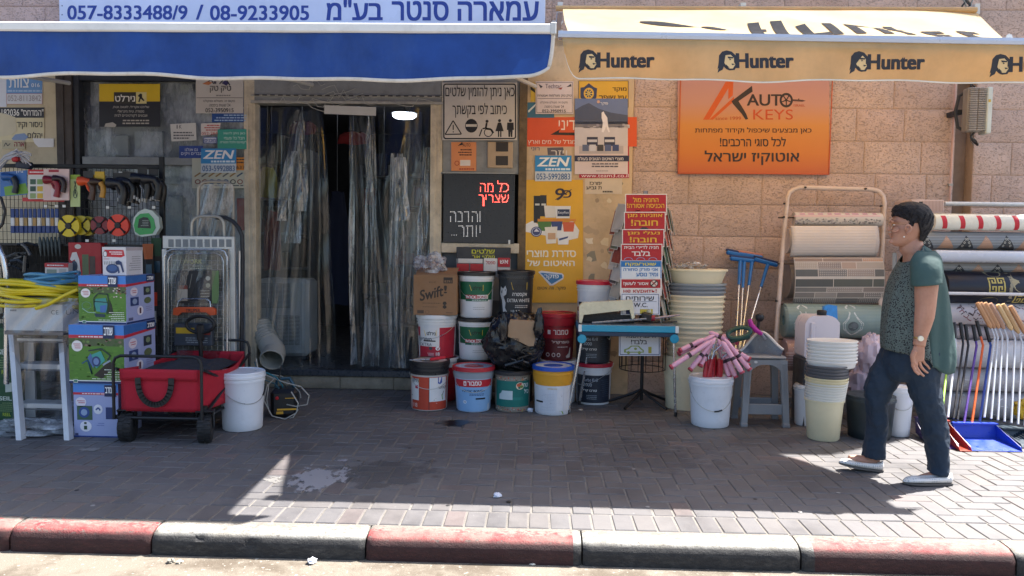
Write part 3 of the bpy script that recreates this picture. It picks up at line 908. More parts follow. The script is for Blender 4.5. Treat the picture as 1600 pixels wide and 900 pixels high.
# door surround: jambs, rolling shutter box
jb = M('cfc2aa', .7, 0, .2, 8, .35, 50, .4, '6b5c4a')
ds = thing('door_surround', 'old beige door frame with rolling shutter box above clear curtain', 'door frame', (X(535, 0), 0, FZ))
for a, b in ((384.5, 402), (672, 690)):
 mb = MB(); mb.bx(X(a, 0), X(b, 0), -.035, .10, FZ, Z(126, 0, 535), jb, .004)
 mb.bx(X(a + 5, 0), X(a + 8, 0), -.043, -.035, FZ, Z(165, 0, 535), jb); mb.bx(X(a + 12, 0), X(a + 14, 0), -.043, -.035, FZ, Z(165, 0, 535), jb)
 mb.build('jamb', ds, smooth=False)
mb = MB(); mb.bx(X(402, 0), X(689, 0), -.05, .10, Z(163, 0, 535), Z(122, 0, 535), galv, .006)
mb.build('shutter_box', ds, smooth=False)
for a, b in ((151, 153), (160, 164)):
 mb = MB(); mb.bx(X(398, 0), X(692, 0), -.07, -.05, Z(b, 0, 535), Z(a, 0, 535), M('b0aca2', .5, .1, .2, 9, .1, 50, .4, '5f5a50')); mb.build('shutter_rail', ds, smooth=False)
mb = MB()
for k in range(24):
 mb.bx(X(404 + k * 12, 0), X(411 + k * 12, 0), -.073, -.070, Z(152.6, 0, 535), Z(151, 0, 535), Pm('2a2a2a'))
mb.build('brush_seal', ds, smooth=False, kind='stuff')
mb = MB(); mb.box((X(547, -.08), -.08, Z(175, 0, 535)), (.46, .006, .075), Pm('c8c6be'), ry=.03); mb.build('cardboard_strip', ds, smooth=False)
# wires and old tape across the box
mb = MB(); r = random.Random(4)
for k in range(9):
 x0_, y0_ = r.uniform(402, 640), r.uniform(132, 160); x1_ = x0_ + r.uniform(30, 80); y1_ = y0_ + r.uniform(-8, 18)
 pts = []
 for i in range(9):
  f = i / 8; p = P(x0_ + (x1_ - x0_) * f, y0_ + (y1_ - y0_) * f + 7 * sin(pi * f) * r.choice([-1, 1, 1]), -.078); pts.append(p)
 mb.tube(pts, .003, Pm('b5b5ae'), 5)
mb.build('loose_wires', ds, kind='stuff')
# panel right of the door with signs
pn = thing('facade_panel', 'grey metal panel with worn beige ledge between door and poster pier', 'panel', (X(750, 0), 0, FZ))
mb = MB(); mb.bx(X(690.5, 0), X(811, 0), -.01, .05, Z(272, 0), ZLINT + .1, galv); mb.build('panel', pn, smooth=False); mb = MB(); mb.bx(X(690.5, 0), X(811, 0), .03, .05, FZ - .05, Z(396, 0), M('596066', .5, 0, .2, 3)); mb.build('lower_panel', pn, smooth=False)
mb = MB(); mb.bx(X(690.5, 0), X(811, 0), -.05, .05, Z(396, 0), Z(380.5, 0), jb, .004); mb.build('ledge', pn, smooth=False)
# ---------------- interior
SL = M('5c6066', .5, .2)
li = random.Random(21)
palette = ['8a2d2a', '2b3c6e', '3b3f44', '6b6256', '26282c', '4d5a40', '7a7468', '1e2a4a', '5a3a30', '8d8c86', '30323a']
for n_, (sx, sy, wd) in enumerate(((-2.9, 1.5, .9), (-1.75, 3.1, 1.0), (-.9, 2.2, .8), (-.15, 3.1, .9))):
 sh = thing('shop_shelf', ['grey steel shelf against the left inner wall behind the curtain', 'tall shelf in the dark left rear of the shop', 'shelf standing mid shop behind the hanging plastic', 'tall shelf in the dark right rear of the shop'][n_], 'shelf', (sx, sy, FZ))
 for x in (sx - wd / 2, sx + wd / 2):
  mb = MB(); mb.bx(x - .015, x + .015, sy - .18, sy + .18, FZ, FZ + 2.15, SL); mb.build('upright', sh, smooth=False)
 for k in range(6):
  z = FZ + .1 + k * .38
  mb = MB(); mb.bx(sx - wd / 2 + .016, sx + wd / 2 - .016, sy - .17, sy + .17, z, z + .02, SL); mb.build('board', sh, smooth=False)
  x = sx - wd / 2 + .03
  while x < sx + wd / 2 - .12:
   l = li.uniform(.08, .2); h = li.uniform(.12, .32)
   if x + l < sx + wd / 2 - .02:
    mb = MB(); mb.bx(x, x + l, sy - .15, sy + .1, z + .021, z + .021 + h, M(li.choice(palette), .5, 0, .3, 12), .004)
    mb.build('shop_box', label='dim goods on the ' + ('left inner wall shelf', 'tall left rear shelf', 'mid shop shelf', 'tall right rear shelf')[n_] + ' inside the dark shop', cat='box', group='goods on shelf ' + 'abcd'[n_] + ' in the dark shop', smooth=False)
   x += l + .012
# hanging clothes and red goods near the ceiling
for n_, (px, py, w_, h_, c_, lb) in enumerate(((472, 190, .26, .12, '6a1c24', 'red bag hanging under the left lamp inside the shop'), (552, 207, .30, .11, '7a1c22', 'red cloth hanging in the middle of the shop ceiling'), (527, 300, .22, 1.15, '141c34', 'long navy coat hanging inside behind the gap in the curtain'), (600, 285, .22, .9, '2a2c30', 'dark grey overall hanging behind the right curtain sheets'), (425, 330, .16, .6, '7d3038', 'dull red coil of cloth hanging at the left inside the door'), (418, 262, .18, .3, '8c8a2c', 'yellow green bag hanging high inside the left of the door'), (640, 215, .2, .35, '3a3c40', 'dark tool pouch hanging high at the right inside the door'))):
 Yh = .9; p = P(px, py, Yh)
 t = thing('hanging_goods', lb, 'goods', (p.x, Yh, p.z - h_))
 mb = MB()
 def hg(a, b):
  an = 2 * pi * a
  wv = 1 + .12 * sin(an * 5 + b * 3); e = (.55 + .45 * min(1, b * 3)) * wv
  return (p.x + w_ / 2 * cos(an) * e, Yh + .06 * sin(an) * e, p.z - h_ * b + .01 * sin(an * 3))
 mb.grid(hg, 24, 8, cloth(c_)); mb.build('cloth_body', t)
 mb = MB(); mb.tube([(p.x, Yh, p.z), (p.x, Yh, 2.82)], .004, SL, 5); mb.build('hook', t)
for n_, (px, py, w_) in enumerate(((560, 172, .10), (632, 180, .125))):
 p = P(px, py, 1.2)
 t = thing('ceiling_lamp', ['small square lit lamp above the curtain at the left', 'round lit ceiling lamp glowing above the curtain at the right'][n_], 'lamp', (p.x, 1.2, p.z))
 mb = MB()
 if n_: mb.lathe([(0, -.03), (w_ * .8, -.03), (w_, -.01), (w_, .01), (w_ * .6, .012)], lamp_mat('eef4ff', 3.2), (p.x, 1.2, p.z), 24); mb.lathe([(w_ * .9, .013), (w_ * 1.12, .016), (w_ * 1.05, .03), (w_ * .4, .05), (0, .052)], M('6a6e72', .4, .3), (p.x, 1.2, p.z), 24)
 else: mb.bx(p.x - .09, p.x + .06, 1.14, 1.26, p.z - .035, p.z + .025, lamp_mat('f2f5ff', 5), .01)
 mb.build('diffuser', t)
 mb = MB(); mb.tube([(p.x, 1.2, p.z + .03), (p.x, 1.2, 2.82)], .01, SL, 6); mb.build('rod', t)
# portable air conditioner behind the curtain
acm = M('c2c5c6', .45, 0, .04, 5, .03, 40); acd = Pm('3c4044')
Ya = .42
ac = thing('air_conditioner', 'white portable air conditioner behind the curtain at the left of the door', 'air conditioner', (X(443, Ya, 550), Ya, FZ))
a0, a1, zt, zb_ = X(402, Ya, 500), X(482, Ya, 500), Z(436, Ya, 440), FZ + .05
mb = MB(); mb.box(((a0 + a1) / 2, Ya + .16, (zt + zb_) / 2), (a1 - a0, .34, zt - zb_), acm, bev=.035); mb.build('body', ac)
for (px0, py0, px1, py1, n_) in ((406, 448, 455, 487, 20), (433, 498, 470, 545, 22)):
 mb = MB(); mb.bx(X(px0, Ya, 500), X(px1, Ya, 500), Ya - .012, Ya - .008, Z(py1, Ya), Z(py0, Ya), acd)
 for k in range(n_ + 1):
  z = Z(py1, Ya) + (Z(py0, Ya) - Z(py1, Ya)) * k / n_
  mb.bx(X(px0, Ya, 500), X(px1, Ya, 500), Ya - .02, Ya - .0125, z - .0035, z + .0035, acm)
 for k in range(5):
  xx = X(px0, Ya, 500) + (X(px1, Ya, 500) - X(px0, Ya, 500)) * k / 4
  mb.bx(xx - .004, xx + .004, Ya - .023, Ya - .0205, Z(py1, Ya), Z(py0, Ya), acm)
 mb.build('grille', ac, smooth=False)
mb = MB(); mb.lathe([(0, .0), (.018, .0), (.02, .02)], acm, (X(442, Ya, 495), Ya - .01, Z(495, Ya)), 16, ax='y'); mb.build('knob', ac)
for x in (a0 + .06, a1 - .06):
 mb = MB(); mb.lathe([(0, -.02), (.025, -.02), (.025, .02), (0, .02)], acd, (x, Ya + .1, FZ + .025), 14, ax='x'); mb.build('caster', ac)
dh = thing('duct_hose', 'grey flexible exhaust hose lying over the doorstep at left', 'hose', (X(425, -.1, 570), -.1, FZ))
mb = MB()
path = [P(408, 505, .1), P(412, 520, .06), P(420, 535, .0), P(428, 550, -.08), P(424, 563, -.20)]
pts = []
for i in range(len(path) - 1):
 for k in range(8):
  pts.append(path[i].lerp(path[i + 1], k / 8))
pts.append(path[-1])
mb.tube(pts, [.098 + (.006 if i % 2 else 0) for i in range(len(pts))], M('a9aaa4', .5, 0, .1, 8), 20, cap=False)
mb.build('tube', dh, solid=.004)
# ---------------- clear plastic curtain
cu = thing('plastic_curtain', 'clear plastic strip curtain bunched and hanging in the shop doorway', 'curtain', (X(535, 0), 0, FZ))
CF = film('curtain', 'e6ebed', .66, .06, .07, (3.2, 3.2, .6))
CF2 = film('curtain_bunched', 'e4e9ea', .2, .26, .10, (10, 10, 2.0))  # pale haze puts whitish highlights into the bunched plastic
def sheet(px0, px1, tx0, tx1, pyt, pyb, Yc, folds, amp, seed, mat=CF, n=60):
 r = random.Random(seed); ph = [r.uniform(0, 6) for _ in range(4)]
 def f(a, b):
  bb = b ** 0.6
  px = (tx0 + (tx1 - tx0) * a) * (1 - bb) + (px0 + (px1 - px0) * a) * bb
  py = pyt + (pyb - pyt) * b
  y = Yc + amp * (.35 + .65 * (1 - abs(.5 - b))) * (sin(a * folds * 2 * pi + ph[0] + b * 1.2) + .5 * sin(a * folds * 4.7 * pi + ph[1] + b * 2.5)) + .008 * sin(b * 20 + a * 7 + ph[2])
  q = P(px, py, Yc)
  return (q.x + .012 * sin(b * 9 + ph[3] + a * 5) * b, y, q.z)
 mb = MB(); mb.grid(f, n, 24, mat); mb.build('curtain_strip', cu, ang=180)
sheet(404, 526, 458, 500, 172, 574, .00, 2.3, .045, 1)
sheet(404, 470, 405, 480, 168, 574, .06, 1.4, .02, 2)
sheet(446, 470, 468, 476, 190, 380, -.01, 2, .02, 12, CF2)
sheet(549, 628, 548, 562, 172, 575, .01, 2.2, .045, 3)
sheet(566, 590, 575, 585, 180, 572, .03, 2, .03, 4, CF2, 40)
sheet(606, 634, 612, 630, 240, 575, .02, 2, .03, 5, CF2)
sheet(628, 672, 634, 672, 166, 574, .05, 1, .02, 6)
sheet(592, 660, 590, 660, 176, 575, .08, 1.3, .02, 7)
sheet(462, 482, 468, 474, 178, 330, -.03, 1.5, .015, 21, CF2, 30)  # extra narrow sheets added as bright streak highlights
sheet(430, 446, 452, 466, 236, 345, -.02, 1, .02, 22, CF2, 30)
sheet(570, 582, 573, 577, 180, 300, .0, 1, .01, 23, CF2, 20)
sheet(546, 556, 546, 549, 176, 570, .0, .5, .01, 24, CF2, 12)
sheet(612, 640, 616, 634, 246, 345, -.02, 1.5, .03, 25, CF2, 30)
sheet(650, 672, 664, 672, 230, 420, .0, 1, .03, 13, CF2)
# ============================================================ SIGNS AND POSTERS
YS = -.03
def mb_sign_box():
 t = thing('shop_sign', 'pale blue lightbox sign with navy Hebrew name and phone numbers', 'sign', (X(472, -.18), -.10, Z(36, -.18)))
 mb = MB(); mb.bx(X(92, -.18, 20), X(852, -.18, 20), -.18, -.012, Z(40, -.18), Z(-14, -.18), M('ccd3e2', .35, 0, .08, 2, .02, 30), .006); mb.build('box', t, smooth=False)
 mb = MB(); mb.bx(X(90, -.18, 20), X(854, -.18, 20), -.184, -.010, Z(43, -.18), Z(40.2, -.18), white_al); mb.build('rim', t, smooth=False)
 pr = Print(flat(-.18, .001))
 for s_, a, b, c, d, bo in (('057-8333488/9', 105, 8, 293, 31, .05), ('/', 306, 7, 318, 31, .04), ('08-9233905', 328, 8, 483, 32, .05), ('עמארה', 715, 1, 842, 33, .055), ('סנטר', 612, 1, 701, 33, .055), ('בע"מ', 510, -1, 598, 32, .055)):
  pr.text(s_, a, b, c, d, NAVY, 1, bold=bo)
 for a, b in ((97, 9), (97, 23)): pr.disc(a, b, 1, 1, '333a50', 1, 8)
 pr.build(t)
mb_sign_box()
def dr(p):
 p.rect(155, 131, 250, 158.5, 'd9b41e'); p.rect(178, 144, 212.5, 162, '37342e', 2); p.rect(212.5, 144, 229, 162, 'd8c98a', 2)
 p.text('נירלט', 180, 147.5, 211, 159, 'ece7da', 3, bold=.04)
 p.poly([(219, 146), (222, 147), (222, 152), (226, 157), (224, 158), (220, 154), (218, 160), (216, 159), (218, 152), (215, 150)], '1c1b18', 3)
 p.text('שליכט אקרילי, לוטוס, גגות,', 176, 165, 233, 170, 'cfc9bd', 2); p.text('נוטורה, טית מינראלי', 184, 171.5, 225, 176.5, 'cfc9bd', 2); p.text('וצבעים דקורטיביים לבית', 179, 178, 230, 183.5, 'cfc9bd', 2)
 p.lines(177, 186, 233, 195, 2, 'b6b0a4', 2, 3)
 p.poly([(163, 198), (165, 193), (176, 191), (182, 195), (180, 198.5)], 'b9b4aa', 3)
sign('paint_poster', 'yellow and black paint poster inside the shop window', 'poster', 155, 131, 250, 198, YS + .03, '24262c', draw=dr)
def dr(p):
 p.line([(318, 131), (330, 125), (334, 131)], 1.6, '26262c'); p.line([(343, 131), (352, 122), (359, 133)], 1.8, '26262c'); p.poly([(316, 131), (324, 127), (332, 129), (326, 133)], 'c2784a', 2); p.poly([(346, 130), (352, 125), (357, 130), (354, 134)], '3c3560', 2); p.rect(334, 127, 338, 131, '4a4550', 2)
 p.text('טיק טק', 328, 134, 361, 145, '26262c', 2, bold=.02); p.lines(328, 147, 360, 151.5, 1, '8a8680')
 p.rect(307, 152.4, 379, 153.2, '3c3c40'); p.text('מקום זה מצולם ומוקלט', 318, 155.5, 367, 160.5, '3a3a3e', 2); p.text('24 שעות ביממה', 327, 162, 360, 166.5, '3a3a3e', 2); p.text('052-3950915', 321, 169, 365, 175.5, '26262c', 2, bold=.02)
sign('blue_poster', 'dark blue poster half hidden behind the camera warning sign', 'poster', 331, 130, 388, 191, -.034, '1f4c90', draw=lambda p: (p.lines(334, 178, 386, 190, 3, 'a9c3e0'), p.poly([(380, 168), (386, 166), (384, 176)], 'dfe6ee')))
sign('warning_sign', 'white camera warning sign with roofline drawing left of the door', 'sign', 306, 122, 380, 177, -.045, 'cbc4ba', draw=dr)
def dr(p):
 p.text('K', 280, 195, 284, 201, '3a3a40', 2); p.text('I', 276, 195, 277.4, 201, '3a3a40', 2); p.lines(271, 205, 304, 218, 3, '4a4a50', 2, 5, right=False)
sign('locksmith_card', 'small white printed card tilted on the grey shop window', 'card', 267, 193, 307, 220, -.032, 'd0cec8', draw=dr, quad=[(268, 221), (307, 219), (306, 192), (266, 194)])
sign('red_print_sticker', 'small white sticker with red print above the green one', 'sticker', 0, 0, 0, 0, -.036, 'd8cfc8', quad=[(314, 212), (342, 209), (345, 192), (314, 193)], draw=lambda p: (p.lines(316, 194, 343, 205, 3, 'b2302e', 2, 8), p.text('052-264', 315, 206.5, 340, 211, 'b2302e', 2, tilt=1)))
sign('green_sticker', 'teal green sticker with three white Hebrew lines beside the door jamb', 'sticker', 340, 202, 389, 233, -.040, '3a9c88', draw=lambda p: (p.text('כאן ניתן להשיג', 349, 206, 383, 211, 'd8ece6', 2), p.text('חבל כל פעמי', 350, 213, 382, 218, 'd8ece6', 2), p.text('לקמינס ולכל מטרה', 344, 220, 386, 225, 'd8ece6', 2)))
sign('white_blue_sticker', 'little white sticker with blue word under the red print sticker', 'sticker', 318, 214, 339, 224, -.033, 'ccd0d8', draw=lambda p: (p.frame(318, 214, 339, 224, 1, '2b4a9a'), p.text('מוכנים', 320, 217, 337, 222, '2b4a9a', 2, bold=.02)))
sign('navy_sticker', 'navy blue sticker with two white lines left of the phone sticker', 'sticker', 280, 228, 317, 247, -.033, '22428e', draw=lambda p: (p.text('גם אצלנו', 289, 231, 309, 236, 'dfe4ee', 2), p.text('נברים ויקים', 283, 238, 314, 243.5, 'dfe4ee', 2)))
def tools(p):
 p.rect(352, 246, 389, 266, 'd98b2e'); p.text('6371', 369, 259, 386, 264, '2a2a2a', 2, bold=.03); p.lines(356, 247, 386, 256, 2, '2a2a2a', 2, 4)
 r = random.Random(3)
 for k in range(7):
  x = 306 + k * 11
  p.ring(x + 3, 284, 4.5, 4, .35, r.choice(['3c5a7a', '7a3c34', '3a3c40', '4e6e8e']), 1, 12)
  p.line([(x - 2, 276), (x + 7, 270)], 2.2, r.choice(['34506e', '5a5c60', '8a6a3a']), 2)
 p.lines(304, 288, 386, 292, 1, '4c5056', 2, 9)
sign('tool_poster', 'cream poster of small tools below the left phone sticker', 'poster', 300, 246, 389, 294, -.030, 'b9b9a8', draw=tools)
def zen(x0, y0, x1, y1):
 def d(p):
  h = y1 - y0; w_ = x1 - x0
  p.rect(x0, y0, x1, y0 + h * .62, '2f8ac6'); p.text('ZEN', x0 + w_ * .05, y0 + h * .07, x0 + w_ * .88, y0 + h * .43, 'eef2f4', 2, bold=.06, sk=w_ * .07)
  p.lines(x0 + w_ * .04, y0 + h * .47, x1 - w_ * .04, y0 + h * .60, 1, 'd6e6f0', 2, 4, .6); p.text('053-5992883', x0 + w_ * .04, y0 + h * .70, x1 - w_ * .04, y0 + h * .94, '2b5f96', 2, bold=.02)
 return d
sign('phone_sticker', 'blue and white phone number sticker left of the door', 'sticker', 314, 232, 369, 270, -.047, 'c9d3da', draw=zen(314, 232, 369, 270))
# left pier
sign('blue_sticker', 'faded light blue Hebrew poster high on the left plaster pier', 'poster', 10, 122, 66, 163, -.036, 'd6dae0', draw=lambda p: (p.rect(10, 122, 66, 146, '6c9bd2'), p.text('צוות', 14, 123, 45, 137, 'e6ecf4', 2, bold=.03), p.text('016', 49, 130, 62, 136, 'e6ecf4', 2, bold=.02), p.lines(11, 139, 65, 145, 1, 'a8c6e6', 2, 2), p.text('052-8113842', 12, 149, 64, 158, 'a09aa2', 2), p.frame(10, 146, 66, 163, .6, 'b26a70')))
def dr(p):
 p.rect(-30, 168, 69, 184, '2b2d36'); p.text('"המדחס"', 33, 170.5, 68, 181, 'e4e2da', 2, bold=.02); p.text('6182036', -4, 170.5, 30, 181, 'e4e2da', 2, bold=.02)
 p.text('ניסור וקיד', 26, 190.5, 66, 202, '20222a', 2, bold=.03); p.text('יהלום', 43, 206, 66, 216, '20222a', 2, bold=.03)
 p.poly([(-20, 172), (8, 178), (24, 183), (26, 205), (18, 211), (-20, 216)], 'c9bfa2', 3); p.poly([(18, 217), (24, 210), (38, 208), (44, 214), (36, 222), (22, 220)], '7e94b8', 3)
sign('sawing_poster', 'torn cream poster headed by a black band on the left pier', 'poster', -30, 168, 69, 222, -.037, 'd2c7a0', draw=dr)
sign('white_blank_sticker', 'blank white torn sticker low on the left plaster pier', 'sticker', 0, 0, 0, 0, -.039, 'e0dedb', quad=[(60, 230), (84, 230), (84, 216.5), (51, 216), (54, 224)])
sign('red_letter_strip', 'thin strip with dark red Hebrew letters under the torn poster', 'sticker', 3, 219, 39, 233, -.040, 'b5ab8c', draw=lambda p: (p.text('ארה', 22, 222, 38, 229, '8a2434', 2, bold=.03), p.line([(6, 229), (9, 223), (12, 228), (16, 224)], 1, '2a2a30', 2)))
sign('white_sheet', 'plain white sheet at the far left edge of the pier', 'poster', -30, 122, 10, 167, -.035, 'd5dae4')
# order board
def dr(p):
 x0, y0, x1, y1 = 691, 129, 808, 219
 p.rect(x0 + 5, y0 + 1.5, x1 - 5, y0 + 3.5, BLACK); p.rect(x0 + 5, y1 - 3.5, x1 - 5, y1 - 1.5, BLACK); p.rect(x0 + 1.5, y0 + 5, x0 + 3.5, y1 - 5, BLACK); p.rect(x1 - 3.5, y0 + 5, x1 - 1.5, y1 - 5, BLACK)
 for cx, cy, a in ((x0 + 6, y0 + 6, pi), (x1 - 6, y0 + 6, 1.5 * pi), (x1 - 6, y1 - 6, 0), (x0 + 6, y1 - 6, .5 * pi)): p.ring(cx, cy, 4.6, 4.6, .45, BLACK, 1, 6, a, a + pi / 2)
 p.text('כאן ניתן להזמין שלטים', 696, 133, 804, 156, BLACK, 2, bold=.01); p.text('כיתוב לפי בקשתך', 707, 161, 792, 184, BLACK, 2, bold=.01)
 p.line([(695.5, 210), (708, 188.5), (721, 209.5), (695.5, 210)], 1.8, BLACK, 1); p.rect(707.3, 195, 709, 203, BLACK); p.disc(708.2, 206, 1, 1, BLACK, 1, 8)
 p.disc(736.5, 196.5, 9.8, 10.8, BLACK); p.rect(728, 194, 745, 198, 'cfc8be', 2)
 p.disc(761, 189.5, 2.4, 2.4, BLACK); p.line([(760.5, 192), (759, 201), (767, 202), (771, 208)], 3, BLACK); p.ring(763, 207, 7, 7, .2, BLACK); p.line([(753, 202), (749, 213)], 1.8, BLACK); p.line([(754, 201), (760, 200)], 2, BLACK)
 p.disc(780.5, 188.5, 2.4, 2.4, BLACK); p.poly([(778, 191.5), (783, 191.5), (787, 205), (774, 205)], BLACK); p.rect(778, 205, 780, 214, BLACK); p.rect(781.5, 205, 783.5, 214, BLACK)
 p.disc(797.5, 188.5, 2.4, 2.4, BLACK); p.poly([(792.5, 191.5), (802.5, 191.5), (803, 203), (801, 203), (800.5, 214), (798, 214), (797.5, 205), (797, 214), (794.5, 214), (794, 203), (792, 203)], BLACK)
sign('order_board', 'white board with black Hebrew text and restroom icons by the door', 'sign', 691, 129, 808, 219, -.05, 'cdc6bd', draw=dr)
def dr(p):
 p.poly([(715, 228), (722, 222), (724, 226)], '1f1d20'); p.text('AUTO', 723, 224, 735, 229, '1f1d20', 2); p.lines(713, 232, 737, 244, 3, '3a2a22', 2, 8); p.rect(719, 250, 735, 259, 'e8ddd0', 2); p.ring(714, 255, 4, 4, .3, 'b24a24', 2, 10); p.lines(709, 262, 741, 266, 1, 'a0301c', 2, 3)
sign('orange_flyer', 'small orange key copying flyer under the white order board', 'flyer', 705, 222, 744, 267, -.02, 'e0905a', draw=dr)
t = thing('socket_plate', 'beige double socket plate beside the orange key flyer', 'socket', (X(780, -.02), -.02, Z(264, 0)))
mb = MB(); mb.bx(X(760, -.02), X(799, -.02), -.035, -.011, Z(263, -.02), Z(222, -.02), M('b59f84', .5), .006); mb.build('plate', t, smooth=False)
for a, b in ((222, 237), (243.5, 258.5)):
 mb = MB(); mb.bx(X(773, -.03), X(792, -.03), -.040, -.0352, Z(b, -.03), Z(a + .5, -.03), Pm('35312e'), .003); mb.build('socket', t, smooth=False)
# LED board
t = thing('led_board', 'black electronic board with red and white dotted Hebrew words', 'led sign', (X(747, -.06), -.03, Z(381, -.06)))
mb = MB(); mb.bx(X(692, -.06), X(803, -.06), -.06, -.012, Z(381, -.06), Z(272, -.06), M('23262c', .35, 0, .15, 20, .02, 60), .004); mb.build('case', t, smooth=False)
mb = MB(); mb.bx(X(688, -.06), X(803, -.06), -.062, -.0125, Z(272, -.06) + .001, Z(270, -.06), M('9c9c98', .4, .3)); mb.build('top_edge', t, smooth=False)
def led(words, mat, name):
 mb = MB()
 for s_, x0, y0, x1, y1, nx, ny in words:
  vs, fs = text_geo(s_, 0, 2)
  fs2 = []
  for i in range(nx):
   for j in range(ny):
    u_, v_ = (i + .5) / nx, (j + .5) / ny
    hit = False
    for f in fs:
     q = [vs[k] for k in f]
     if min(a[0] for a in q) > u_ or max(a[0] for a in q) < u_ or min(a[1] for a in q) > v_ or max(a[1] for a in q) < v_: continue
     c = False; k2 = len(q) - 1
     for k in range(len(q)):
      if (q[k][1] > v_) != (q[k2][1] > v_) and u_ < (q[k2][0] - q[k][0]) * (v_ - q[k][1]) / (q[k2][1] - q[k][1]) + q[k][0]: c = not c
      k2 = k
     if c: hit = True; break
    if hit:
     p = P(x0 + (x1 - x0) * u_, y1 + (y0 - y1) * v_, -.0625); e = (x1 - x0) / nx / 173 * .30
     mb.add([(p.x - e, -.0625, p.z - e), (p.x + e, -.0625, p.z - e), (p.x + e, -.0625, p.z + e), (p.x - e, -.0625, p.z + e)], [(0, 1, 2, 3)], mat)
 mb.build(name, t, smooth=False, kind='stuff')
led([('כל מה', 750, 282, 795, 300, 30, 13), ('שצריך', 748, 304, 795, 322, 31, 13)], lamp_mat('ff3524', 2.2), 'red_leds')
led([('והרבה', 703, 330, 751, 347, 24, 9), ('יותר', 716, 352, 751, 370, 18, 9), ('...', 705, 366, 714, 368.5, 5, 1)], lamp_mat('e8e8e8', .10), 'white_leds')
mb = MB(); mb.bx(X(794, -.06), X(797, -.06), -.066, -.0605, Z(382, -.06), Z(375, -.06), Pm('d8d8d4')); mb.build('tab', t, smooth=False)
# sign rack below
t = thing('sign_stand', 'black rack headed in yellow Hebrew above the paint pails', 'rack', (X(755, -.14), -.12, Z(430, -.14)))
mb = MB(); mb.bx(X(713, -.14), X(798, -.14), -.14, -.12, Z(405, -.14), Z(387, -.14), M('24252b', .4), .004); mb.build('header', t, smooth=False)
mb = MB(); mb.bx(X(713, -.14), X(798, -.14), -.135, -.12, Z(470, -.14), Z(405.2, -.14), M('8f8f8c', .6)); mb.bx(X(716, -.14), X(795, -.14), -.12, .02, Z(440, -.14), Z(436, -.14), fr); mb.build('back', t, smooth=False)
pr = Print(flat(-.1405)); pr.text('שלטים', 737, 388.5, 773, 396, 'c8c62e', 1, bold=.03); pr.rect(737, 396.6, 773, 397, 'c8c62e', 1); pr.text('מולטי אור', 738, 398, 773, 403.5, 'c8c62e', 1, bold=.03); pr.build(t)
for (a, b, c, d, cl, tx, tc) in ((714, 413, 733, 430, 'b9282c', '', ''), (735, 413, 755, 430, 'b9282c', '', ''), (756, 404, 777, 424, 'd8d2cc', 'ספסל', 'b23030'), (778, 403, 797, 417, 'b4262c', 'אש', 'ece6e0'), (778, 418, 797, 430, 'c8c4be', '', ''), (716, 405, 754, 412, 'd0ccc6', '', '')):
 mb = MB(); mb.bx(X(a, -.15), X(c, -.15), -.152, -.149, Z(d, -.15), Z(b, -.15), Pm(cl)); o = mb.build('sign_card', t, smooth=False)
 if tx: pr = Print(flat(-.152)); pr.text(tx, a + 3, b + 3, c - 3, b + 9, tc, 1, bold=.04); pr.build(t)
# pier posters
sign('yellow_hotline_poster', 'yellow hotline poster with dark flower emblem high on the pier', 'poster', 904, 126, 982, 168, -.018, 'd9a73a', draw=lambda p: (p.frame(904, 126, 982, 168, .8, '2c2a26'), p.poly([(907, 137), (913, 136), (920, 130), (928, 136), (933, 138), (932, 152), (926, 160), (912, 160), (907, 152)], '2c3a5c', 1), p.ring(920, 146, 8, 9, .3, 'd9a73a', 2), [p.line([(920, 146), (920 + 7 * cos(k * pi / 4), 146 + 8 * sin(k * pi / 4))], 1.2, 'e2c268', 3) for k in range(8)], p.text('מוקד', 957, 136.5, 979, 144, '1f1d20', 2, bold=.04), p.text('עין שופר', 936, 149, 979, 158, '1f1d20', 2, bold=.04)))
sign('orange_banner', 'orange banner with white Hebrew and a black arrow behind posters', 'banner', 812, 183, 995, 229, -.015, 'd8532a', draw=lambda p: (p.text('דיני', 873, 188, 899, 203, 'f0dccc', 2), p.poly([(860, 210.5), (875, 202), (873, 207), (900, 207), (900, 211.5)], '26201e', 2), p.text('מגדל של מים וארץ', 825, 217.5, 899, 227, 'f0dccc', 2)))
sign('teal_scrap', 'teal scrap of poster sticking out under the camera sign', 'poster', 823, 160, 866, 184, -.017, '3a6d84', draw=lambda p: (p.poly([(825, 173), (838, 161), (836, 166), (826, 176)], 'cfd6d4'), p.rect(829, 129, 838, 159, 'c9a63a'), p.poly([(829, 135), (836, 140), (836, 145), (829, 140)], '232323', 2)))
sign('camera_sign', 'white camera warning sign screwed high on the poster pier', 'sign', 837, 127, 896, 178, -.026, 'd6c6c2', draw=lambda p: (p.frame(838.5, 128.5, 894.5, 176.5, .6, '2a2a30'), p.text('Techtac', 852, 131, 877, 138, '6a5a66', 2), p.poly([(841, 131), (848, 135), (845, 138)], '3a3a42', 2), p.poly([(885, 136), (892, 131), (893, 135)], '3a3a42', 2), p.text('טיק טק מצלמות אבטחה', 839.5, 147, 893, 152, '2a2a30', 2, bold=.01), p.rect(840, 153.5, 893, 154.1, '2a2a30'), p.text('מקום זה מצולם ומוקלט', 844, 158, 887, 162.5, '3a3a40', 2), p.text('24 שעות ביממה', 851, 164.5, 881, 168.5, '3a3a40', 2), p.text('052-3950915', 847, 171, 884, 175.5, '26262c', 2, bold=.02), p.poly([(872, 139), (879, 136), (877, 140)], 'a8342c', 2)))
sign('crimson_poster', 'crimson poster with a web address peeking below the photo poster', 'poster', 905, 228, 983, 278, -.016, 'b0203a', draw=lambda p: (p.text('www.team3.co.il', 908, 271.5, 982, 277, 'f0dce0', 2), p.rect(978, 243, 983, 252, '2a2a50'), p.rect(904.4, 228, 905.6, 270, 'e0d6d2')))
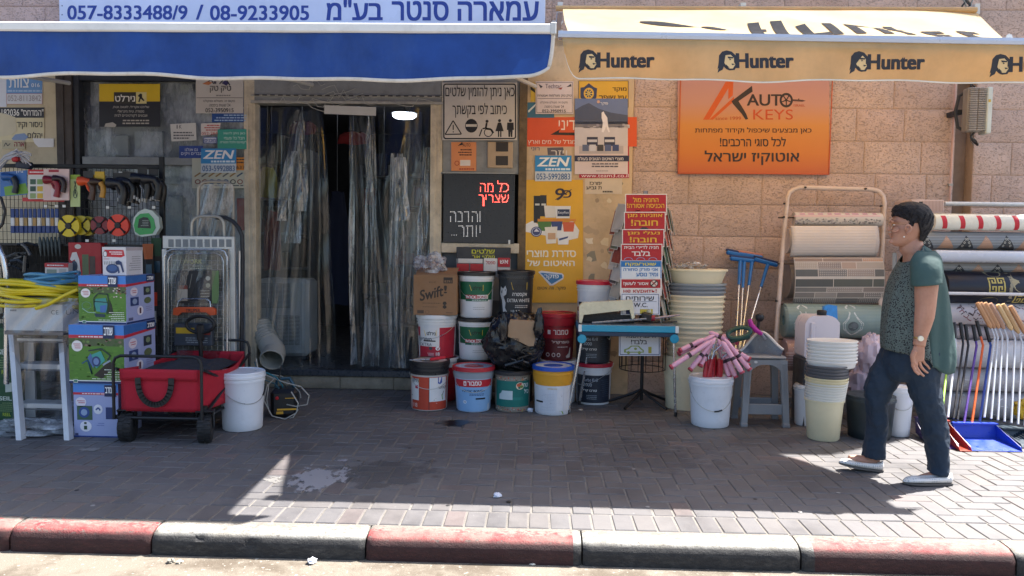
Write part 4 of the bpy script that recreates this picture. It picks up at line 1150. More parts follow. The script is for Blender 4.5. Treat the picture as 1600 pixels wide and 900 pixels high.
def dr(p):
 p.rect(898, 154, 981, 182, '67789e'); p.poly([(898, 182), (898, 172), (910, 165), (920, 161), (936, 170), (955, 176), (981, 180), (981, 194), (898, 194)], '47526c', 2)
 p.rect(898, 190, 981, 208, '77747c', 2); p.rect(898, 199, 981, 228, 'c9c2c4', 3)
 r = random.Random(2)
 for k in range(14): x = r.uniform(899, 976); h = r.uniform(2, 7); p.rect(x, 200 - h, x + r.uniform(3, 9), 200, r.choice(['a8a2a8', '8f8a94', 'bdb6b8', '6e6c78']), 3)
 p.poly([(940, 176), (943, 174), (945, 178), (949, 184), (950, 196), (953, 206), (951, 207), (947, 198), (943, 207), (940, 206), (942, 192), (940, 184)], 'e6e0e2', 4)
 for a in (917, 944): p.rect(a, 214, a + 17, 228, '2c3450', 4); p.rect(a + 1, 218, a + 16, 222, 'c8c6cc', 5)
 p.rect(905, 228, 974, 240, 'b6acae', 4)
 for a, b in ((910, '5a6684'), (921, 'c8c8d0'), (933, '3c3c44'), (945, '505e86'), (957, '3a4a78')): p.rect(a, 226, a + 10, 236, b, 5)
 p.rect(898, 243, 981, 252, '242c4e', 4); p.text('מוצרי האיטום הטובים בעולם', 903, 245, 974, 250.5, 'eee6e4', 5, bold=.02); p.lines(910, 254, 966, 262, 2, '5a5058', 5, 3); p.lines(925, 266, 950, 268, 1, '8a7c80', 5, 3)
 p.text('פזקר', 938, 160, 950, 165, 'e6e6ee', 5, bold=.02); p.disc(935, 159, 2.4, 2.4, 'cfa08a', 5)
sign('photo_poster', 'poster with a roof photo of a white suited worker on the pier', 'poster', 898, 154, 981, 272, -.022, 'd9c8c6', draw=dr)
sign('phone_sticker', 'blue and white phone number sticker above the yellow poster', 'sticker', 836, 243, 893, 283, -.028, 'cdd3d8', draw=zen(836, 243, 893, 283))
sign('torn_notice', 'torn notice with broken black letters under the photo poster', 'notice', 914, 279, 972, 303, -.0145, 'd2bfa6', draw=lambda p: (p.text('ימרכז', 921, 284, 940, 289, '2a2622', 2, bold=.03), p.text('ת גביע', 916, 291, 940, 296, '2a2622', 2, bold=.03), p.lines(935, 297, 957, 302, 1, '4a4038', 2)))
sign('peeled_scraps', 'peeled scraps of old dark stickers above the blue phone sticker', 'sticker', 826, 228, 893, 243, -.0142, 'c6ae92', draw=lambda p: (p.text('רוני', 830, 230, 843, 235, '3a3a70', 2), p.poly([(855, 231), (880, 230), (882, 242), (856, 242)], '5a5660', 2), p.text('ויזר', 861, 235, 886, 243, 'd8d0c8', 3), p.poly([(812, 252), (820, 254), (820, 268), (814, 274)], '2a2826', 2)))
def dr(p):
 p.text('9', 866, 294, 881, 313, '2c2432', 2, bold=.03, sk=2); p.text('פ', 880, 297, 893, 309, '2c2432', 2, bold=.03); p.line([(868, 312), (893, 296)], 1.2, '2c2432', 2)
 p.poly([(817, 358), (822, 350), (832, 345), (840, 350), (880, 350), (895, 345), (905, 360), (903, 372), (890, 375), (820, 362)], 'e6e2da', 1)
 p.rect(834, 306, 844, 348, '1f2428', 2); p.rect(844, 305, 854, 338, '2a2f34', 2); p.rect(836, 318, 843, 321, 'c8c8c0', 3); p.rect(846, 318, 853, 321, 'c8c8c0', 3)
 p.poly([(850, 321), (870, 322), (868, 340), (852, 340)], 'dcd6ca', 3); p.poly([(867, 322), (892, 322), (890, 341), (869, 341)], 'e2e0dc', 3); p.rect(871, 327, 890, 338, '2c3654', 4); p.text('Easyflex', 872, 330, 889, 335, 'e6e6ea', 5)
 p.rect(840, 342, 900, 346, 'd98a2a', 4)
 p.poly([(840, 346), (862, 346), (860, 362), (842, 360)], '4f7a3a', 3); p.poly([(861, 346), (879, 346), (877, 360), (863, 360)], '3a4a7a', 3); p.poly([(879, 347), (898, 347), (896, 362), (881, 362)], 'd0603a', 3)
 p.poly([(851, 355), (871, 354), (869, 380), (854, 381)], 'e4dccc', 4); p.poly([(870, 362), (890, 362), (888, 382), (872, 382)], 'e6e6e2', 4); p.poly([(873, 373), (888, 369), (887, 372), (874, 376)], '3a4a7a', 5); p.rect(856, 364, 868, 374, 'c8a07a', 5)
 p.disc(838, 362, 8.5, 8, '3c4470', 4); p.disc(838, 362, 7, 6.6, 'cfd3de', 5); p.disc(838, 362, 6.2, 5.8, '3c4470', 6); p.poly([(834, 362), (838, 357), (843, 362)], 'd8d8e0', 7)
 p.text('סדרת מוצרי', 823, 391, 900, 402, 'f0e8d2', 2, bold=.05); p.text('האיטום של', 824, 405, 898, 416, 'f0e8d2', 2, bold=.05)
 p.poly([(841, 425), (846, 423), (878, 427), (881, 430), (880, 436), (864, 446), (859, 446)], 'd8dade', 2); p.poly([(844, 426), (878, 429), (879, 434), (862, 444)], '3f7cae', 3); p.text('פזקר', 850, 429, 873, 437, 'e8eef2', 4, bold=.04)
 p.text('פזקר. וזה אטום', 840, 448, 884, 454, '5a4628', 2, bold=.02)
sign('sealant_poster', 'tall yellow sealant poster with pails and white Hebrew slogan', 'poster', 813, 281, 911, 473, -.024, 'dfa823', draw=dr)
# AUTO KEYS sign: printed colour runs from dusty pink to orange
def grad_mat():
 m, nt, bs = new_mat('printed_gradient')
 gi = N(nt, 'ShaderNodeTexCoord'); sp = N(nt, 'ShaderNodeSeparateXYZ'); nt.links.new(gi.outputs['Generated'], sp.inputs[0])
 c = ramp(nt, sp.outputs[2], [(0.0, lin('bc5a2a')), (0.22, lin('c87632')), (0.5, lin('c88444')), (0.72, lin('bc887a')), (1.0, lin('b48484'))])
 nt.links.new(c, bs.inputs['Base Color']); bs.inputs['Roughness'].default_value = .4
 return m
def dr(p):
 OR = 'c8541f'; DK = '2a2028'
 p.poly([(1098.5, 187), (1134, 127.5), (1146, 127.5), (1145, 149), (1138, 155), (1138, 138), (1108, 187)], OR, 1); p.poly([(1108, 187), (1147, 151), (1147, 158), (1114, 187)], OR, 1)
 p.poly([(1143, 158), (1175, 134), (1176, 143), (1154, 158), (1162, 171), (1166, 178), (1169, 186), (1165, 187), (1159, 178), (1145, 162)], DK, 2)
 p.text('AUT', 1167, 147, 1221, 165.5, DK, 2, bold=.045)
 p.ring(1228.5, 156.5, 10.5, 11.5, .32, DK, 1, 20); p.disc(1228.5, 156.5, 2.2, 2.4, DK, 2, 10)
 for k in range(5): p.line([(1228.5, 156.5), (1228.5 + 7 * cos(k * 2 * pi / 5 + .3), 156.5 + 8 * sin(k * 2 * pi / 5 + .3))], 1.8, DK, 1)
 p.poly([(1238, 155), (1254, 156), (1259, 157.5), (1254, 159), (1238, 158)], '4a3038', 1); p.rect(1247, 154, 1249, 156, '4a3038', 1); p.text('ISRAEL', 1240, 163, 1258, 166.5, 'b04a30', 2)
 p.text('KEYS', 1177, 171, 1239, 187, 'c04a26', 2, bold=.0); p.text('since 1999', 1118, 182, 1158, 187.5, 'b04c28', 2)
 p.text('כאן מבצעים שיכפול וקידוד מפתחות', 1086, 199, 1268, 209.5, DK, 2, bold=.02); p.text('לכל סוגי הרכבים!', 1125, 214, 1228, 229, DK, 2, bold=.035); p.text('אוטוקיז ישראל', 1101, 235, 1249, 258, DK, 2, bold=.04)
sign('key_cutting_sign', 'large orange key cutting sign on the stone wall', 'sign', 1059, 118, 1296, 272, -.035, 'ffffff', thick=.018, mat=grad_mat(), draw=dr)
sg = [o for o in bpy.data.objects if o.name == 'key_cutting_sign'][0]
mb = MB()
for a, b, c, d in ((1059, 270.5, 1296, 272), (1294.5, 118, 1296, 270.4), (1059, 118, 1060.5, 270.4)):
 mb.bx(X(a, -.04, 272), X(c, -.04, 272), -.0405, -.0358, Z(d, -.04, 1180), Z(b, -.04, 1180), M('b8522a', .5))
mb.build('rim', sg, smooth=False)
# pipe by the end of the stone, floodlight, cables
t = thing('pink_conduit', 'thin pale pink conduit pipe at the end of the stone wall', 'pipe', (X(1480, -.02), -.03, 1.6))
mb = MB(); mb.tube([(X(1480, -.03), -.03, Z(318, -.03, 1480)), (X(1480, -.03), -.03, 3.0)], .010, M('c9a49a', .6), 8); mb.build('pipe', t)
mb = MB()
for z in (1.9, 2.5): mb.bx(X(1480, -.03) - .016, X(1480, -.03) + .016, -.042, -.001, z, z + .02, M('a8a29c', .5))
mb.build('clip', t, smooth=False)
Yf = -.32
t = thing('floodlight', 'white finned floodlight mounted on the wall at upper right', 'floodlight', (X(1522, Yf, 200), -.05, Z(205, Yf, 1520)))
fx0, fx1 = X(1512, Yf, 180), X(1539, Yf, 180); fz0, fz1 = Z(205, Yf, 1525), Z(136, Yf, 1525)
mb = MB(); mb.box(((fx0 + fx1) / 2, Yf + .05, (fz0 + fz1) / 2), (fx1 - fx0, .09, fz1 - fz0), M('8a8580', .5), bev=.01); mb.build('body', t)
for c in (0, 1):
 for k in range(24):
  z = fz0 + .012 + (fz1 - fz0 - .024) * k / 23
  xa = fx0 + .006 + c * (fx1 - fx0) / 2; mb = MB(); mb.bx(xa, xa + (fx1 - fx0) / 2 - .01, Yf - .018, Yf + .006, z - .0022, z + .0022, M('b5aca4', .5)); mb.build('fin', t, smooth=False)
mb = MB(); mb.box((X(1544, Yf, 180), Yf + .04, (fz0 + fz1) / 2 - .01), (.045, .12, fz1 - fz0 + .02), M('c4cbc4', .5), bev=.008); mb.box((X(1544, Yf, 158), Yf - .022, Z(158, Yf, 1540)), (.018, .003, .022), Pm('c4a43a')); mb.build('housing', t)
mb = MB(); fm = (fz0 + fz1) / 2; mb.tube([(fx0 + .05, Yf + .10, fz1 - .01), (fx0 - .012, Yf + .12, fz1 - .05), (fx0 - .028, Yf + .14, fm), (fx0 - .012, Yf + .12, fz0 + .05), (fx0 + .05, Yf + .10, fz0 + .01)], .014, Pm('2c3038'), 8); mb.bx(fx0 - .01, fx0 + .03, Yf + .14, -.001, fm - .02, fm + .02, Pm('2c3038')); mb.build('bracket', t)
r = random.Random(5)
def cable_tangle(name, label, cx, cy, Yc, w_, h_, n_, cols_, rad=.006):
 t = thing(name, label, 'cables', tuple(P(cx, cy, Yc)))
 for k in range(n_):
  pts = []; a = r.uniform(0, 6);
  for i in range(14):
   f = i / 13
   pts.append(P(cx + w_ * (sin(a + f * 5 + k) * .6 + r.uniform(-.12, .12)), cy - h_ / 2 + h_ * f, Yc + .04 * cos(a + f * 6)))
  mb = MB(); mb.tube(pts, rad * r.uniform(.7, 1.5), Pm(cols_[k % len(cols_)]), 6); mb.build('cable', t)
cable_tangle('cable_bundle', 'bundle of grey and black cables above the cream awning end', 1512, 2, -.2, 14, 60, 8, ['55585a', '2a2c2e', '6a6c68', '8a8a84'])
cable_tangle('cable_knot', 'knot of black cable ends under the floodlight', 1522, 214, -.25, 9, 26, 5, ['2a2a2c', '6c6660', '3a3a3c'], .005)
cable_tangle('cable_knot', 'short black cables entering the top of the floodlight', 1520, 132, -.25, 6, 14, 3, ['2a2a2c', '3a3a3c'], .005)
# ============================================================ GOODS ON THE PAVEMENT
def yf(px, py, z=0.0): return G(px, py, z).y
def pbox(mb, px0, py0, px1, py1, Y, d, m, bev=0.004, z0=None):
 pm = (px0 + px1) / 2; pn = (py0 + py1) / 2
 zz = Z(py1, Y, pm) if z0 is None else z0
 mb.bx(X(px0, Y, pn), X(px1, Y, pn), Y, Y + d, zz, Z(py0, Y, pm), m, bev)
 return X(px0, Y, pn), X(px1, Y, pn), zz, Z(py0, Y, pm)
def boxmap(x0, x1, z0, z1, Y, lift=.0009):      # u,v in 0..1 over the front face
 return lambda u, v, L: (x0 + (x1 - x0) * u, Y - lift * L, z1 + (z0 - z1) * v)
def sidemap(x, y0, y1, z0, z1, lift=.0009):     # right-hand face
 return lambda u, v, L: (x + lift * L, y0 + (y1 - y0) * u, z1 + (z0 - z1) * v)
def pail(name, label, cat, cx, yt, yb, wt, wb, body, rim=None, lid=None, Yc=None, z0=None, draw=None, handle=None, nrings=3, open_=False, rimh=.2, group=None, rough=.35, grip=None):
 """a pail or tub: pixel centre, top, bottom and widths give its size at its own depth"""
 if z0 is None: z0 = 0.0
 if Yc is None:
  g = G(cx, yb, z0); R_ = wb / 2 / S(g.y, g.x); Yc = g.y + R_
 x = X(cx, Yc, (yt + yb) / 2); s_ = S(Yc, x)
 Rt, Rb = wt / 2 / s_, wb / 2 / s_
 z1 = Z(yt, Yc - Rt * .2, cx)
 h = z1 - z0
 t = thing(name, label, cat, (x, Yc, z0), group)
 zr = z1 - h * rimh
 Rr = Rb + (Rt * .955 - Rb) * (zr - z0) / h
 rw = Rt * .955
 bm = M(body, rough, 0, .03, 4, .02, 60, .12, '6a6660')
 prof = [(0, z0 + .004), (Rb - .006, z0 + .002), (Rb, z0 + .010)] + [(Rb + (Rr - Rb) * k / 6, z0 + .01 + (zr - z0 - .01) * k / 6) for k in range(1, 7)]
 if open_: prof += [(rw, z1 - .004), (rw - .004, z1), (rw - .007, z1 - .004), (Rb - .005, z0 + .02), (0, z0 + .018)]
 else: prof += [(rw, z1 - .01), (rw - .003, z1 - .004), (0, z1 - .004)]
 mb = MB(); mb.lathe(prof, bm, (x, Yc, 0), 40); mb.build('body', t, ang=50)
 rm = M(rim or body, rough, 0, .03, 4, .02, 60, .1, '6a6660')
 mb = MB()
 for k in range(nrings):
  z = zr + (z1 - zr - .012) * k / max(1, nrings); th = (z1 - zr) / nrings * .42
  Rk = Rr + (Rt - Rr) * (z - zr) / max(1e-4, z1 - zr)
  mb.lathe([(Rk - .004, z - .001), (Rk + .006, z), (Rk + .006, z + th), (Rk - .004, z + th + .002)], rm, (x, Yc, 0), 40)
  if rim: mb.lathe([(Rk - .0015, z + th), (Rk + .0015, z + th), (Rk + .0025, z + (z1 - zr) / nrings), (Rk - .001, z + (z1 - zr) / nrings)], rm, (x, Yc, 0), 40)
 mb.build('rim', t, ang=40)
 if lid:
  lm = M(lid, .35, 0, .05, 6, .03, 60, .15, '77716a'); lh = min(.03, h * .1)
  mb = MB(); mb.lathe([(Rt + .002, z1 - lh), (Rt + .007, z1 - lh + .002), (Rt + .007, z1 - .002), (Rt + .002, z1 + .003), (Rt - .012, z1 + .003), (Rt - .018, z1 - .005), (Rt * .5, z1 - .005), (Rt * .45, z1 - .002), (0, z1 - .002)], lm, (x, Yc, 0), 40)
  mb.build('lid', t, ang=40)
 def fn(u, v, L):
  z = z1 - h * v
  R = (Rb + (Rr - Rb) * max(0, (z - z0)) / (zr - z0)) if z < zr else Rr + (Rt - Rr) * (z - zr) / (z1 - zr)
  R += .0006 + .0006 * L + (0.007 if z > zr else 0)
  a = math.asin(max(-.9995, min(.9995, 2 * u - 1)))
  a += atan2(x - CAM.x, Yc - CAM.y) * -1.0
  return (x + R * sin(a), Yc - R * cos(a), z)
 if draw:
  p = Print(fn); draw(p); p.build(t)
 if handle:
  hx_, dz, off = handle       # wire bail hanging across the front
  mb = MB(); pts = []
  zt = zr + .008
  for k in range(17):
   a = -pi / 2 + pi * k / 16
   u = (sin(a) * .5 + .5); sagz = dz * (cos(a)) ** .7 * h
   q = Vector(fn(max(.0, min(1, u)), (z1 - zt) / h + sagz / h + off * (u - .5), 4)); q.y -= .004
   pts.append(q)
  mb.tube(pts, .0022, M('b8b8b4', .35, .8), 6); mb.build('bail', t)
  if grip:
   mb = MB(); i = int(8 + grip * 8); mb.tube([pts[max(0, i - 1)], pts[i], pts[min(16, i + 1)]], .006, Pm('1d1d20'), 8); mb.build('grip', t)
 return dict(t=t, x=x, Y=Yc, z1=z1 + (.004 if lid else 0), R=Rt, fn=fn)
def band(p, v0, v1, col, L=1, u0=0.0, u1=1.0): p.rect(u0, v0, u1, v1, col, L, nu=20)
NIR = 'נירלט'
def nir(p, u, v, w_, h_, L=3):
 p.poly([(u - w_ * .15, v), (u + w_, v), (u + w_, v + h_), (u, v + h_)], 'd9b62a', L); p.text(NIR, u + w_ * .12, v + h_ * .18, u + w_ * .92, v + h_ * .85, '1f1c1a', L + 1, bold=.06)
# --- front row
def d_A(p):
 band(p, .30, .97, 'b4402a'); p.rect(.04, .34, .22, .78, 'd2d0ce', 2, 4); p.rect(.5, .31, .93, .80, 'd8d8d8', 2, 8); p.rect(.485, .30, .50, .97, '2a1d1d', 3, 1)
 p.poly([(.5, .80), (.70, .84), (.93, .80), (.93, .76), (.5, .76)], 'd8d8d8', 3)
 nir(p, .04, .31, .19, .12); p.rect(.13, .47, .2, .54, 'b02a44', 3); p.poly([(.72, .31), (.83, .30), (.83, .42), (.78, .45), (.72, .43)], '2a4a9c', 3); p.text('קצועי', .74, .50, .93, .56, '2a2a2e', 4, bold=.02)
 p.poly([(.66, .74), (.84, .66), (.86, .76)], '6e9a4a', 4); p.line([(.88, .60), (.84, .68)], .012, '3a3a3e', 4); p.rect(.62, .76, .86, .775, '3a5a3a', 4); p.rect(.04, .68, .26, .705, '1d1d20', 4); p.text('18', .08, .84, .18, .92, 'e0c8c0', 4)
A = pail('paint_pail', 'black lidded pail with terracotta and white label at left front of the paint pails', 'pail', 671, 563, 643, 62, 56, 'b8b4b0', rim='24262a', lid='1c1d20', draw=d_A, handle=(0, .30, 0), rimh=.26)
def d_B(p):
 band(p, .12, .24, '9ba3ac'); band(p, .26, .42, 'b8202e', 2); p.rect(.24, .29, .31, .39, 'e8e4e2', 3); p.rect(.26, .32, .29, .37, 'b8202e', 4); p.text('טמבור', .34, .285, .70, .385, 'ece8e6', 3, bold=.06)
 band(p, .425, .97, '7ea9d4'); p.text('MAGIC BOND+', .20, .48, .80, .535, '1d2a4c', 3, bold=.05); p.lines(.25, .56, .78, .62, 2, '2c4a7a', 3, 3); p.disc(.26, .76, .05, .04, 'd2dcea', 3); p.text('18', .235, .74, .285, .78, '2a3a5c', 4); p.rect(.56, .665, .82, .70, '17181c', 4, 4)
 p.poly([(.80, .97), (.93, .80), (.94, .97)], 'c4c8c8', 3)
B = pail('paint_pail', 'light blue pail with red band and red lid in the front row', 'pail', 740, 572, 645, 65, 52, 'a3b6cc', rim='99a2ab', lid='b02a36', draw=d_B, handle=(0, .40, 0), rimh=.16, nrings=2)
def d_C(p):
 band(p, .22, .86, '0f6a62'); p.rect(.13, .46, .50, .68, 'b8c8cc', 2, 6); p.poly([(.13, .46), (.22, .44), (.18, .52), (.13, .56)], '0f6a62', 3); p.text('טר', .80, .28, .92, .38, 'dfe6e4', 3, bold=.05); p.text('כריל', .82, .42, .94, .54, 'dfe6e4', 3, bold=.04)
 p.disc(.70, .34, .11, .09, 'd8ccb0', 3); p.disc(.66, .32, .05, .04, 'c85a3a', 4); p.disc(.74, .36, .05, .035, '6a8a3a', 4); p.disc(.72, .29, .03, .03, 'b83a3a', 4); p.rect(.50, .62, .78, .69, '1f7a70', 2, 3)
 r = random.Random(6)
 for k in range(90):
  u, v = r.uniform(.03, .97), r.choice([r.uniform(.87, .97), r.uniform(.13, .21)]); p.disc(u, v, .016, .012, r.choice(['c8442e', 'd9d2c4', '8a7a6a', '6e5a3a', 'c8a83a', '9a9a98', '3a3a38']), 2, 6)
C = pail('paint_pail', 'teal labelled pail with speckled band under the black garbage bag', 'pail', 801, 578, 645, 58, 54, '8d857a', rim='7d766e', lid='2a2c30', draw=d_C, rimh=.12, nrings=2)
def d_D(p):
 band(p, .17, .38, 'd79a2c', 1); p.rect(.16, .46, .60, .94, 'c6cbd4', 1, 6); p.lines(.20, .54, .56, .9, 12, '9aa2b2', 2, 5, .15); p.text('נירופלס', .36, .42, .60, .45, 'c8a23a', 3, bold=.02); p.poly([(.42, .97), (.70, .90), (.76, .90), (.80, .97)], '7a9a3a', 3); p.rect(.06, .70, .24, .735, '141519', 3, 3); p.rect(.78, .44, .785, .96, 'a8adb6', 1); p.line([(.18, .74), (.45, .74), (.75, .58)], .008, '9aa0a8', 3)
D = pail('paint_pail', 'white pail with yellow collar and blue lid at the right end of the front row', 'pail', 864, 571, 650, 64, 56, 'd3d6dc', rim='d79a2c', lid='1d4fae', draw=d_D, rimh=.30, nrings=2)
# --- back stacks; z0 of an upper pail is the lid of the one below
Yk = A['Y'] + .36
def d_H(p):
 p.rect(0, .28, .56, .72, 'd8d6d4', 1, 10); p.rect(.56, .28, 1, .72, 'b01f34', 1, 10); band(p, .72, .99, 'b01f34'); p.rect(0, .28, .06, .5, 'b01f34', 2, 2)
 p.poly([(.06, .72), (.3, .755), (.45, .73), (.58, .735), (.56, .70), (.06, .70)], 'd8d6d4', 2)
 nir(p, .20, .34, .28, .14); p.text('היפריון', .03, .52, .36, .63, '2a2838', 3, bold=.03); p.text('EXTRA', .04, .64, .36, .71, '3a3848', 3); p.rect(.15, .575, .46, .605, '1a1a1d', 4, 3); p.disc(.33, .76, .05, .04, '3a3a44', 3, 12); p.disc(.52, .76, .06, .05, 'e8e4e2', 3, 12); p.line([(.50, .75), (.52, .79), (.57, .71)], .015, 'b01f34', 4); p.text('18', .47, .85, .57, .93, 'e6dcdc', 3, bold=.05); p.lines(.24, .86, .42, .95, 3, 'd8b8bc', 3, 2)
I_ = pail('paint_pail', 'red pail standing behind the black lidded pail under the cardboard box stack', 'pail', 686, 558, 634, 62, 56, 'a01c2c', rim='d4d4d2', lid='d8d8d6', Yc=Yk, rimh=.2)
H = pail('paint_pail', 'white and red labelled pail carrying the cardboard box', 'pail', 683, 491, 558, 63, 56, 'd6d6d6', rim='dcdcda', lid='dedede', Yc=Yk, z0=I_['z1'], draw=d_H, rimh=.22, handle=(0, .30, -.3))
def rock(p):
 band(p, .20, .60, '0d5a3c', 1); p.poly([(0, .60), (.5, .56), (1, .60), (1, .64), (0, .64)], 'd6d6d6', 2)
 nir(p, .36, .27, .34, .13, 3); p.rect(.20, .49, .52, .575, 'a8242e', 3, 4); p.rect(.52, .49, .84, .575, 'e0dedc', 3, 4); p.text('ROCK', .22, .505, .50, .565, 'e8e6e4', 4, bold=.06); p.text('BOND', .53, .505, .82, .565, 'a8242e', 4, bold=.06); p.rect(.20, .578, .84, .63, '1d5a44', 3, 5); p.lines(.23, .59, .80, .62, 1, 'd0e0d8', 4, 3); p.lines(.3, .74, .75, .83, 2, '9a9ca0', 3, 3, .25)
L_ = pail('paint_pail', 'white pail at the bottom of the green label stack', 'pail', 742, 561, 636, 58, 54, 'd4d4d4', rim='dadad8', lid='1b1d20', Yc=Yk, rimh=.2)
J = pail('paint_pail', 'green and white pail, lower of the two right of the cardboard box', 'pail', 743, 496, 561, 57, 50, 'd2d4d6', rim='dcdcdc', lid='17191c', Yc=Yk, z0=L_['z1'], draw=rock, rimh=.15, nrings=2, handle=(0, .45, 0))
K = pail('paint_pail', 'green and white pail with black lid topmost of its stack', 'pail', 744, 425, 495, 58, 50, 'd2d4d6', rim='dcdcdc', lid='17191c', Yc=Yk, z0=J['z1'], draw=rock, rimh=.15, nrings=2, handle=(0, .45, 0))
def d_M(p):
 band(p, .20, .98, '22262c'); nir(p, .42, .26, .40, .17, 3); p.text('אקסטרה', .40, .50, .82, .60, 'd8d6d2', 3, bold=.03); p.text('EXTRA WHITE', .25, .64, .90, .72, 'd2d0cc', 3, bold=.01); p.lines(.35, .78, .85, .86, 2, 'b8b6b2', 3, 3); p.text('18', .36, .9, .46, .96, 'c8c6c2', 3, bold=.03); p.text('2.7', .5, .9, .62, .96, 'c8c6c2', 3, bold=.03)
 p.poly([(.07, .36), (.13, .42), (.20, .34), (.24, .44), (.22, .54), (.14, .60), (.20, .74), (.18, .86), (.24, .95), (.12, .96), (.10, .7), (.04, .55)], 'b9babd', 3)
N_ = pail('paint_pail', 'black pail on the ground hidden behind the garbage bag', 'pail', 806, 560, 636, 56, 52, '1c1e22', rim='2a2c30', lid='17181b', Yc=Yk, rimh=.2)
N2 = pail('paint_pail', 'middle black pail behind the garbage bag', 'pail', 806, 490, 561, 56, 52, '1c1e22', rim='2a2c30', lid='17181b', Yc=Yk, z0=N_['z1'], rimh=.2)
Mp = pail('paint_pail', 'black pail with white splash at the top beside the green stack', 'pail', 806, 423, 490, 57, 50, '1f2328', rim='2a2f36', lid='14161a', Yc=Yk, z0=N2['z1'], draw=d_M, rimh=.16, nrings=2)
def d_O(p):
 band(p, .10, .25, 'a81c2a'); band(p, .27, .52, '8e1422'); band(p, .52, .98, '55161e'); p.text('טמבור', .40, .33, .82, .44, 'd8ccca', 3, bold=.05); p.rect(.24, .34, .32, .43, 'd8ccca', 3); p.text('סופרקריל', .36, .56, .86, .64, 'd8ccca', 3, bold=.03); p.lines(.42, .68, .82, .72, 1, 'b8a8a8', 3, 3)
 for u in (.24, .41, .56): p.disc(u, .87, .055, .045, 'c8bcbc', 3, 12); p.disc(u, .87, .035, .028, '55161e', 4, 10)
 p.poly([(.78, .90), (.86, .84), (.88, .72), (.90, .72), (.90, .93), (.80, .94)], 'b0acaa', 4)
Pp = pail('paint_pail', 'white pail under the red one behind the blue lidded pail', 'pail', 872, 562, 636, 58, 54, 'cfcfcf', rim='d8d8d8', Yc=Yk, rimh=.2, lid='d8d8d8')
O_ = pail('paint_pail', 'dark red pail with red lid and white lettering right of the garbage bag', 'pail', 870, 489, 562, 58, 50, '7c1a24', rim='a31d2b', lid='b01e2c', Yc=Yk, z0=Pp['z1'], draw=d_O, rimh=.26, nrings=3)
def turbo(p, c='1d2636', off=0):
 band(p, .27, .94, c); p.poly([(.02, .28), (.22, .28), (.02, .62)], '6f93ae' if off else '3c4656', 2); p.text('Turbo Krill', .20, .34, .62, .42, 'b9c2cc', 3, bold=.0); p.text('2000', .22, .46, .46, .54, 'b9c2cc', 3); p.text('טורבו קריל', .18, .60, .60, .68, 'e2e2e0', 3, bold=.04); p.lines(.2, .74, .6, .86, 3, '9aa4ae', 3, 3, .3); p.lines(.7, .36, .92, .8, 9, '4c5a6c', 3, 6, .2)
Yt = yf(927, 634) + .15
E_ = pail('paint_pail', 'navy labelled pail with red edged lid on the ground under the teal table', 'pail', 927, 566, 635, 58, 53, 'd6d8da', rim='d4d6da', lid='b0243a', Yc=Yt, draw=lambda p: turbo(p, '1d2636', 1), rimh=.24, handle=(0, .2, -.4))
F_ = pail('paint_pail', 'dark grey pail, middle of its stack under the teal table', 'pail', 927, 504, 567, 58, 52, '3a3f48', rim='3a3f48', lid='2c3036', Yc=Yt, z0=E_['z1'], draw=lambda p: turbo(p, '31353d'), rimh=.16)
G_ = pail('paint_pail', 'white pail with crimson lid topmost above the teal table', 'pail', 929, 439, 505, 57, 52, 'd4d6da', rim='d9dbde', lid='c0203c', Yc=Yt, z0=F_['z1'], draw=lambda p: (band(p, .5, .96, '1f2a3e'), p.poly([(.1, .96), (.25, .5), (.34, .5), (.2, .96)], '6a8cb4', 2), p.line([(.6, .42), (.45, .6)], .01, 'b8b8b8', 3)), rimh=.24)
# cardboard box with lettering, plastic bag on top
card = M('8e6c4e', .85, 0, .08, 4, .15, 90, .15, '6a4f38')
t = thing('cardboard_box', 'brown cardboard box with slanted black lettering on the white and red pail', 'box', (X(680, Yk - .16, 455), Yk, H['z1']))
Yb_ = Yk - .17; x0, x1 = X(646, Yb_, 455), X(714, Yb_, 455); z0, z1 = H['z1'] + .001, Z(430, Yb_, 680)
mb = MB(); mb.bx(x0, x1, Yb_, Yb_ + .30, z0, z1, card, .004); mb.build('carton', t, smooth=False)
mb = MB(); mb.bx(x0 + .03, x1 - .005, Yb_ + .012, Yb_ + .28, z1 + .0005, z1 + .006, card); mb.box(((x0 + x1) / 2, Yb_ + .15, z1 + .03), (x1 - x0 - .02, .20, .004), card, rx=.25); mb.build('flap', t, smooth=False)
p = Print(boxmap(x0, x1, z0, z1, Yb_)); BR = '2e2118'
p.text('Swift', .15, .38, .69, .66, BR, 1, bold=.05, tilt=.14); p.text('!', .70, .25, .77, .45, BR, 1, bold=.06); p.rect(.69, .05, .90, .20, BR, 1); p.text('8391', .71, .12, .87, .18, '8e6c4e', 2, bold=.03); p.text('KCC', .36, .16, .52, .19, BR, 1); p.lines(.2, .68, .62, .72, 1, BR, 1, 2, .3); p.lines(.16, .78, .55, .81, 1, BR, 1, 5, .3); p.disc(.72, .70, .045, .045, BR, 1); p.disc(.72, .79, .045, .045, BR, 1); p.rect(.09, .88, .24, .96, '4c382a', 1); p.ring(.32, .92, .05, .04, .2, '6a4f3a', 1); p.lines(.7, .92, .9, .95, 1, BR, 1, 4)
p.build(t)
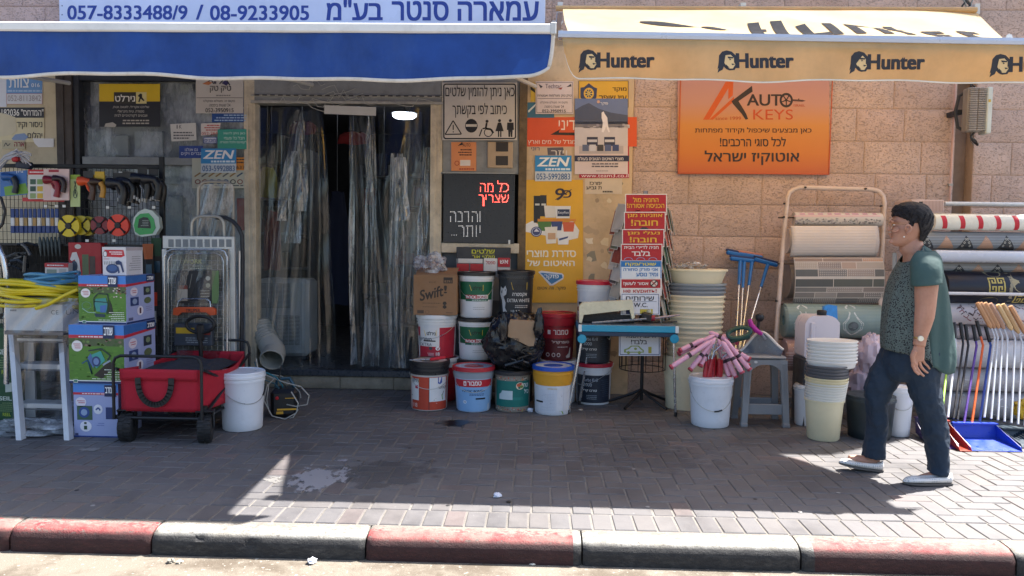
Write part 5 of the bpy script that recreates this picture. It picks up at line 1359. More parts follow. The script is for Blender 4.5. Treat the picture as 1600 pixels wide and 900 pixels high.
def crumple(name, label, cat, c, sx, sy, sz, mat, seed, amp=.25, parent=None, n=(28, 18), zpow=1.0, freq=2.2):
 r = random.Random(seed); ph = [Vector((r.uniform(0, 9), r.uniform(0, 9), r.uniform(0, 9))) for _ in range(5)]
 from mathutils import noise as mn
 def f(a, b):
  th = 2 * pi * a; ph_ = pi * b
  d = Vector((cos(th) * sin(ph_), sin(th) * sin(ph_), cos(ph_)))
  k = 1 + amp * mn.noise(d * freq + ph[0]) + amp * .9 * abs(mn.noise(d * freq * 2.3 + ph[1])) + amp * .35 * mn.noise(d * freq * 6 + ph[2])
  return (c[0] + d.x * sx * k, c[1] + d.y * sy * k, max(c[2] + d.z * sz * k, c[2] - sz * .93))
 mb = MB(); mb.grid(f, n[0], n[1], mat)
 return mb.build(name, parent, label=label, cat=cat, ang=28)
crumple('plastic_bag', 'crumpled pinkish clear plastic bag on top of the cardboard box', 'bag', (X(672, Yk, 405), Yk, z1 + .075), .125, .09, .095, film('bag_pink', 'e0d2d4', .5, .35, .2, (9, 9, 9)), 3, .45)
# black rubbish bag with a cardboard piece, on the teal pail
BAGM = M('111217', .3, 0, .2, 9, .25, 22, spec=.6)
t = thing('garbage_bag', 'black garbage bag stuffed with cardboard on the teal labelled pail', 'bag', (C['x'], C['Y'], C['z1']))
cb = (X(803, C['Y'], 540), C['Y'] + .02, C['z1'] + .215)
crumple('bag_skin', None, None, cb, .245, .17, .235, BAGM, 8, .13, t, (72, 44), freq=1.9)
mb = MB()
for k in range(9):
 a = radians(-100 + 26 * k); pts = []
 for i in range(8):
  f = i / 7; pts.append((cb[0] + .12 * cos(a) + .05 * sin(k + i), cb[1] - .175 - .02 * sin(pi * f) + .06 * f, cb[2] + .14 * sin(a) - .10 * f + .03))
 mb.tube(pts, [.004 + .012 * sin(pi * i / 7) for i in range(8)], BAGM, 7)
mb.build('gathered_folds', t)
mb = MB(); Yc_ = cb[1] - .215
q = [P(a, b, Yc_) for a, b in ((789, 524), (797, 500), (840, 502), (834, 541), (826, 541), (808, 532))]
mb.prism([(v.x, v.z) for v in q], Yc_, Yc_ + .05, M('a08468', .85, 0, .08, 5, .1, 90)); mb.build('cardboard_piece', t, smooth=False)
p = Print(flat(Yc_, .0008)); p.text('TION', 799, 528, 811, 533, '2a2220', 1, bold=.02); p.build(t)
for k, (a, b, c_, d_) in enumerate(((836, 504, 848, 500), (783, 500, 790, 520))):
 crumple('bag_fold', None, None, tuple(P((a + c_) / 2, (b + d_) / 2 + 6, Yc_ - .0)), .035, .03, .11, BAGM, 20 + k, .4, t, (20, 14))
# scraper with red handle on the black lid
t = thing('scraper', 'red handled scraper lying on the black lidded pail', 'tool', (A['x'], A['Y'] - .08, A['z1']))
zc_ = A['z1'] + .012
mb = MB(); mb.box((A['x'] + .08, A['Y'] - .10, zc_ + .012), (.13, .03, .024), M('c01f2e', .35), rz=.25, ry=-.12, bev=.008); mb.build('handle', t)
mb = MB(); mb.tube([(A['x'] - .14, A['Y'] - .14, zc_), (A['x'] + .03, A['Y'] - .11, zc_ + .004)], .004, M('c9c9c6', .3, .8), 6); mb.build('rod', t)
# ---- sign carousel
Yc0 = -.50
t = thing('sign_carousel', 'black wire carousel stand loaded with red and blue warning signs', 'sign stand', (X(1003, Yc0, 640), Yc0, 0))
blkm = M('1b1c20', .4, .3, .1, 9)
px_ = X(1005, Yc0, 500)
mb = MB(); mb.tube([(px_, Yc0, .05), (px_, Yc0, Z(296, Yc0))], .014, blkm, 10); mb.build('pole', t)
mb = MB(); mb.box((px_ - .01, Yc0 - .02, Z(300, Yc0)), (.03, .03, .04), M('8a8fa0', .5)); mb.build('cap', t)
for k in range(5):
 a = 2 * pi * k / 5 + .35
 mb = MB(); mb.tube([(px_, Yc0, .14), (px_ + .08 * cos(a), Yc0 + .08 * sin(a), .10), (px_ + .29 * cos(a), Yc0 + .24 * sin(a), .018)], .012, blkm, 8); mb.build('leg', t)
for z in (Z(520, Yc0), Z(572, Yc0)):
 mb = MB(); mb.tube([(px_ + .19 * cos(2 * pi * k / 20), Yc0 + .19 * sin(2 * pi * k / 20), z) for k in range(20)], .004, blkm, 5, closed=True)
 mb.build('wire_ring', t)
mb = MB()
for k in range(20):
 a = 2 * pi * k / 20; mb.tube([(px_ + .19 * cos(a), Yc0 + .19 * sin(a), Z(520, Yc0)), (px_ + .19 * cos(a), Yc0 + .19 * sin(a), Z(572, Yc0))], .003, blkm, 5)
mb.build('basket_wires', t)
RD = 'a81820'; YL = 'd9a82c'; WT = 'dedad6'; BL = '1c6cae'
cards = [
 ('red parking forbidden sign with yellow Hebrew at the top of the carousel', (977, 303, 1042, 336), RD, lambda p: (p.text('החניה מול', 989, 308, 1029, 316, YL, 2, bold=.05), p.text('הכניסה אסורה!', 980, 317.5, 1038, 325, YL, 2, bold=.05), p.ring(997, 333, 5, 5, .25, WT, 1, 12, pi, 2 * pi), p.ring(1020, 333, 5, 5, .25, WT, 1, 12, pi, 2 * pi))),
 ('red ear protection sign, second from the top of the carousel', (975, 331, 1040, 362), RD, lambda p: (p.text('אוזניות מגן', 980, 334, 1035, 341, YL, 2, bold=.05), p.text('חובה!', 986, 343, 1028, 353, YL, 2, bold=.06), p.poly([(999, 358), (1003, 355), (1010, 355), (1014, 358)], '22222a', 2))),
 ('red shoe protection sign, third from the top of the carousel', (972, 358, 1038, 386), RD, lambda p: (p.text('נעלי מגן', 980, 361, 1031, 368, YL, 2, bold=.05), p.text('חובה!', 984, 370, 1026, 379, YL, 2, bold=.06))),
 ('red residents only parking sign with white Hebrew on the carousel', (970, 381, 1035, 410), RD, lambda p: (p.text('חניה לדיירי הבית', 975, 383.5, 1029, 389, WT, 2, bold=.04), p.text('בלבד', 987, 391, 1016, 400, WT, 2, bold=.05), [p.ring(a, 406, 7, 4, .2, '8a8ab0', 2, 10, pi, 2 * pi) for a in (982, 1001, 1020)])),
 ('blue police unloading sign on the carousel', (969, 407, 1034, 438), 'd6dade', lambda p: (p.rect(971, 409, 1032, 417, BL), p.text('שוטר/פקח', 977, 410, 1025, 416.5, 'd8c83a', 2, bold=.06), p.text('אני פורק סחורה', 974, 419, 1028, 425, BL, 2, bold=.05), p.text('ומיד נוסע', 994, 426, 1028, 432, BL, 2, bold=.05), p.frame(969.6, 407.6, 1033.4, 437, 1.2, BL))),
 ('red no smoking sign in Hebrew and Russian on the carousel', (969, 435, 1034, 462), 'd8d2cc', lambda p: (p.rect(971, 436.5, 1032, 450, RD), p.text('אסור לעשן!', 974, 440, 1013, 447, WT, 2, bold=.05), p.disc(1022, 443, 6.5, 6, '2a1a1c', 2), p.disc(1022, 443, 5.2, 4.8, 'd8c8b8', 3), p.line([(1017, 447), (1026, 439)], 2, '3a2a20', 4), p.line([(1018, 439), (1026, 447)], 1.2, RD, 5), p.text('не курить!', 974, 451.5, 1026, 459, RD, 2, bold=.04))),
 ('white restroom sign reading W.C. on the carousel', (970, 458, 1031, 492), 'cfd2da', lambda p: (p.frame(971.5, 459.5, 1029.5, 491, .8, '23305c'), p.text('שירותים', 978, 463, 1022, 470, '1f1d26', 2, bold=.03), p.text('W.C.', 990, 473, 1012, 480, '1f1d26', 2, bold=.03), p.rect(974, 471, 1026, 471.5, '23305c'), p.rect(978, 483, 990, 491, '23305c'), p.rect(1000, 483, 1020, 491, 'b8a83a'))),
 ('white electric vehicles only sign with green car low on the carousel', (967, 512, 1032, 556), 'd2d4da', lambda p: (p.frame(968.5, 513.5, 1030.5, 554.5, 1, '2a3060'), p.text('לרכב חשמלי', 975, 521, 1026, 528, '1f1d26', 2, bold=.04), p.text('בלבד!', 986, 530, 1011, 538, '1f1d26', 2, bold=.04), p.poly([(975, 551), (975, 546), (981, 544), (986, 540), (998, 540), (1003, 545), (1006, 547), (1006, 551)], '8a9a4a', 1), p.poly([(978, 549.5), (978, 547), (983, 545.5), (987, 541.5), (997, 541.5), (1001, 546), (1004, 548), (1004, 549.5)], 'd2d4da', 2), p.disc(982, 551, 2.5, 2.5, '8a9a4a', 3, 10), p.disc(999, 551, 2.5, 2.5, '8a9a4a', 3, 10), p.rect(1013, 542, 1018, 552, 'a8a23a', 1), p.disc(993, 545, 2.5, 2, '8a9a4a', 3, 10))),
]
for k, (lb, (a, b, c_, d_), col, dr) in enumerate(cards):
 sign('warning_sign', lb, 'sign', a, b, c_, d_, Yc0 - .20 - .012 * (k if k < 7 else -.5), WT if col == RD else col, thick=.003, draw=(lambda p, a=a, b=b, c_=c_, d_=d_, col=col, dr=dr: (p.rect(a + 1.3, b + 1.3, c_ - 1.3, d_ - 1.3, col, 1) if col == RD else None, dr(p))))
r = random.Random(12)
scols = ['a85a4a', '3a5a48', 'b0a89a', '4a4e56', 'c8c4bc', '8a3a34', '5a6a5a', 'b8b4b0']
for side in (-1, 1):
 for k in range(7):
  for j in range(3):
   yy = 318 + k * 27 + j * 5
   xi = (972 if side < 0 else 1040) + side * (3 + j * 4) - (k * 1.2)
   lb = '%s sign card outward in the %s row on the %s side of the carousel' % (ORD[j], ORD[k], 'left' if side < 0 else 'right')
   A0 = P(xi, yy, Yc0 - .12 + .07 * j);
   w_ = .17; h_ = .21
   o = thing('sign_card', lb, 'sign', (A0.x, A0.y, A0.z - h_ / 2), 'sign cards on the %s side of the carousel' % ('left' if side < 0 else 'right'))
   mb = MB(); mb.T = Matrix.Translation(Vector((A0.x, A0.y, A0.z - h_ / 2)) - Vector((0, 0, 0))) @ Matrix.Rotation(side * -.22, 4, 'Y') @ Matrix.Rotation(side * (1.22 + .1 * j), 4, 'Z')
   mb.box((0, 0, 0), (w_, .003, h_), M('cfc9c2', .5, 0, .05), bev=0); mb.box((0, -.0022, 0), (w_ - .012, .001, h_ - .012), M(r.choice(scols), .5), bev=0); mb.build('card', o, smooth=False)
# ---- teal folding table
Yt0 = yf(890, 648)
t = thing('folding_table', 'small teal edged folding table with chrome legs', 'table', (X(980, Yt0, 515), Yt0 + .2, 0))
tx0, tx1 = X(904, Yt0, 515), X(1060, Yt0, 518); zt1, zt0 = Z(509, Yt0, 980), Z(526, Yt0, 980)
zmid = Z(519, Yt0, 980)
teal = M('1f93b4', .4, 0, .05, 5, .03, 40, .15, '3a5a60')
mb = MB(); mb.bx(tx0, tx1, Yt0 - .004, Yt0 + .40, zmid, zt1, teal, .003); mb.build('edge_band', t, smooth=False)
mb = MB(); mb.bx(tx0 + .003, tx1 - .003, Yt0 + .004, Yt0 + .392, zt0, zmid - .001, M('12314c', .4), .003); mb.build('under_frame', t, smooth=False)
mb = MB(); mb.bx(tx0 + .006, tx1 - .006, Yt0 + .006, Yt0 + .39, zt1, zt1 + .004, M('6f7780', .4, 0, .2, 8, .1, 60, .5, '3a3c40')); mb.build('table_top', t, smooth=False)
for a, b in ((tx0 - .002, tx0 + .024), (tx1 - .024, tx1 + .002)):
 mb = MB(); mb.bx(a, b, Yt0 - .0075, Yt0 + .004, zmid - .002, zt1 + .003, Pm('d8dcda'), .002); mb.build('corner_cap', t, smooth=False)
chrome = M('c9cbce', .22, .85, .05, 9, .0)
for (a, b, c_, d_, dy) in ((909, 530, 888, 650, 0), (1053, 530, 1057, 652, 0), (921, 530, 905, 632, .36), (1044, 530, 1046, 636, .36)):
 p0, p1 = P(a, b, Yt0 + .02 + dy), None
 g = G(c_, d_); mid = Vector((g.x * .15 + p0.x * .85, Yt0 + .02 + dy, .38))
 mb = MB(); mb.tube([p0, (p0.x * .6 + g.x * .4, Yt0 + .02 + dy, p0.z * .55), (g.x, Yt0 + .02 + dy, .0)], .010, chrome, 8); mb.build('leg', t)
 mb = MB(); mb.tube([(g.x, Yt0 + .02 + dy, .0), (g.x, Yt0 + .02 + dy, .035)], .013, Pm('1a1b1e'), 8); mb.build('foot_cap', t)
 if dy == 0:
  mb = MB(); mb.lathe([(0, -.006), (.033, -.006), (.036, .0), (.033, .006), (0, .006)], teal, (p0.x, Yt0 - .002, p0.z + .005), 20, ax='y'); mb.build('hinge', t)
# things on the table
ty = zt1 + .005
cream_p = M('cfcaae', .3, 0, .1, 7, .5, 35)
t = thing('roller_packet', 'shiny cream wrapped long packet lying tilted on the teal table', 'packet', (X(947, Yt0, 490), Yt0 + .1, ty))
q = [(905, 478), (911, 473), (988, 469), (992, 496), (988, 499), (984, 484), (912, 492), (909, 505), (905, 504)]
v = [P(a, b, Yt0 + .03) for a, b in q]
mb = MB(); mb.prism([(p.x, p.z) for p in v], Yt0 + .03, Yt0 + .11, cream_p); mb.build('packet_body', t, smooth=False)
t = thing('paint_tray', 'dark slanted tray of bristles under the cream packet on the table', 'tray', (X(950, Yt0, 500), Yt0 + .2, ty))
mb = MB(); a0_, a1_ = X(908, Yt0 + .15, 495), X(992, Yt0 + .15, 495); mb.bx(a0_, a1_, Yt0 + .13, Yt0 + .33, ty, ty + .085, M('23262a', .6, 0, .3, 30, .5, 120), .01); mb.build('tray_body', t)
mb = MB(); mb.bx(X(904, Yt0 + .12, 470), X(962, Yt0 + .12, 470), Yt0 + .20, Yt0 + .28, ty + .0855, ty + .12, M('7a4a3e', .6, 0, .25, 20), .006); mb.build('wood_strip', t)
t = thing('cutter_tool', 'black tool with red knob at the right end of the teal table', 'tool', (X(1012, Yt0, 490), Yt0 + .15, ty))
mb = MB(); mb.box((X(1010, Yt0 + .1, 490), Yt0 + .12, ty + .055), (.09, .08, .075), Pm('15161a'), rz=.2, ry=.25, bev=.014); mb.build('tool_body', t)
mb = MB(); mb.lathe([(0, 0), (.022, 0), (.024, .025), (0, .03)], M('8e1f34', .4), (X(1018, Yt0 + .1, 488), Yt0 + .10, ty + .05), 16, ax='x'); mb.build('knob', t)
mb = MB(); mb.lathe([(0, 0), (.03, .002), (.018, .03), (0, .036)], film('cap', 'e0e4e8', .5, .3, .1, (20, 20, 20)), (X(1014, Yt0 + .1, 480), Yt0 + .12, ty + .09), 16); mb.build('clear_dome', t)
for k, (a, b, c_, d_, col, lb) in enumerate(((925, 506, 1010, 498, '8a8f98', 'grey metal profile lying along the front of the table'), (1000, 500, 1062, 492, '9a8f98', 'long clear wrapped strip sticking out right of the table'), (915, 503, 990, 505, '4c5666', 'dark blue wrapped blade set on the table'), (985, 506, 1058, 503, '3c4048', 'black wrapped handle on the right of the table'))):
 t = thing('wrapped_strip', lb, 'tool', tuple(P((a + c_) / 2, (b + d_) / 2, Yt0 + .1)))
 p0, p1 = P(a, b, Yt0 + .04 + .05 * k), P(c_, d_, Yt0 + .06 + .05 * k); p0.z = max(p0.z, ty + .01); p1.z = max(p1.z, ty + .012)
 mb = MB(); mb.tube([p0, p0.lerp(p1, .5), p1], [.008, .010, .007], M(col, .25, .3, .2, 20, .2), 6); mb.build('strip_body', t)
# ---- stack of big cream tubs
Yk2 = -.50
tb = None
def tub(label, cx, z1, R, hgt, colr, ring=None, group=None, low=False, Yc=Yk2, ey=.8, name='plastic_tub'):
 x = X(cx, Yc, 500)
 t = thing(name, label, 'tub', (x, Yc, z1 - hgt), group)
 m = M(colr, .4, 0, .04, 4, .03, 40, .12, '8a806c')
 mb = MB(); mb.lathe([(0, z1 - hgt), (R * .78, z1 - hgt), (R * .80, z1 - hgt + .01), (R * .955, z1 - .02), (R * .955, z1 - .001), (R * .93, z1 - .001), (R * .90, z1 - .03), (R * .77, z1 - hgt + .012), (0, z1 - hgt + .012)], m, (x, Yc, 0), 44, ey=ey); mb.build('tub_body', t, ang=50)
 mb = MB(); mb.lathe([(R * .955, z1 - .018), (R, z1 - .016), (R * 1.005, z1 - .004), (R * .99, z1 + .001), (R * .955, z1)], m, (x, Yc, 0), 44, ey=ey); mb.build('tub_rim', t, ang=50)
 return x
s_ = S(Yk2, 1.5)
edges = [(444, '80878c'), (450, '6e757c'), (456, '7a8188'), (463, 'd9cdb0')]
for k in range(13): edges.append((471 + k * 8.2, 'd9cdb0'))
edges = edges[::-1]
for k, (py, c_) in enumerate(edges):
 f = (py - 420) / 150
 nn = len(edges) - 1 - k; tub(('grey tub in the tall nested stack, %s from the top' % ORD[nn + 1] if c_ != 'd9cdb0' else 'cream tub in the tall nested stack, %s from the top' % ORD[nn + 1]), 1088 - 4 * f, Z(py, Yk2 - .2, 1088), (92 - 9 * f) / 2 / s_, .20, c_, group='nested cream and grey tubs')
tub('cream tub with deep rim topmost of the tall nested stack', 1087, Z(421, Yk2 - .15, 1088), 47 / s_, .13, 'dcd0b0')
x = X(1078, Yk2, 600)
t = thing('wicker_basket', 'tall cream plastic wicker laundry basket under the nested tubs', 'basket', (x, Yk2, 0))
zt_ = Z(560, Yk2 - .2, 1088)
mb = MB()
def bk(a, b):
 an = 2 * pi * a; R = (.195 + .03 * b)
 R *= 1 + .012 * sin(an * 40) * (1 if int(b * 26) % 2 else -1)
 return (x + R * cos(an), Yk2 + R * .8 * sin(an), .0 + zt_ * b)
mb.grid(bk, 160, 26, M('d6cbae', .5, 0, .05, 6, .1, 60, .2, '8a806c')); mb.build('woven_side', t, ang=180)
mb = MB(); mb.lathe([(0, .002), (.19, .002), (.19, .02), (0, .02)], M('d6cbae', .5), (x, Yk2, 0), 40, ey=.8); mb.build('base', t)
crumple('crumpled_wrap', 'crumpled clear wrap lying on top of the tall tub stack', 'wrap', (X(1078, Yk2, 415), Yk2, Z(416, Yk2, 1078)), .12, .08, .03, film('wrap', 'ded6d0', .4, .4, .2, (12, 12, 12)), 14, .5)
# ---- mops leaning on the wall
bm_ = M('1668b0', .4, 0, .08, 6)
for k, (hx, hy, bx_, by_, ex, lb) in enumerate(((1157, 400, 1151, 512, 1148, 'blue headed squeegee leaning on the stone wall, leftmost'), (1163, 408, 1157, 512, 1158, 'blue headed squeegee half hidden behind the leftmost one'), (1176, 402, 1161, 512, 1158, 'blue headed squeegee leaning, third from the left'), (1200, 412, 1173, 502, 1168, 'blue headed squeegee leaning furthest right'))):
 Y0 = -.10 - .03 * (k % 2); Y1 = -.75
 a, b = P(hx, hy, Y0), P(bx_, by_, -.62)
 t = thing('squeegee', lb, 'squeegee', tuple(b))
 m_ = a.lerp(b, .42)
 mb = MB(); mb.tube([a, a.lerp(m_, .9), m_], [.017, .013, .012], bm_, 8); mb.build('sleeve', t)
 c_ = b + (b - a) * .55; c_.z = max(c_.z, .3)
 mb = MB(); mb.tube([m_, c_], .0075, chrome, 8); mb.build('pole', t)
 mb = MB()
 w_ = .17; sl = (-.18, -.1, -.14, -.25)[k]
 mb.box((a.x - .02, a.y, a.z + .012), (w_ * 1.25, .05, .035), bm_, ry=-sl, bev=.01); mb.build('head', t)
 mb = MB(); mb.box((a.x - .02, a.y + .002, a.z + .035), (w_ * 1.28, .022, .022), M(('23305a', '2a3a6a', 'c8846c', '23305a')[k], .6), ry=-sl, bev=.004); mb.build('blade', t)
# ---- pail of pink wrapped rolls
W1 = pail('white_pail', 'white pail holding pink wrapped paint rollers in front of the wicker basket', 'pail', 1110, 588, 670, 70, 58, 'd9dde4', rim='dde1e8', open_=True, rimh=.16, nrings=2, handle=(0, .50, .15), grip=.35)
pink = M('dba3b8', .2, 0, .1, 8, .2, 40); pinkd = M('a83a4c', .4)
rolls = [((1112, 532), (1048, 574)), ((1118, 528), (1078, 578)), ((1112, 536), (1094, 572)), ((1122, 530), (1150, 590)), ((1128, 533), (1160, 583)), ((1132, 530), (1172, 578)), ((1116, 524), (1060, 553)), ((1108, 519), (1140, 532)), ((1135, 540), (1172, 562)), ((1100, 530), (1062, 548)), ((1120, 536), (1140, 590)), ((1128, 524), (1153, 536)), ((1140, 548), (1170, 572))]
for k, (a, b) in enumerate(rolls):
 Ya_ = W1['Y'] - .10 + .045 * (k % 4) + (.06 if k > 5 else 0)
 p0, p1 = P(*a, Ya_ + .03), P(*b, Ya_ - .05)
 t = thing('paint_roller', 'pink wrapped paint roller above the white pail, %s from the left by its tip' % ORD[sorted(rolls, key=lambda q: q[1]).index((a, b))], 'paint roller', tuple(p0), 'pink wrapped rollers in the white pail')
 d = (p1 - p0); L = d.length; n_ = 10
 mb = MB(); mb.tube([p0 + d * i / n_ for i in range(n_ + 1)], [.008] + [.019] * (n_ - 1) + [.012], pink, 10); mb.build('sleeve', t)
 mb = MB(); e = p1 + d.normalized() * .003; mb.tube([p1 - d.normalized() * .012, e], .0205, pinkd, 10); mb.build('end_cap', t)
 mb = MB(); m_ = p0.lerp(p1, .55); mb.tube([m_ - d.normalized() * .012, m_ + d.normalized() * .012], .0197, Pm('3a2430'), 10); mb.build('label_band', t)
 base = Vector((W1['x'] + .09 * sin(k * 2.1), W1['Y'] + .07 * cos(k * 1.7), .12))
 elb = p0.lerp(Vector((W1['x'] + .10 * sin(k * 2.1), W1['Y'] + .05 * cos(k * 1.7), W1['z1'] + .06)), .45)
 mb = MB(); mb.tube([p1.lerp(p0, .95), elb, elb.lerp(base, .2)], .0035, chrome, 6); mb.build('wire', t)
 mb = MB(); mb.tube([elb.lerp(base, .12), elb.lerp(base, .3), base], [.012, .018, .013], M('a01828', .35), 8); mb.build('handle', t)
# ---- grey plastic stool with things on it
gm = M('83878c', .4, 0, .05, 5, .03, 40, .1, '5a5c60')
Ysf = yf(1195, 668)
def stool(label, dz, dy, dx):
 x0, x1 = X(1160, Ysf, 610) + dx, X(1236, Ysf, 610) + dx; zt_ = Z(556, Ysf + .05, 1200) + dz; Yq = Ysf + dy
 t = thing('plastic_stool', label, 'stool', ((x0 + x1) / 2, Yq + .15, dz))
 mb = MB(); mb.bx(x0 + .025, x1 - .025, Yq + .035, Yq + .28, zt_ - .03, zt_, gm, .014); mb.build('seat', t, ang=30)
 for (sx, sy) in ((0, 0), (1, 0), (0, 1), (1, 1)):
  xt = (x0 + .05) if sx == 0 else (x1 - .05); xb = (x0 + .022) if sx == 0 else (x1 - .022)
  yt_ = Yq + .05 if sy == 0 else Yq + .26; yb_ = Yq + .02 if sy == 0 else Yq + .29
  mb = MB(); w1, w2 = .026, .022
  for sgn, th in ((0, 0),):
   vs = []
   for (cx_, cy_, z_, w_) in ((xt, yt_, zt_ - .028, w1), (xb, yb_, dz, w2)):
    for a, b in ((-1, -1), (1, -1), (1, 1), (-1, 1)): vs.append((cx_ + a * w_, cy_ + b * w_ * .8, z_))
   mb.add(vs, [(0, 1, 2, 3), (7, 6, 5, 4)] + [(i, i + 4, (i + 1) % 4 + 4, (i + 1) % 4) for i in range(4)], gm)
  mb.bx(xb - w2 - .004, xb + w2 + .004, yb_ - w2, yb_ + w2, dz, dz + .03, gm, .004)
  mb.build('leg', t, smooth=False)
  if sy == 0:
   mb = MB()
   for q in (-.012, 0, .012): mb.box(((xt + xb) / 2 + q, (yt_ + yb_) / 2 - .021, zt_ * .5 + dz * .5), (.004, .004, (zt_ - dz) * .8), gm, ry=(xt - xb) / (zt_ - dz))
   mb.build('rib', t, smooth=False, kind='stuff')
 for y_ in (Yq + .030, Yq + .27):
  mb = MB()
  n = 12; top = zt_ - .03
  for i in range(n):
   u0, u1 = i / n, (i + 1) / n
   def low(u): return top - .035 - .05 * abs(2 * u - 1) ** 3
   xa, xb2 = x0 + .07 + (x1 - x0 - .14) * u0, x0 + .07 + (x1 - x0 - .14) * u1
   mb.add([(xa, y_, low(u0)), (xb2, y_, low(u1)), (xb2, y_, top), (xa, y_, top), (xa, y_ + .012, low(u0)), (xb2, y_ + .012, low(u1)), (xb2, y_ + .012, top), (xa, y_ + .012, top)], [(0, 1, 2, 3), (7, 6, 5, 4), (0, 4, 5, 1)], gm)
  mb.build('apron', t, smooth=False)
  mb = MB(); mb.bx(x0 + .05, x1 - .05, y_, y_ + .014, dz + .09, dz + .17, gm, .004); mb.build('lower_brace', t, smooth=False)
 mb = MB(); mb.lathe([(0, -.002), (.013, -.002), (.013, .0)], Pm('c8cacc'), (x0 + (x1 - x0) * .28, Yq + .027, zt_ - .045), 12, ax='y', ex=1, ey=.7); mb.build('badge', t)
 return zt_, x0, x1, Yq
zs_, sx0_, sx1_, _ = stool('grey plastic stool holding brushes and a child seat', 0, 0, 0)
sxm = (sx0_ + sx1_) / 2
t = thing('child_seat', 'translucent grey child seat with white rim on the grey stool', 'seat', (sxm, Ysf + .15, zs_))
hz_pts = []
for i in range(25):
 f = i / 24
 px = 1128 + 96 * f; py = 553 - 30 * math.exp(-((f - .62) / .26) ** 2) + 4 * sin(f * 6)
 hz_pts.append(P(px, py - 2, Ysf + .05 + .12 * sin(pi * f)))
mb = MB(); mb.tube(hz_pts, .010, M('d4cfc8', .4), 8); mb.build('rim', t)
mb = MB(); base_z2 = zs_ + .002
mb.grid(lambda a, b: (lambda q: (q.x * (1 - b * .15) + sxm * b * .15, q.y - .01 * b, q.z * (1 - b) + base_z2 * b))(hz_pts[int(round(a * 24))]), 24, 6, M('5f646c', .25, 0, .15, 6, .1, 20)); mb.build('shell', t)
def ringbrush(name, label, px, py, Yq, rx, ry_, m, rot):
 t = thing(name, label, 'brush', tuple(P(px, py, Yq)))
 c0 = P(px, py, Yq); pts = []
 for k in range(20):
  a = 2 * pi * k / 20; u, v_ = rx * cos(a), ry_ * sin(a)
  pts.append((c0.x + u * cos(rot) - v_ * sin(rot), c0.y + .02 * sin(a), c0.z + u * sin(rot) + v_ * cos(rot)))
 mb = MB(); mb.tube(pts, .017, m, 8, closed=True); mb.build('grip_ring', t)
 mb = MB(); mb.box((c0.x, c0.y + .02, c0.z - .05), (rx * 2.0, .07, .03), m, ry=-rot, bev=.01); mb.build('block', t)
 return t
ringbrush('hand_brush', 'dark green hand brush with loop handle on the child seat', 1155, 520, Ysf + .10, .085, .035, M('16433c', .4), .25)
t = thing('magenta_scoop', 'magenta curved plastic handle beside the green hand brush', 'scoop', tuple(P(1178, 510, Ysf + .12)))
mb = MB(); mb.tube([P(1171, 499, Ysf + .12), P(1174, 508, Ysf + .12), P(1181, 516, Ysf + .12), P(1190, 522, Ysf + .13)], [.016, .02, .02, .014], M('b0248c', .35), 10); mb.build('handle', t)
mb = MB(); mb.tube([P(1190, 522, Ysf + .13), P(1196, 530, Ysf + .14)], .012, Pm('8a8a90'), 8); mb.build('shaft', t)
t = thing('ball_brush', 'black ball ended brush standing behind the magenta handle', 'brush', tuple(P(1186, 512, Ysf + .2)))
mb = MB(); mb.lathe([(0, -.035), (.02, -.028), (.032, -.01), (.033, .008), (.022, .026), (0, .033)], Pm('1a1b1f'), tuple(P(1187, 496, Ysf + .2)), 18); mb.build('ball', t)
mb = MB(); mb.tube([P(1186, 501, Ysf + .2), P(1182, 530, Ysf + .2)], .012, Pm('1a1b1f'), 8); mb.build('stem', t)
# ============================================================ LEFT SIDE: GARDEN RACK, BOXES, LADDERS, WAGON
# ---- wire rack on the shop window
Yr = -.62
t = thing('display_rack', 'black wire display rack hung with garden tools in front of the shop window', 'rack', (X(140, Yr, 600), Yr, 0))
rk = M('202226', .45, .3, .1, 9)
mb = MB(); mb.bx(X(250, Yr, 400), X(257, Yr, 400), Yr, Yr + .03, 0, Z(245, Yr, 253), rk, .003); mb.build('post', t, smooth=False)
mb = MB(); mb.bx(X(-40, Yr, 400), X(-33, Yr, 400), Yr, Yr + .03, 0, Z(245, Yr, 0), rk, .003); mb.build('post', t, smooth=False)
mb = MB(); mb.bx(X(-33, Yr, 300), X(250, Yr, 300), Yr, Yr + .03, Z(263, Yr, 150), Z(257, Yr, 150), rk, .003); mb.build('top_bar', t, smooth=False)
for z in (Z(385, Yr, 150), Z(500, Yr, 150), .12):
 mb = MB(); mb.bx(X(-33, Yr, 400), X(250, Yr, 400), Yr - .04, Yr + .25, z, z + .018, rk); mb.build('shelf', t, smooth=False)
mb = MB()
x0_, x1_ = X(-33, Yr + .04, 400), X(250, Yr + .04, 400)
n_ = 44
for k in range(n_ + 1):
 x = x0_ + (x1_ - x0_) * k / n_; mb.bx(x - .0015, x + .0015, Yr + .040, Yr + .043, .1, Z(262, Yr, 150), rk)
for k in range(28):
 z = .12 + (Z(262, Yr, 150) - .12) * k / 27; mb.bx(x0_, x1_, Yr + .0435, Yr + .0465, z - .0015, z + .0015, rk)
mb.build('wire_grid', t, smooth=False, kind='stuff')
mb = MB(); mb.bx(X(-33, Yr, 400), X(250, Yr, 400), Yr + .26, Yr + .27, .1, Z(385, Yr, 150), M('1c1d20', .8)); mb.build('dark_backing', t, smooth=False)
mb = MB()
for (a, b) in ((188, 270), (100, 322), (88, 322), (71, 322), (168, 324), (202, 324), (240, 324), (136, 376), (178, 376)):
 pbox(mb, a - 2.5, b - 2, a + 2.5, b + 2, Yr - .10, .002, Pm('d8d8d4'), 0); p_ = P(a, b - 2, Yr - .10); mb.tube([(p_.x, Yr + .03, p_.z), (p_.x, Yr - .10, p_.z)], .0025, rk, 5)
mb.build('hooks', t, smooth=False, kind='stuff')
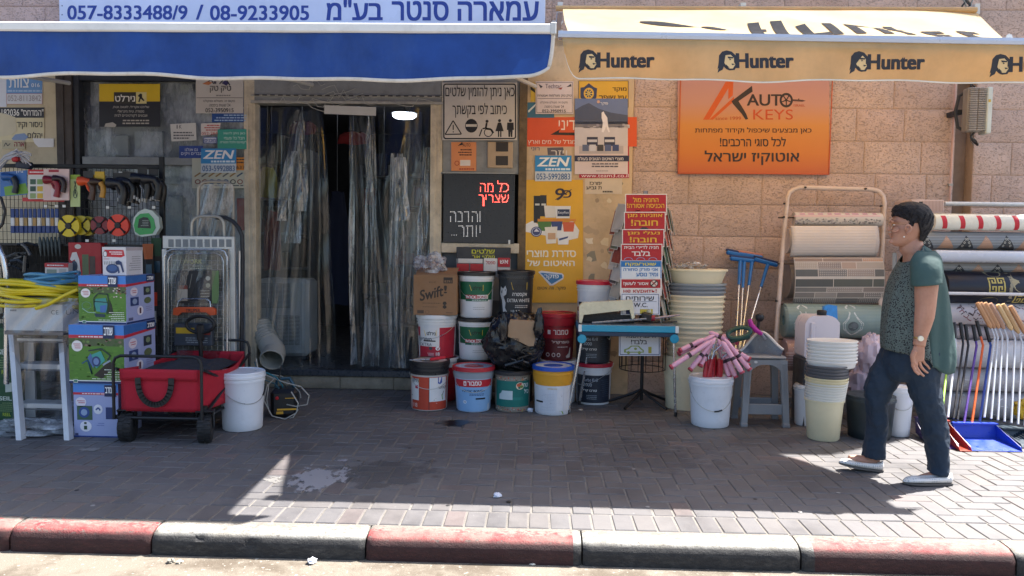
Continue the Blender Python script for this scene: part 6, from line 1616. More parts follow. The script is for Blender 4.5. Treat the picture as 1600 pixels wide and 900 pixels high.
def blister(label, x0, y0, x1, y1, Y, col, draw, tilt=0):
 t = thing('blister_pack', label, 'tool', tuple(P((x0 + x1) / 2, y1, Y)))
 q = [P(a, b, Y) for a, b in ((x0, y1 + tilt), (x1, y1), (x1, y0), (x0, y0 + tilt))]
 mb = MB(); mb.prism([(v.x, v.z) for v in q], Y, Y + .006, M(col, .4, 0, .05, 8)); mb.build('card', t, smooth=False)
 p = Print(flat(Y)); draw(p); p.build(t)
 return t
def gun(t, px, py, Y, s, col, col2=None, flip=1, name='spray_gun'):
 """a trigger spray nozzle: round head, barrel, curved grip and trigger"""
 c = P(px, py, Y); k = s / S(Y, c.x); m = M(col, .35, 0, .05, 9); m2 = M(col2 or col, .35, 0, .05, 9)
 def q(a, b, d=0): return (c.x + flip * a * k, Y + d, c.z - b * k)
 mb = MB(); mb.tube([q(-8, 0), q(-5, 0), q(1, 0), q(6, 1)], [5.4 * k, 5.4 * k, 3.8 * k, 3.6 * k], m2, 12); mb.build('head', t)
 mb = MB(); mb.tube([q(5, 1), q(8, 6), q(8, 13), q(6, 21)], [3.9 * k, 3.7 * k, 3.4 * k, 3.8 * k], m, 10); mb.build('grip', t)
 mb = MB(); mb.tube([q(1, 4), q(3, 9), q(7, 14)], [1.6 * k, 1.5 * k, 1.1 * k], m2, 6); mb.build('trigger', t)
Yp = Yr - .11
b1 = blister('blue and green card with dark hose nozzle, leftmost on the rack', 0, 266, 42, 304, Yp, '3a6cae', lambda p: (p.poly([(6, 292), (40, 286), (45, 302), (8, 306)], '6fa040', 1), p.text('גרדן', 25, 267, 36, 271, 'e4e8ee', 2, bold=.03)), 3)
gun(b1, 15, 276, Yp - .02, 1.2, '1c2430', '2a5a9c')
b2 = blister('white and red card of yellow hose connectors on the rack', 44, 265, 70, 311, Yp - .01, 'd0cfca', lambda p: (p.rect(44, 265, 70, 273, 'b8202c'), p.lines(46, 267, 68, 271, 1, 'e4dcdc', 2, 2), [p.rect(47 + (k % 2) * 11, 280 + 11 * (k // 2), 56 + (k % 2) * 11, 288 + 11 * (k // 2), ['3c5c4a', '7a9a5a', '2a4a40', 'c9a63a', '8aa06a', 'c9a63a'][k], 1) for k in range(6)]))
b3 = blister('pink and red card with red and black spray gun on the rack', 68, 264, 108, 313, Yp - .02, 'd4b9b4', lambda p: (p.rect(76, 265, 92, 269, '9c2838'), p.rect(80, 294, 106, 311, 'd8c6c6', 1)))
gun(b3, 80, 281, Yp - .045, 1.25, '8a1f30', '7d1c2c'); gun(b3, 92, 279, Yp - .05, 1.0, '2c1c22')
t = thing('red_header_strip', 'red strip label across the rack under the pink card', 'label', tuple(P(65, 312, Yp)))
mb = MB(); pbox(mb, 35, 309, 100, 315, Yp + .02, .004, M('b4262e', .4), 0); mb.build('strip', t, smooth=False)
b4 = blister('pale green card with small pruning shears on the rack', 110, 273, 125, 323, Yp, 'b4c486', lambda p: (p.rect(110, 273, 125, 280, '8fae3e'), p.line([(116, 283), (119, 293), (115, 307)], 1.4, '4a5a4a', 2), p.line([(119, 283), (116, 294), (120, 308)], 1.4, '3a4a44', 2), p.ring(117.5, 303, 3.5, 7, .25, '5a6a5a', 2)))
for k, (a, b, s_, c1, c2, lb) in enumerate(((134, 283, 1.35, '4a3228', 'd8562c', 'orange headed spray gun hanging on the rack'), (152, 284, 1.15, 'b8862c', '3a2a20', 'yellow and brown spray gun behind the orange one'), (181, 286, 1.55, '17181c', '24262c', 'black spray gun hanging in the middle of the rack'), (196, 284, 1.45, '1b1d22', '2c2e34', 'black spray gun second from the rack middle'), (219, 278, 1.5, '16171b', '1f2126', 'black spray gun left of the right rack post'), (236, 280, 1.5, '121316', '22242a', 'black spray gun nearest the right rack post'))):
 t = thing('spray_gun', lb, 'spray gun', tuple(P(a, b + 30, Yp)))
 gun(t, a, b, Yp - .02 - .02 * (k % 3), s_, c1, c2)
 if k > 1:
  gun(t, a + 7, b + 3, Yp + .03, s_, c1, c2)
 mb = MB(); pbox(mb, a - 4, b - 16, a + 11, b - 5, Yp - .012, .003, M(('24262a', 'c8a62a', '1f2024', '1c1d22', '202226', '1d1e24')[k], .5), 0); mb.build('tag', t, smooth=False)
t = blister('yellow tag card hanging above the brown spray gun', 146, 273, 164, 287, Yp + .01, 'cfae2a', lambda p: p.lines(148, 276, 160, 284, 3, '3a3420', 1, 3))
mb = MB()
r = random.Random(5)
for k in range(16):
 p_ = P(185 + k * 4.2, 312 + r.uniform(-4, 2), Yp - .03); mb.box((p_.x, p_.y, p_.z), (.015, .02, .03), Pm('a8a8a6'), bev=.003)
mb.build('pale_tips', None, cat='tips', kind='stuff', label='pale plastic tips in a row under the black spray guns')
# row of blue brushes
for k in range(11):
 px = 19 + k * 6.9
 t = thing('paint_brush', 'blue handled brush on the rack, %s from the left in its row' % ORD[k], 'brush', tuple(P(px, 365, Yp)), 'blue brushes in a row on the rack')
 Yb2 = Yp - .02 + .012 * (k % 2)
 mb = MB(); pbox(mb, px - 2.6, 326, px + 2.6, 340, Yb2, .014, M('1d3c7a', .4), .003); pbox(mb, px - 3, 353, px + 3, 364, Yb2 - .002, .018, M('1f3a74', .4), .003); mb.build('handle', t, smooth=False)
 mb = MB(); pbox(mb, px - 2.6, 340.2, px + 2.6, 352.8, Yb2 - .001, .016, M(('cfd2d4', 'b5905a', 'd2cfc8', 'a88a58')[k % 4], .6), .002); mb.build('label_band', t, smooth=False)
# reels
def reel(label, px, py, R, col, Y, spokes=True):
 t = thing('line_reel', label, 'reel', tuple(P(px, py + R, Y)))
 c = P(px, py, Y); k = 1 / S(Y, c.x); m = M(col, .35, 0, .06, 9)
 mb = MB(); mb.lathe([(0, 0), (R * k, 0), (R * k, .004), (R * k * .98, .012), (R * k, .03), (0, .03)], m, (c.x, Y, c.z), 32, ax='y'); mb.build('disc', t)
 bk_ = Pm('191a1c')
 mb = MB(); mb.lathe([(0, -.010), (R * k * .26, -.010), (R * k * .30, .0), (0, .001)], bk_, (c.x, Y - .001, c.z), 20, ax='y'); mb.build('hub', t)
 for q in range(4):
  a = pi / 4 + q * pi / 2
  mb = MB(); mb.tube([(c.x + R * k * .2 * cos(a), Y - .002, c.z + R * k * .2 * sin(a)), (c.x + R * k * .7 * cos(a), Y - .002, c.z + R * k * .7 * sin(a)), (c.x + R * k * .97 * cos(a), Y - .002, c.z + R * k * .97 * sin(a))], [R * k * .07, R * k * .08, R * k * .15], bk_, 6)
  mb.build('spoke', t)
 return t
reel('yellow and black line reel behind, at the right', 136, 353, 15, 'a89a2a', Yp + .04)
reel('yellow and black line reel behind the front yellow one', 126, 352, 15, 'b8a62a', Yp + .01)
reel('bright yellow line reel with black spokes on the rack', 107, 353, 17, 'd8bd1f', Yp - .03)
reel('dark red line reel left of the bright red one', 155, 352, 14, '7d1a2a', Yp)
reel('bright red line reel with black spokes on the rack', 184, 352, 17, 'e03a24', Yp - .03)
for a, b, c_ in ((95, 328, 18), (150, 327, 14), (176, 327, 18)):
 pass
t = thing('tape_reel', 'green and clear tape reel pack right of the red reel', 'reel', tuple(P(230, 370, Yp)))
q = [P(a, b, Yp - .03) for a, b in ((207, 350), (209, 340), (216, 331), (226, 326), (238, 329), (248, 340), (250, 356), (243, 367), (222, 370), (211, 366))]
mb = MB(); mb.prism([(v.x, v.z) for v in q], Yp - .03, Yp + .02, M('b9c4bc', .2, 0, .05, 9)); mb.build('shell', t, smooth=False)
q = [P(a, b, Yp - .034) for a, b in ((209, 352), (212, 340), (219, 334), (232, 333), (240, 342), (243, 356), (238, 365), (218, 367), (211, 362))]
mb = MB(); mb.prism([(v.x, v.z) for v in q], Yp - .034, Yp - .0305, M('2f9a50', .35)); mb.build('green_face', t, smooth=False)
p = Print(flat(Yp - .0345)); p.poly([(215, 356), (217, 342), (224, 339), (231, 340), (235, 348), (236, 357)], '26302c', 1); p.lines(219, 343, 232, 354, 4, 'a8b0a8', 2, 3, .3); p.build(t)
# lower rack: dark pouches, packs, saws
for k in range(6):
 px = 62 + k * 6
 t = thing('trowel', 'dark hand trowel below the blue brushes, %s from the left' % ORD[k], 'trowel', tuple(P(px, 398, Yp)), 'dark trowels under the brushes')
 mb = MB(); mb.tube([P(px, 370, Yp + .01 * k), P(px + 1, 380, Yp + .01 * k), P(px + 2, 400, Yp + .01 * k)], [.006, .016, .004], M('3c464a', .4, .3), 8); mb.build('blade', t)
def saw(label, pts, col, Y, col2='1e2024', sheath='2e4a5a'):
 t = thing('pruning_saw', label, 'saw', tuple(P(pts[-1][0], pts[-1][1], Y)))
 mb = MB(); mb.tube([P(pts[0][0], pts[0][1], Y), P(pts[1][0], pts[1][1], Y)], [.045, .035], M(col, .4), 4); mb.build('handle', t, smooth=False)
 mb = MB(); mb.tube([P(pts[1][0], pts[1][1], Y + .001), P(pts[2][0], pts[2][1], Y + .001)], [.036, .028], M(col2, .5), 4); mb.build('sheath', t, smooth=False)
 mb = MB(); pbox(mb, pts[1][0] - 4, pts[1][1] + 8, pts[1][0] + 5, pts[1][1] + 26, Y - .035, .003, M(sheath, .4), 0); mb.build('label_card', t, smooth=False)
saw('orange handled pruning saw hanging by the right rack post', ((231, 381), (232, 405), (233, 500)), 'b5643e', Yp - .02)
saw('orange and white pruning saw between the boxes and the ladder', ((237, 457), (239, 478), (241, 524)), 'd0402a', Yp - .10, '3a3c40', 'b8b4ac')
saw('dark green hedge shears beside the rack post', ((244, 372), (245, 400), (246, 470)), '1f4a34', Yp + .05)
def pack(label, x0, y0, x1, y1, Y, d, col, draw=None, side=None, z0=None):
 t = thing('product_box', label, 'box', tuple(P((x0 + x1) / 2, y1, Y)))
 mb = MB(); b = pbox(mb, x0, y0, x1, y1, Y, d, M(col, .5, 0, .04, 6, .03, 50), .003, z0); mb.build('carton', t, smooth=False)
 if draw: p = Print(boxmap(b[0], b[1], b[2], b[3], Y)); draw(p); p.build(t)
 if side: p = Print(sidemap(b[1], Y, Y + d, b[2], b[3])); side(p); p.build(t, 'side_print', 'side_lettering')
 return t, b
pack('red tool box printed with a white saw handle on the rack shelf', 107, 379, 158, 432, Yp + .02, .10, 'a81f28', lambda p: (p.poly([(.05, .5), (.12, .3), (.25, .28), (.33, .5), (.38, 1), (.26, 1), (.2, .5), (.1, .55)], 'd4cfca', 1), p.rect(.42, .35, .62, 1, '5a6a4a', 1), p.disc(.18, .7, .1, .16, '3c4a5a', 2), p.disc(.3, .12, .1, .07, 'c8c2ba', 2), p.rect(.64, .4, .82, 1, '4a3a34', 1)))
pack('small red and white box of connectors above the yellow hose', 70, 411, 107, 431, Yp - .04, .16, 'c9c6c4', lambda p: (p.rect(0, 0, 1, .34, 'b22630', 1), p.lines(.1, .08, .8, .28, 1, 'e0d8d8', 2, 2), p.rect(.08, .5, .5, .9, '7f8f86', 1), p.rect(.6, .45, .9, .9, 'a8a8a6', 1)))
t = thing('wrapped_tools', 'dark jumble of wrapped tools at the left end of the rack shelf', 'tools', tuple(P(40, 405, Yp)))
r = random.Random(8)
for k in range(9):
 a = P(r.uniform(-5, 60), r.uniform(372, 425), Yp + .02 * k); b = P(r.uniform(10, 70), r.uniform(380, 430), Yp + .02 * k)
 mb = MB(); mb.tube([a, a.lerp(b, .5) + Vector((0, 0, .02)), b], r.uniform(.008, .02), M(r.choice(['1c1d20', '26282c', '3a3c40', '55585c']), .3, .1, .1, 9), 7); mb.build('tool', t)
t = thing('cable_whips', 'bundle of white and grey plastic whips at upper left of the rack', 'bundle', tuple(P(30, 262, Yp)))
r = random.Random(15)
for k in range(22):
 a = P(-4 + r.uniform(-6, 6), 262 + r.uniform(-4, 4), Yp); b = P(22 + r.uniform(-4, 6), 240 + r.uniform(-7, 8), Yp - .02 + r.uniform(-.03, .03)); c = P(46 + r.uniform(-8, 4), 250 + r.uniform(-12, 10), Yp)
 mb = MB(); mb.tube([a, a.lerp(b, .5) + Vector((0, 0, .03)), b, b.lerp(c, .6) + Vector((0, 0, .02)), c], .006, M(r.choice(['c4c6cc', 'a9adb5', 'd4d4d4', '8a8e98', 'b8bcc4']), .4), 6); mb.build('whip', t)
mb = MB(); p_ = P(25, 249, Yp - .05); mb.box(tuple(p_), (.05, .05, .035), M('a8242c', .5), ry=-.3, bev=.008); mb.build('red_tie', t)
mb = MB(); p_ = P(38, 258, Yp + .02); mb.box(tuple(p_), (.12, .06, .06), Pm('1f2a40'), ry=.1, bev=.01); mb.build('navy_sleeve', t)
# ---- far left: green boxes and a chrome tube
for k, (y0, y1, lb) in enumerate(((512, 592, 'dark green printed box at the left edge, upper'), (592, 672, 'dark green printed box at the left edge, on the ground'))):
 pack(lb, -40, y0, 20 + k * 3, y1, -1.42, .3, '1c4a2c', lambda p: (p.poly([(.78, .1), (.95, .08), (.95, .3), (.78, .32)], 'b4bcb4', 1), p.text('SEIL', .62, .42, .93, .52, 'c8d0c4', 1, bold=.04), p.lines(.6, .56, .94, .8, 5, '8aa06a', 1, 4, .3), p.text('REEL', .7, .82, .9, .9, 'a8b83a', 1, bold=.03)), z0=0 if k else None)
t = thing('chrome_trolley', 'chrome bent tube handle of a trolley at the left edge', 'trolley', tuple(P(0, 470, -1.5)))
pts = [P(a, b, -1.5) for a, b in ((-30, 372), (-14, 374), (-2, 386), (5, 402), (9, 425), (11, 450), (10, 600))]
mb = MB(); mb.tube(pts, .018, chrome, 12); mb.build('tube', t)
mb = MB(); pts = [P(a, b, -1.46) for a, b in ((-20, 295), (2, 310), (8, 330), (4, 350), (-6, 362))]; mb.tube(pts, .010, Pm('1b1c1f'), 8); mb.build('black_loop', t)
# ---- step ladder under wrap with carton and hoses on top
Yl = -1.62
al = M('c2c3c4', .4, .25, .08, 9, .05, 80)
t = thing('step_ladder', 'aluminium step ladder wrapped in clear film at the left', 'ladder', (X(65, Yl, 600), Yl, 0))
for (a, b, c_, d_, w_) in ((16, 514, 29, 688, 8), (94, 514, 104, 688, 8)):
 p0 = P(a, b, Yl + .10); p1 = G(c_, d_)
 mb = MB(); dd = p1 - p0
 hw = w_ / 2 / S(Yl, p0.x)
 vs = []
 for q in (p0, p1):
  for sx, sy in ((-1, 0), (1, 0), (1, 1), (-1, 1)): vs.append((q.x + sx * hw, q.y + sy * .05, q.z))
 mb.add(vs, [(0, 1, 2, 3), (7, 6, 5, 4)] + [(i, i + 4, (i + 1) % 4 + 4, (i + 1) % 4) for i in range(4)], al); mb.build('rail', t, smooth=False)
for (a, b, c_, d_) in ((24, 569, 98, 577), (23, 631, 103, 638), (26, 529, 98, 533)):
 Ys2 = Yl + .05 - (b - 520) / 170 * .12
 mb = MB(); pbox(mb, a, b, c_, d_, Ys2 - .01, .14, al, .002)
 mb.bx(X(a, Ys2), X(c_, Ys2), Ys2 - .012, Ys2 - .0102, Z(d_ + 2, Ys2, 60), Z(d_, Ys2, 60), Pm('5c6066'))
 mb.build('step', t, smooth=False)
mb = MB(); pbox(mb, 38, 525, 54, 652, Yl + .30, .02, al, .002); mb.build('rear_brace', t, smooth=False)
for a in (42, 47): pass
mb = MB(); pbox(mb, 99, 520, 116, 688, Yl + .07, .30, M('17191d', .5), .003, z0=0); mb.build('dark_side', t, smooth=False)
FW = film('wrap_ladder', 'e6e8ea', .6, .07, .12, (6, 6, 1.5))
mb = MB()
def wrapf(a, b):
 px = 12 + 100 * a + 6 * b; py = 514 + 172 * b
 q = P(px, py, Yl - .03); return (q.x, Yl - .02 + .02 * sin(a * 9 + b * 4) + .012 * sin(a * 23 + b * 9), max(q.z, .01))
mb.grid(wrapf, 36, 20, FW); mb.build('film_wrap', t, ang=180)
crumple('plastic_sheet', 'crumpled pale plastic film on the pavers at the ladder foot', 'film', (X(62, Yl - .1, 680), Yl - .10, .035), .26, .15, .045, film('floor_film', 'c4c4c6', .5, .9, .25, (7, 7, 7)), 31, .6)
# carton on the ladder
t, cb_ = pack('white carton wrapped in film resting on the step ladder', 8, 476, 98, 515, Yl - .04, .36, 'd8d6d4', lambda p: (p.text('CE', .80, .20, .93, .36, '55565a', 1), p.lines(.05, .15, .2, .3, 1, '7a7a7e', 1, 3)), lambda p: (p.text('UN', .1, .2, .5, .4, '55565a', 1)), z0=Z(517, Yl - .04, 50))
t2_ = M('6b6664', .5)
mb = MB(); mb.bx(cb_[0] - .004, cb_[1] + .004, Yl - .046, Yl + .322, cb_[2] - .028, cb_[2] - .001, t2_); mb.build('carton_base', t, smooth=False)
def wrapc(a, b):
 px = 5 + 118 * a; py = 466 + 54 * b; q = P(px, py, Yl - .06); return (q.x, Yl - .055 + .015 * sin(a * 17 + b * 7), q.z)
mb = MB(); mb.grid(wrapc, 30, 10, FW); mb.build('film_wrap', t, ang=180)
def coil(name, label, cx, cy, Y, rx, rz, col, n_, rad, seed, dy=.0, tail=None, tilt=.0):
 t = thing(name, label, 'hose', tuple(P(cx, cy, Y)))
 r = random.Random(seed); c0 = P(cx, cy, Y); m = M(col, .35, 0, .08, 14, .05, 60, .1, '5a5030')
 for k in range(n_):
  ox, oz, orx, ory = r.uniform(-.012, .012), rz * (k / (n_ - 1) - .5) * 1.6 if n_ > 1 else 0, rx * r.uniform(.90, 1.06), r.uniform(.17, .21)
  ph = r.uniform(0, 6); pts = []
  for i in range(40):
   a = 2 * pi * i / 40
   pts.append((c0.x + ox + orx * cos(a), c0.y + ory * sin(a), c0.z + oz + .012 * sin(a * 2 + ph) + tilt * cos(a) + .006 * sin(3 * a + ph)))
  mb = MB(); mb.tube(pts, rad, m, 9, closed=True); mb.build('hose_loop', t)
 if tail:
  mb = MB(); mb.tube([P(*q) for q in tail], rad, m, 9); mb.build('hose_end', t)
 return t
coil('garden_hose', 'coil of bright yellow garden hose on the white carton', 62, 458, Yl + .14, .30, .10, 'cdb81c', 9, .013, 3, tail=[(122, 452, Yl - .06), (100, 462, Yl - .08), (75, 476, Yl - .09), (56, 482, Yl - .09)], tilt=-.015)
coil('garden_hose', 'coil of blue grey hose lying on the yellow hose', 85, 437, Yl + .16, .175, .045, '4d86a4', 5, .011, 5)
# ---- stacked hose reel boxes
def reelbox(label, x0, y0, x1, y1, Y, d, z0, kind):
 if kind < 2:
  def dr(p):
   p.rect(0, 0, 1, .17, '3d7cc8', 1); p.rect(0, .17, 1, .225, 'b8283c', 1); p.lines(.02, .18, .62, .22, 1, 'e8d8dc', 2, 4, .5)
   p.rect(0, .225, 1, .95, '4f7d2c', 1); p.rect(0, .225, 1, .36, '4a5a3a', 2); r = random.Random(kind + 4)
   for q in range(26): p.disc(r.uniform(.02, .98), r.uniform(.24, .37), .03, .022, r.choice(['5a7a3c', '3c5a2c', '6b8a4a', '7a6a5a']), 3, 7)
   if kind == 0:
    for q in range(22): p.disc(r.uniform(.74, 1.0), r.uniform(.25, .45), .02, .014, r.choice(['c8b0a8', 'd8ccc8', '7a3a34', '5a3a34']), 4, 7)
   for q in range(40): p.disc(r.uniform(.02, .98), r.uniform(.42, .92), r.uniform(.02, .06), .012, r.choice(['57872f', '466f28', '628f38']), 2, 8)
   p.disc(.155, .36, .10, .095, 'dedcda', 5); p.lines(.09, .31, .22, .41, 3, 'b8485a', 6, 2, .4)
   if kind == 0:
    p.poly([(.62, .78), (.74, .80), (.70, .60), (.66, .5)], '1f2b20', 3); p.poly([(.36, .48), (.58, .46), (.62, .62), (.58, .76), (.38, .74), (.34, .60)], '3a8a88', 5); p.poly([(.46, .62), (.60, .60), (.57, .76), (.46, .76)], '3f68a4', 6)
    p.line([(.34, .74), (.33, .46), (.42, .37), (.62, .38), (.64, .50), (.60, .80)], .022, '16302f', 7); p.line([(.33, .53), (.62, .55)], .018, '1c3836', 7); p.poly([(.33, .78), (.56, .80), (.56, .86), (.36, .85)], '1f3a4a', 7); p.ring(.17, .62, .10, .08, .10, '5f8a7a', 5); p.line([(.08, .68), (.2, .76), (.36, .77)], .014, '8fb8a4', 6)
   else:
    p.poly([(.45, .86), (.72, .62), (.85, .66), (.60, .92)], '2a2622', 4); p.poly([(.38, .52), (.58, .44), (.66, .60), (.50, .74), (.42, .66)], '3f9a90', 5); p.poly([(.34, .56), (.40, .48), (.48, .66), (.44, .74)], '4a6a9a', 6); p.line([(.24, .66), (.34, .60), (.42, .84), (.36, .62)], .02, '2a5a7a', 7); p.line([(.36, .44), (.60, .40), (.76, .52), (.70, .60)], .022, '20333a', 7); p.disc(.50, .62, .08, .09, '2a3f6c', 7, 14); p.disc(.50, .62, .05, .06, '6a86b0', 8, 14); p.line([(.62, .68), (.76, .60)], .03, '8a98a8', 8)
   p.rect(.63, 0, .84, .225, '16264e', 8); p.text('שמדב', .65, .03, .81, .17, 'eceef2', 9, bold=.07)
   p.lines(.62, .74, .97, .90, 4, 'd4dccc', 8, 6, .35); p.lines(.22, .905, .97, .93, 1, 'd4dccc', 8, 3, .5)
   p.rect(0, .945, 1, .962, 'dfe4e0', 6); p.rect(0, .962, 1, 1, '1a2f60', 6); p.rect(.08, .93, .16, .99, 'c8d4c8', 7); p.rect(.09, .94, .15, .98, '4a7a6a', 8)
  def sd(p):
   p.poly([(0, 0), (1, 0), (1, .13), (0, .17)], '3566a8', 1); p.poly([(0, .17), (1, .13), (1, .17), (0, .225)], 'b8283c', 1); p.rect(.70, 0, .98, .16, '16264e', 3); p.text('שמדב', .72, .04, .95, .12, 'eceef2', 4, bold=.06)
   p.disc(.26, .34, .13, .09, 'd8cfda', 2); p.lines(.18, .3, .34, .38, 2, 'b8485a', 3, 2, .4); p.rect(.14, .46, .42, .64, '2b3f74', 2); p.disc(.28, .55, .08, .06, '8a9ab8', 3); p.rect(.60, .26, .86, .44, '2c3440', 2); p.disc(.74, .34, .07, .05, '7a8a6a', 3); p.disc(.74, .56, .13, .07, '5f6a4a', 2); p.disc(.47, .76, .11, .10, 'dcd8e2', 2); p.rect(.44, .70, .50, .82, '5a3440', 3); p.lines(.6, .68, .9, .8, 3, '8a8ab0', 2, 3); p.rect(.07, .88, .22, .94, '55587c', 2); p.rect(0, .965, 1, 1, '1a2f60', 2)
 else:
  def dr(p):
   p.rect(0, 0, 1, .17, '4a86d0', 1); p.rect(0, .17, 1, .215, 'b8283c', 1); p.lines(.02, .175, .7, .21, 1, 'e8d8dc', 2, 4, .5); p.rect(.70, .03, .96, .24, '16264e', 3); p.text('שמדב', .72, .06, .93, .18, 'eceef2', 4, bold=.07)
   p.disc(.17, .35, .12, .09, 'd8d4de', 2); p.lines(.09, .31, .26, .38, 2, 'b8485a', 3, 2, .4); p.rect(.08, .42, .42, .68, '3c5a4a', 2); p.disc(.24, .54, .12, .10, '2c4a8a', 3); p.disc(.24, .54, .07, .06, '8aa0c0', 4); p.disc(.55, .48, .10, .09, 'd8dae4', 2); p.line([(.5, .49), (.56, .45), (.6, .5)], .03, '2a4a8a', 3); p.rect(.72, .44, .94, .66, '2a3a6c', 2); p.disc(.27, .80, .13, .10, 'dcdce6', 2); p.rect(.235, .72, .29, .76, '4a5040', 3); p.rect(.23, .79, .30, .86, '2a4a34', 3); p.lines(.5, .72, .68, .8, 2, '6a78b0', 2, 4, .3); p.rect(.03, .93, .1, .97, '444870', 2); p.rect(0, .975, 1, 1, '1a3a80', 3)
  sd = lambda p: p.rect(.05, .2, .9, .7, '8a98c4', 1)
 return pack(label, x0, y0, x1, y1, Y, d, '9aa4cc', dr, sd, z0)
Yx = yf(150, 683)
_, b3_ = reelbox('lilac blue hose reel box at the bottom of the stack', 115, 599, 185, 683, Yx, .30, 0, 2)
_, b2_ = reelbox('hose reel box with tilted reel on grass, middle of the stack', 108, 508, 194, 596, Yx - .01, .42, b3_[3] + .002, 1)
_, b1_ = reelbox('hose reel box with upright teal reel, topmost large box', 123, 431, 197, 507, Yx + .05, .38, b2_[3] + .002, 0)
def dr(p):
 p.rect(0, 0, 1, .30, 'c8c6c8', 1); p.poly([(.1, .1), (.9, .1), (.95, .3), (.8, .36), (.15, .34)], 'b4202e', 2); p.lines(.3, .14, .85, .28, 2, 'e8dcdc', 3, 2, .5); p.disc(.13, .25, .09, .11, 'd8d8da', 3); p.ring(.13, .25, .09, .11, .2, '4a4a50', 4)
 p.disc(.42, .76, .27, .17, '24406c', 2); p.disc(.42, .74, .2, .11, '34568a', 3)
 for q in range(8): p.line([(.10 + .07 * q, .62), (.08 + .075 * q, .5)], .02, '4a5a58', 2)
 p.poly([(.60, .52), (.68, .46), (.82, .52), (.92, .86), (.86, .9), (.76, .62), (.62, .62)], '1f3560', 4); p.disc(.64, .55, .08, .07, '1c3058', 5); p.poly([(.68, .64), (.74, .9), (.66, .92)], '24406c', 4); p.lines(.06, .40, .3, .44, 1, 'b0485a', 3, 2)
pack('small white box picturing a navy hose and spray gun atop the stack', 160, 386, 197, 430, Yx + .08, .22, 'c9c9cf', dr, lambda p: (p.rect(0, 0, 1, .12, 'b0a8ac', 1), p.lines(.15, .3, .85, .85, 7, '8a8a92', 1, 3, .35)), b1_[3] + .002)
# ---- folded trolleys, ladder rack
Yq = -1.12
bei = M('9b958a', .45, .3, .1, 9, .1, 60)
t = thing('hand_truck', 'tall beige arched hand truck behind the silver folding frame', 'hand truck', (X(337, Yq + .2, 560), Yq + .2, 0))
def arch(pts, r_, m, name, t, Y, n=8):
 mb = MB(); mb.tube([P(a, b, Y) if b < 900 else None for a, b in pts], r_, m, n); return mb.build(name, t)
def arch_pts(x0, x1, ytop, ybot, rc=14):
 pts = [(x0, ybot), (x0 + 2, ytop + rc)]
 for k in range(1, 7):
  a = pi * k / 7 * .5 + pi * .5 * 0
  pts.append((x0 + 2 + rc * (1 - cos(pi / 2 * k / 6)), ytop + rc - rc * sin(pi / 2 * k / 6)))
 for k in range(0, 7): pts.append((x1 - 2 - rc * (1 - sin(pi / 2 * (1 - k / 6) + 0)) if False else x1 - 2 - rc + rc * sin(pi / 2 * k / 6), ytop + rc - rc * cos(pi / 2 * k / 6)))
 pts.append((x1, ybot)); return pts
arch(arch_pts(308, 366, 284, 585), .012, bei, 'frame_tube', t, Yq + .2)
arch(arch_pts(298, 352, 338, 520), .011, M('aaa69c', .4, .4), 'lower_handle', t, Yq + .1)
FW2 = film('wrap_truck', 'd4d4d2', .6, .20, .15, (9, 9, 3))
mb = MB()
def wf(a, b):
 q = P(312 + 52 * a, 288 + 82 * b, Yq + .18); return (q.x, Yq + .17 + .02 * sin(a * 13 + b * 5), q.z)
mb.grid(wf, 24, 14, FW2); mb.build('film_wrap', t, ang=180)
for y in (420, 470, 520):
 mb = MB(); mb.tube([P(310, y, Yq + .2), P(365, y, Yq + .2)], .008, bei, 6); mb.build('cross_bar', t)
t = thing('drying_stand', 'silver folded drying rack and ladder frame wrapped in film', 'rack', (X(310, Yq, 600), Yq, 0))
mb = MB(); pbox(mb, 254, 369, 366, 389, Yq, .03, M('b4b6b6', .35, .4, .08, 9), .003); mb.build('head_board', t, smooth=False)
for k in range(9):
 mb = MB(); pbox(mb, 263 + k * 11.3, 374, 271 + k * 11.3, 386, Yq - .003, .004, M('6e7478', .5), 0); mb.build('slot', t, smooth=False)
for a, b in ((254, 261), (359, 367)):
 mb = MB(); pbox(mb, a, 389, b, 592, Yq, .03, M('b4b6b6', .35, .4, .08, 9), .003, z0=0); mb.build('side_rail', t, smooth=False)
for off, c_ in ((0, 'c3c5c8'), (6, 'a9abad')):
 pts = [(257 + off, 585), (257 + off, 402 + off), (261 + off, 393 + off), (268 + off, 390 + off), (343 - off, 390 + off), (351 - off, 393 + off), (355 - off, 402 + off), (355 - off, 585)]
 mb = MB(); mb.tube([P(a, b, Yq - .025) for a, b in pts], .007, M(c_, .25, .7), 8); mb.build('wire_frame', t)
for y in range(400, 580, 7):
 mb = MB(); mb.tube([P(263, y, Yq - .015), P(349, y, Yq - .015)], .0022, M('b8babd', .3, .6), 5); mb.build('cross_wire', t)
for x in range(268, 349, 9):
 mb = MB(); mb.tube([P(x, 396, Yq - .010), P(x, 585, Yq - .010)], .0022, M('b8babd', .3, .6), 5); mb.build('long_wire', t)
mb = MB(); pbox(mb, 264, 396, 348, 590, Yq + .035, .01, M('6f7268', .7, 0, .25, 5), 0, z0=.02); mb.build('backing_sheet', t, smooth=False)
p = Print(flat(Yq - .032));
for a, b in ((270, 400), (276, 402), (284, 398)): p.line([(a + 8, b), (a, b + 22)], 1.4, '9a9a86', 1)
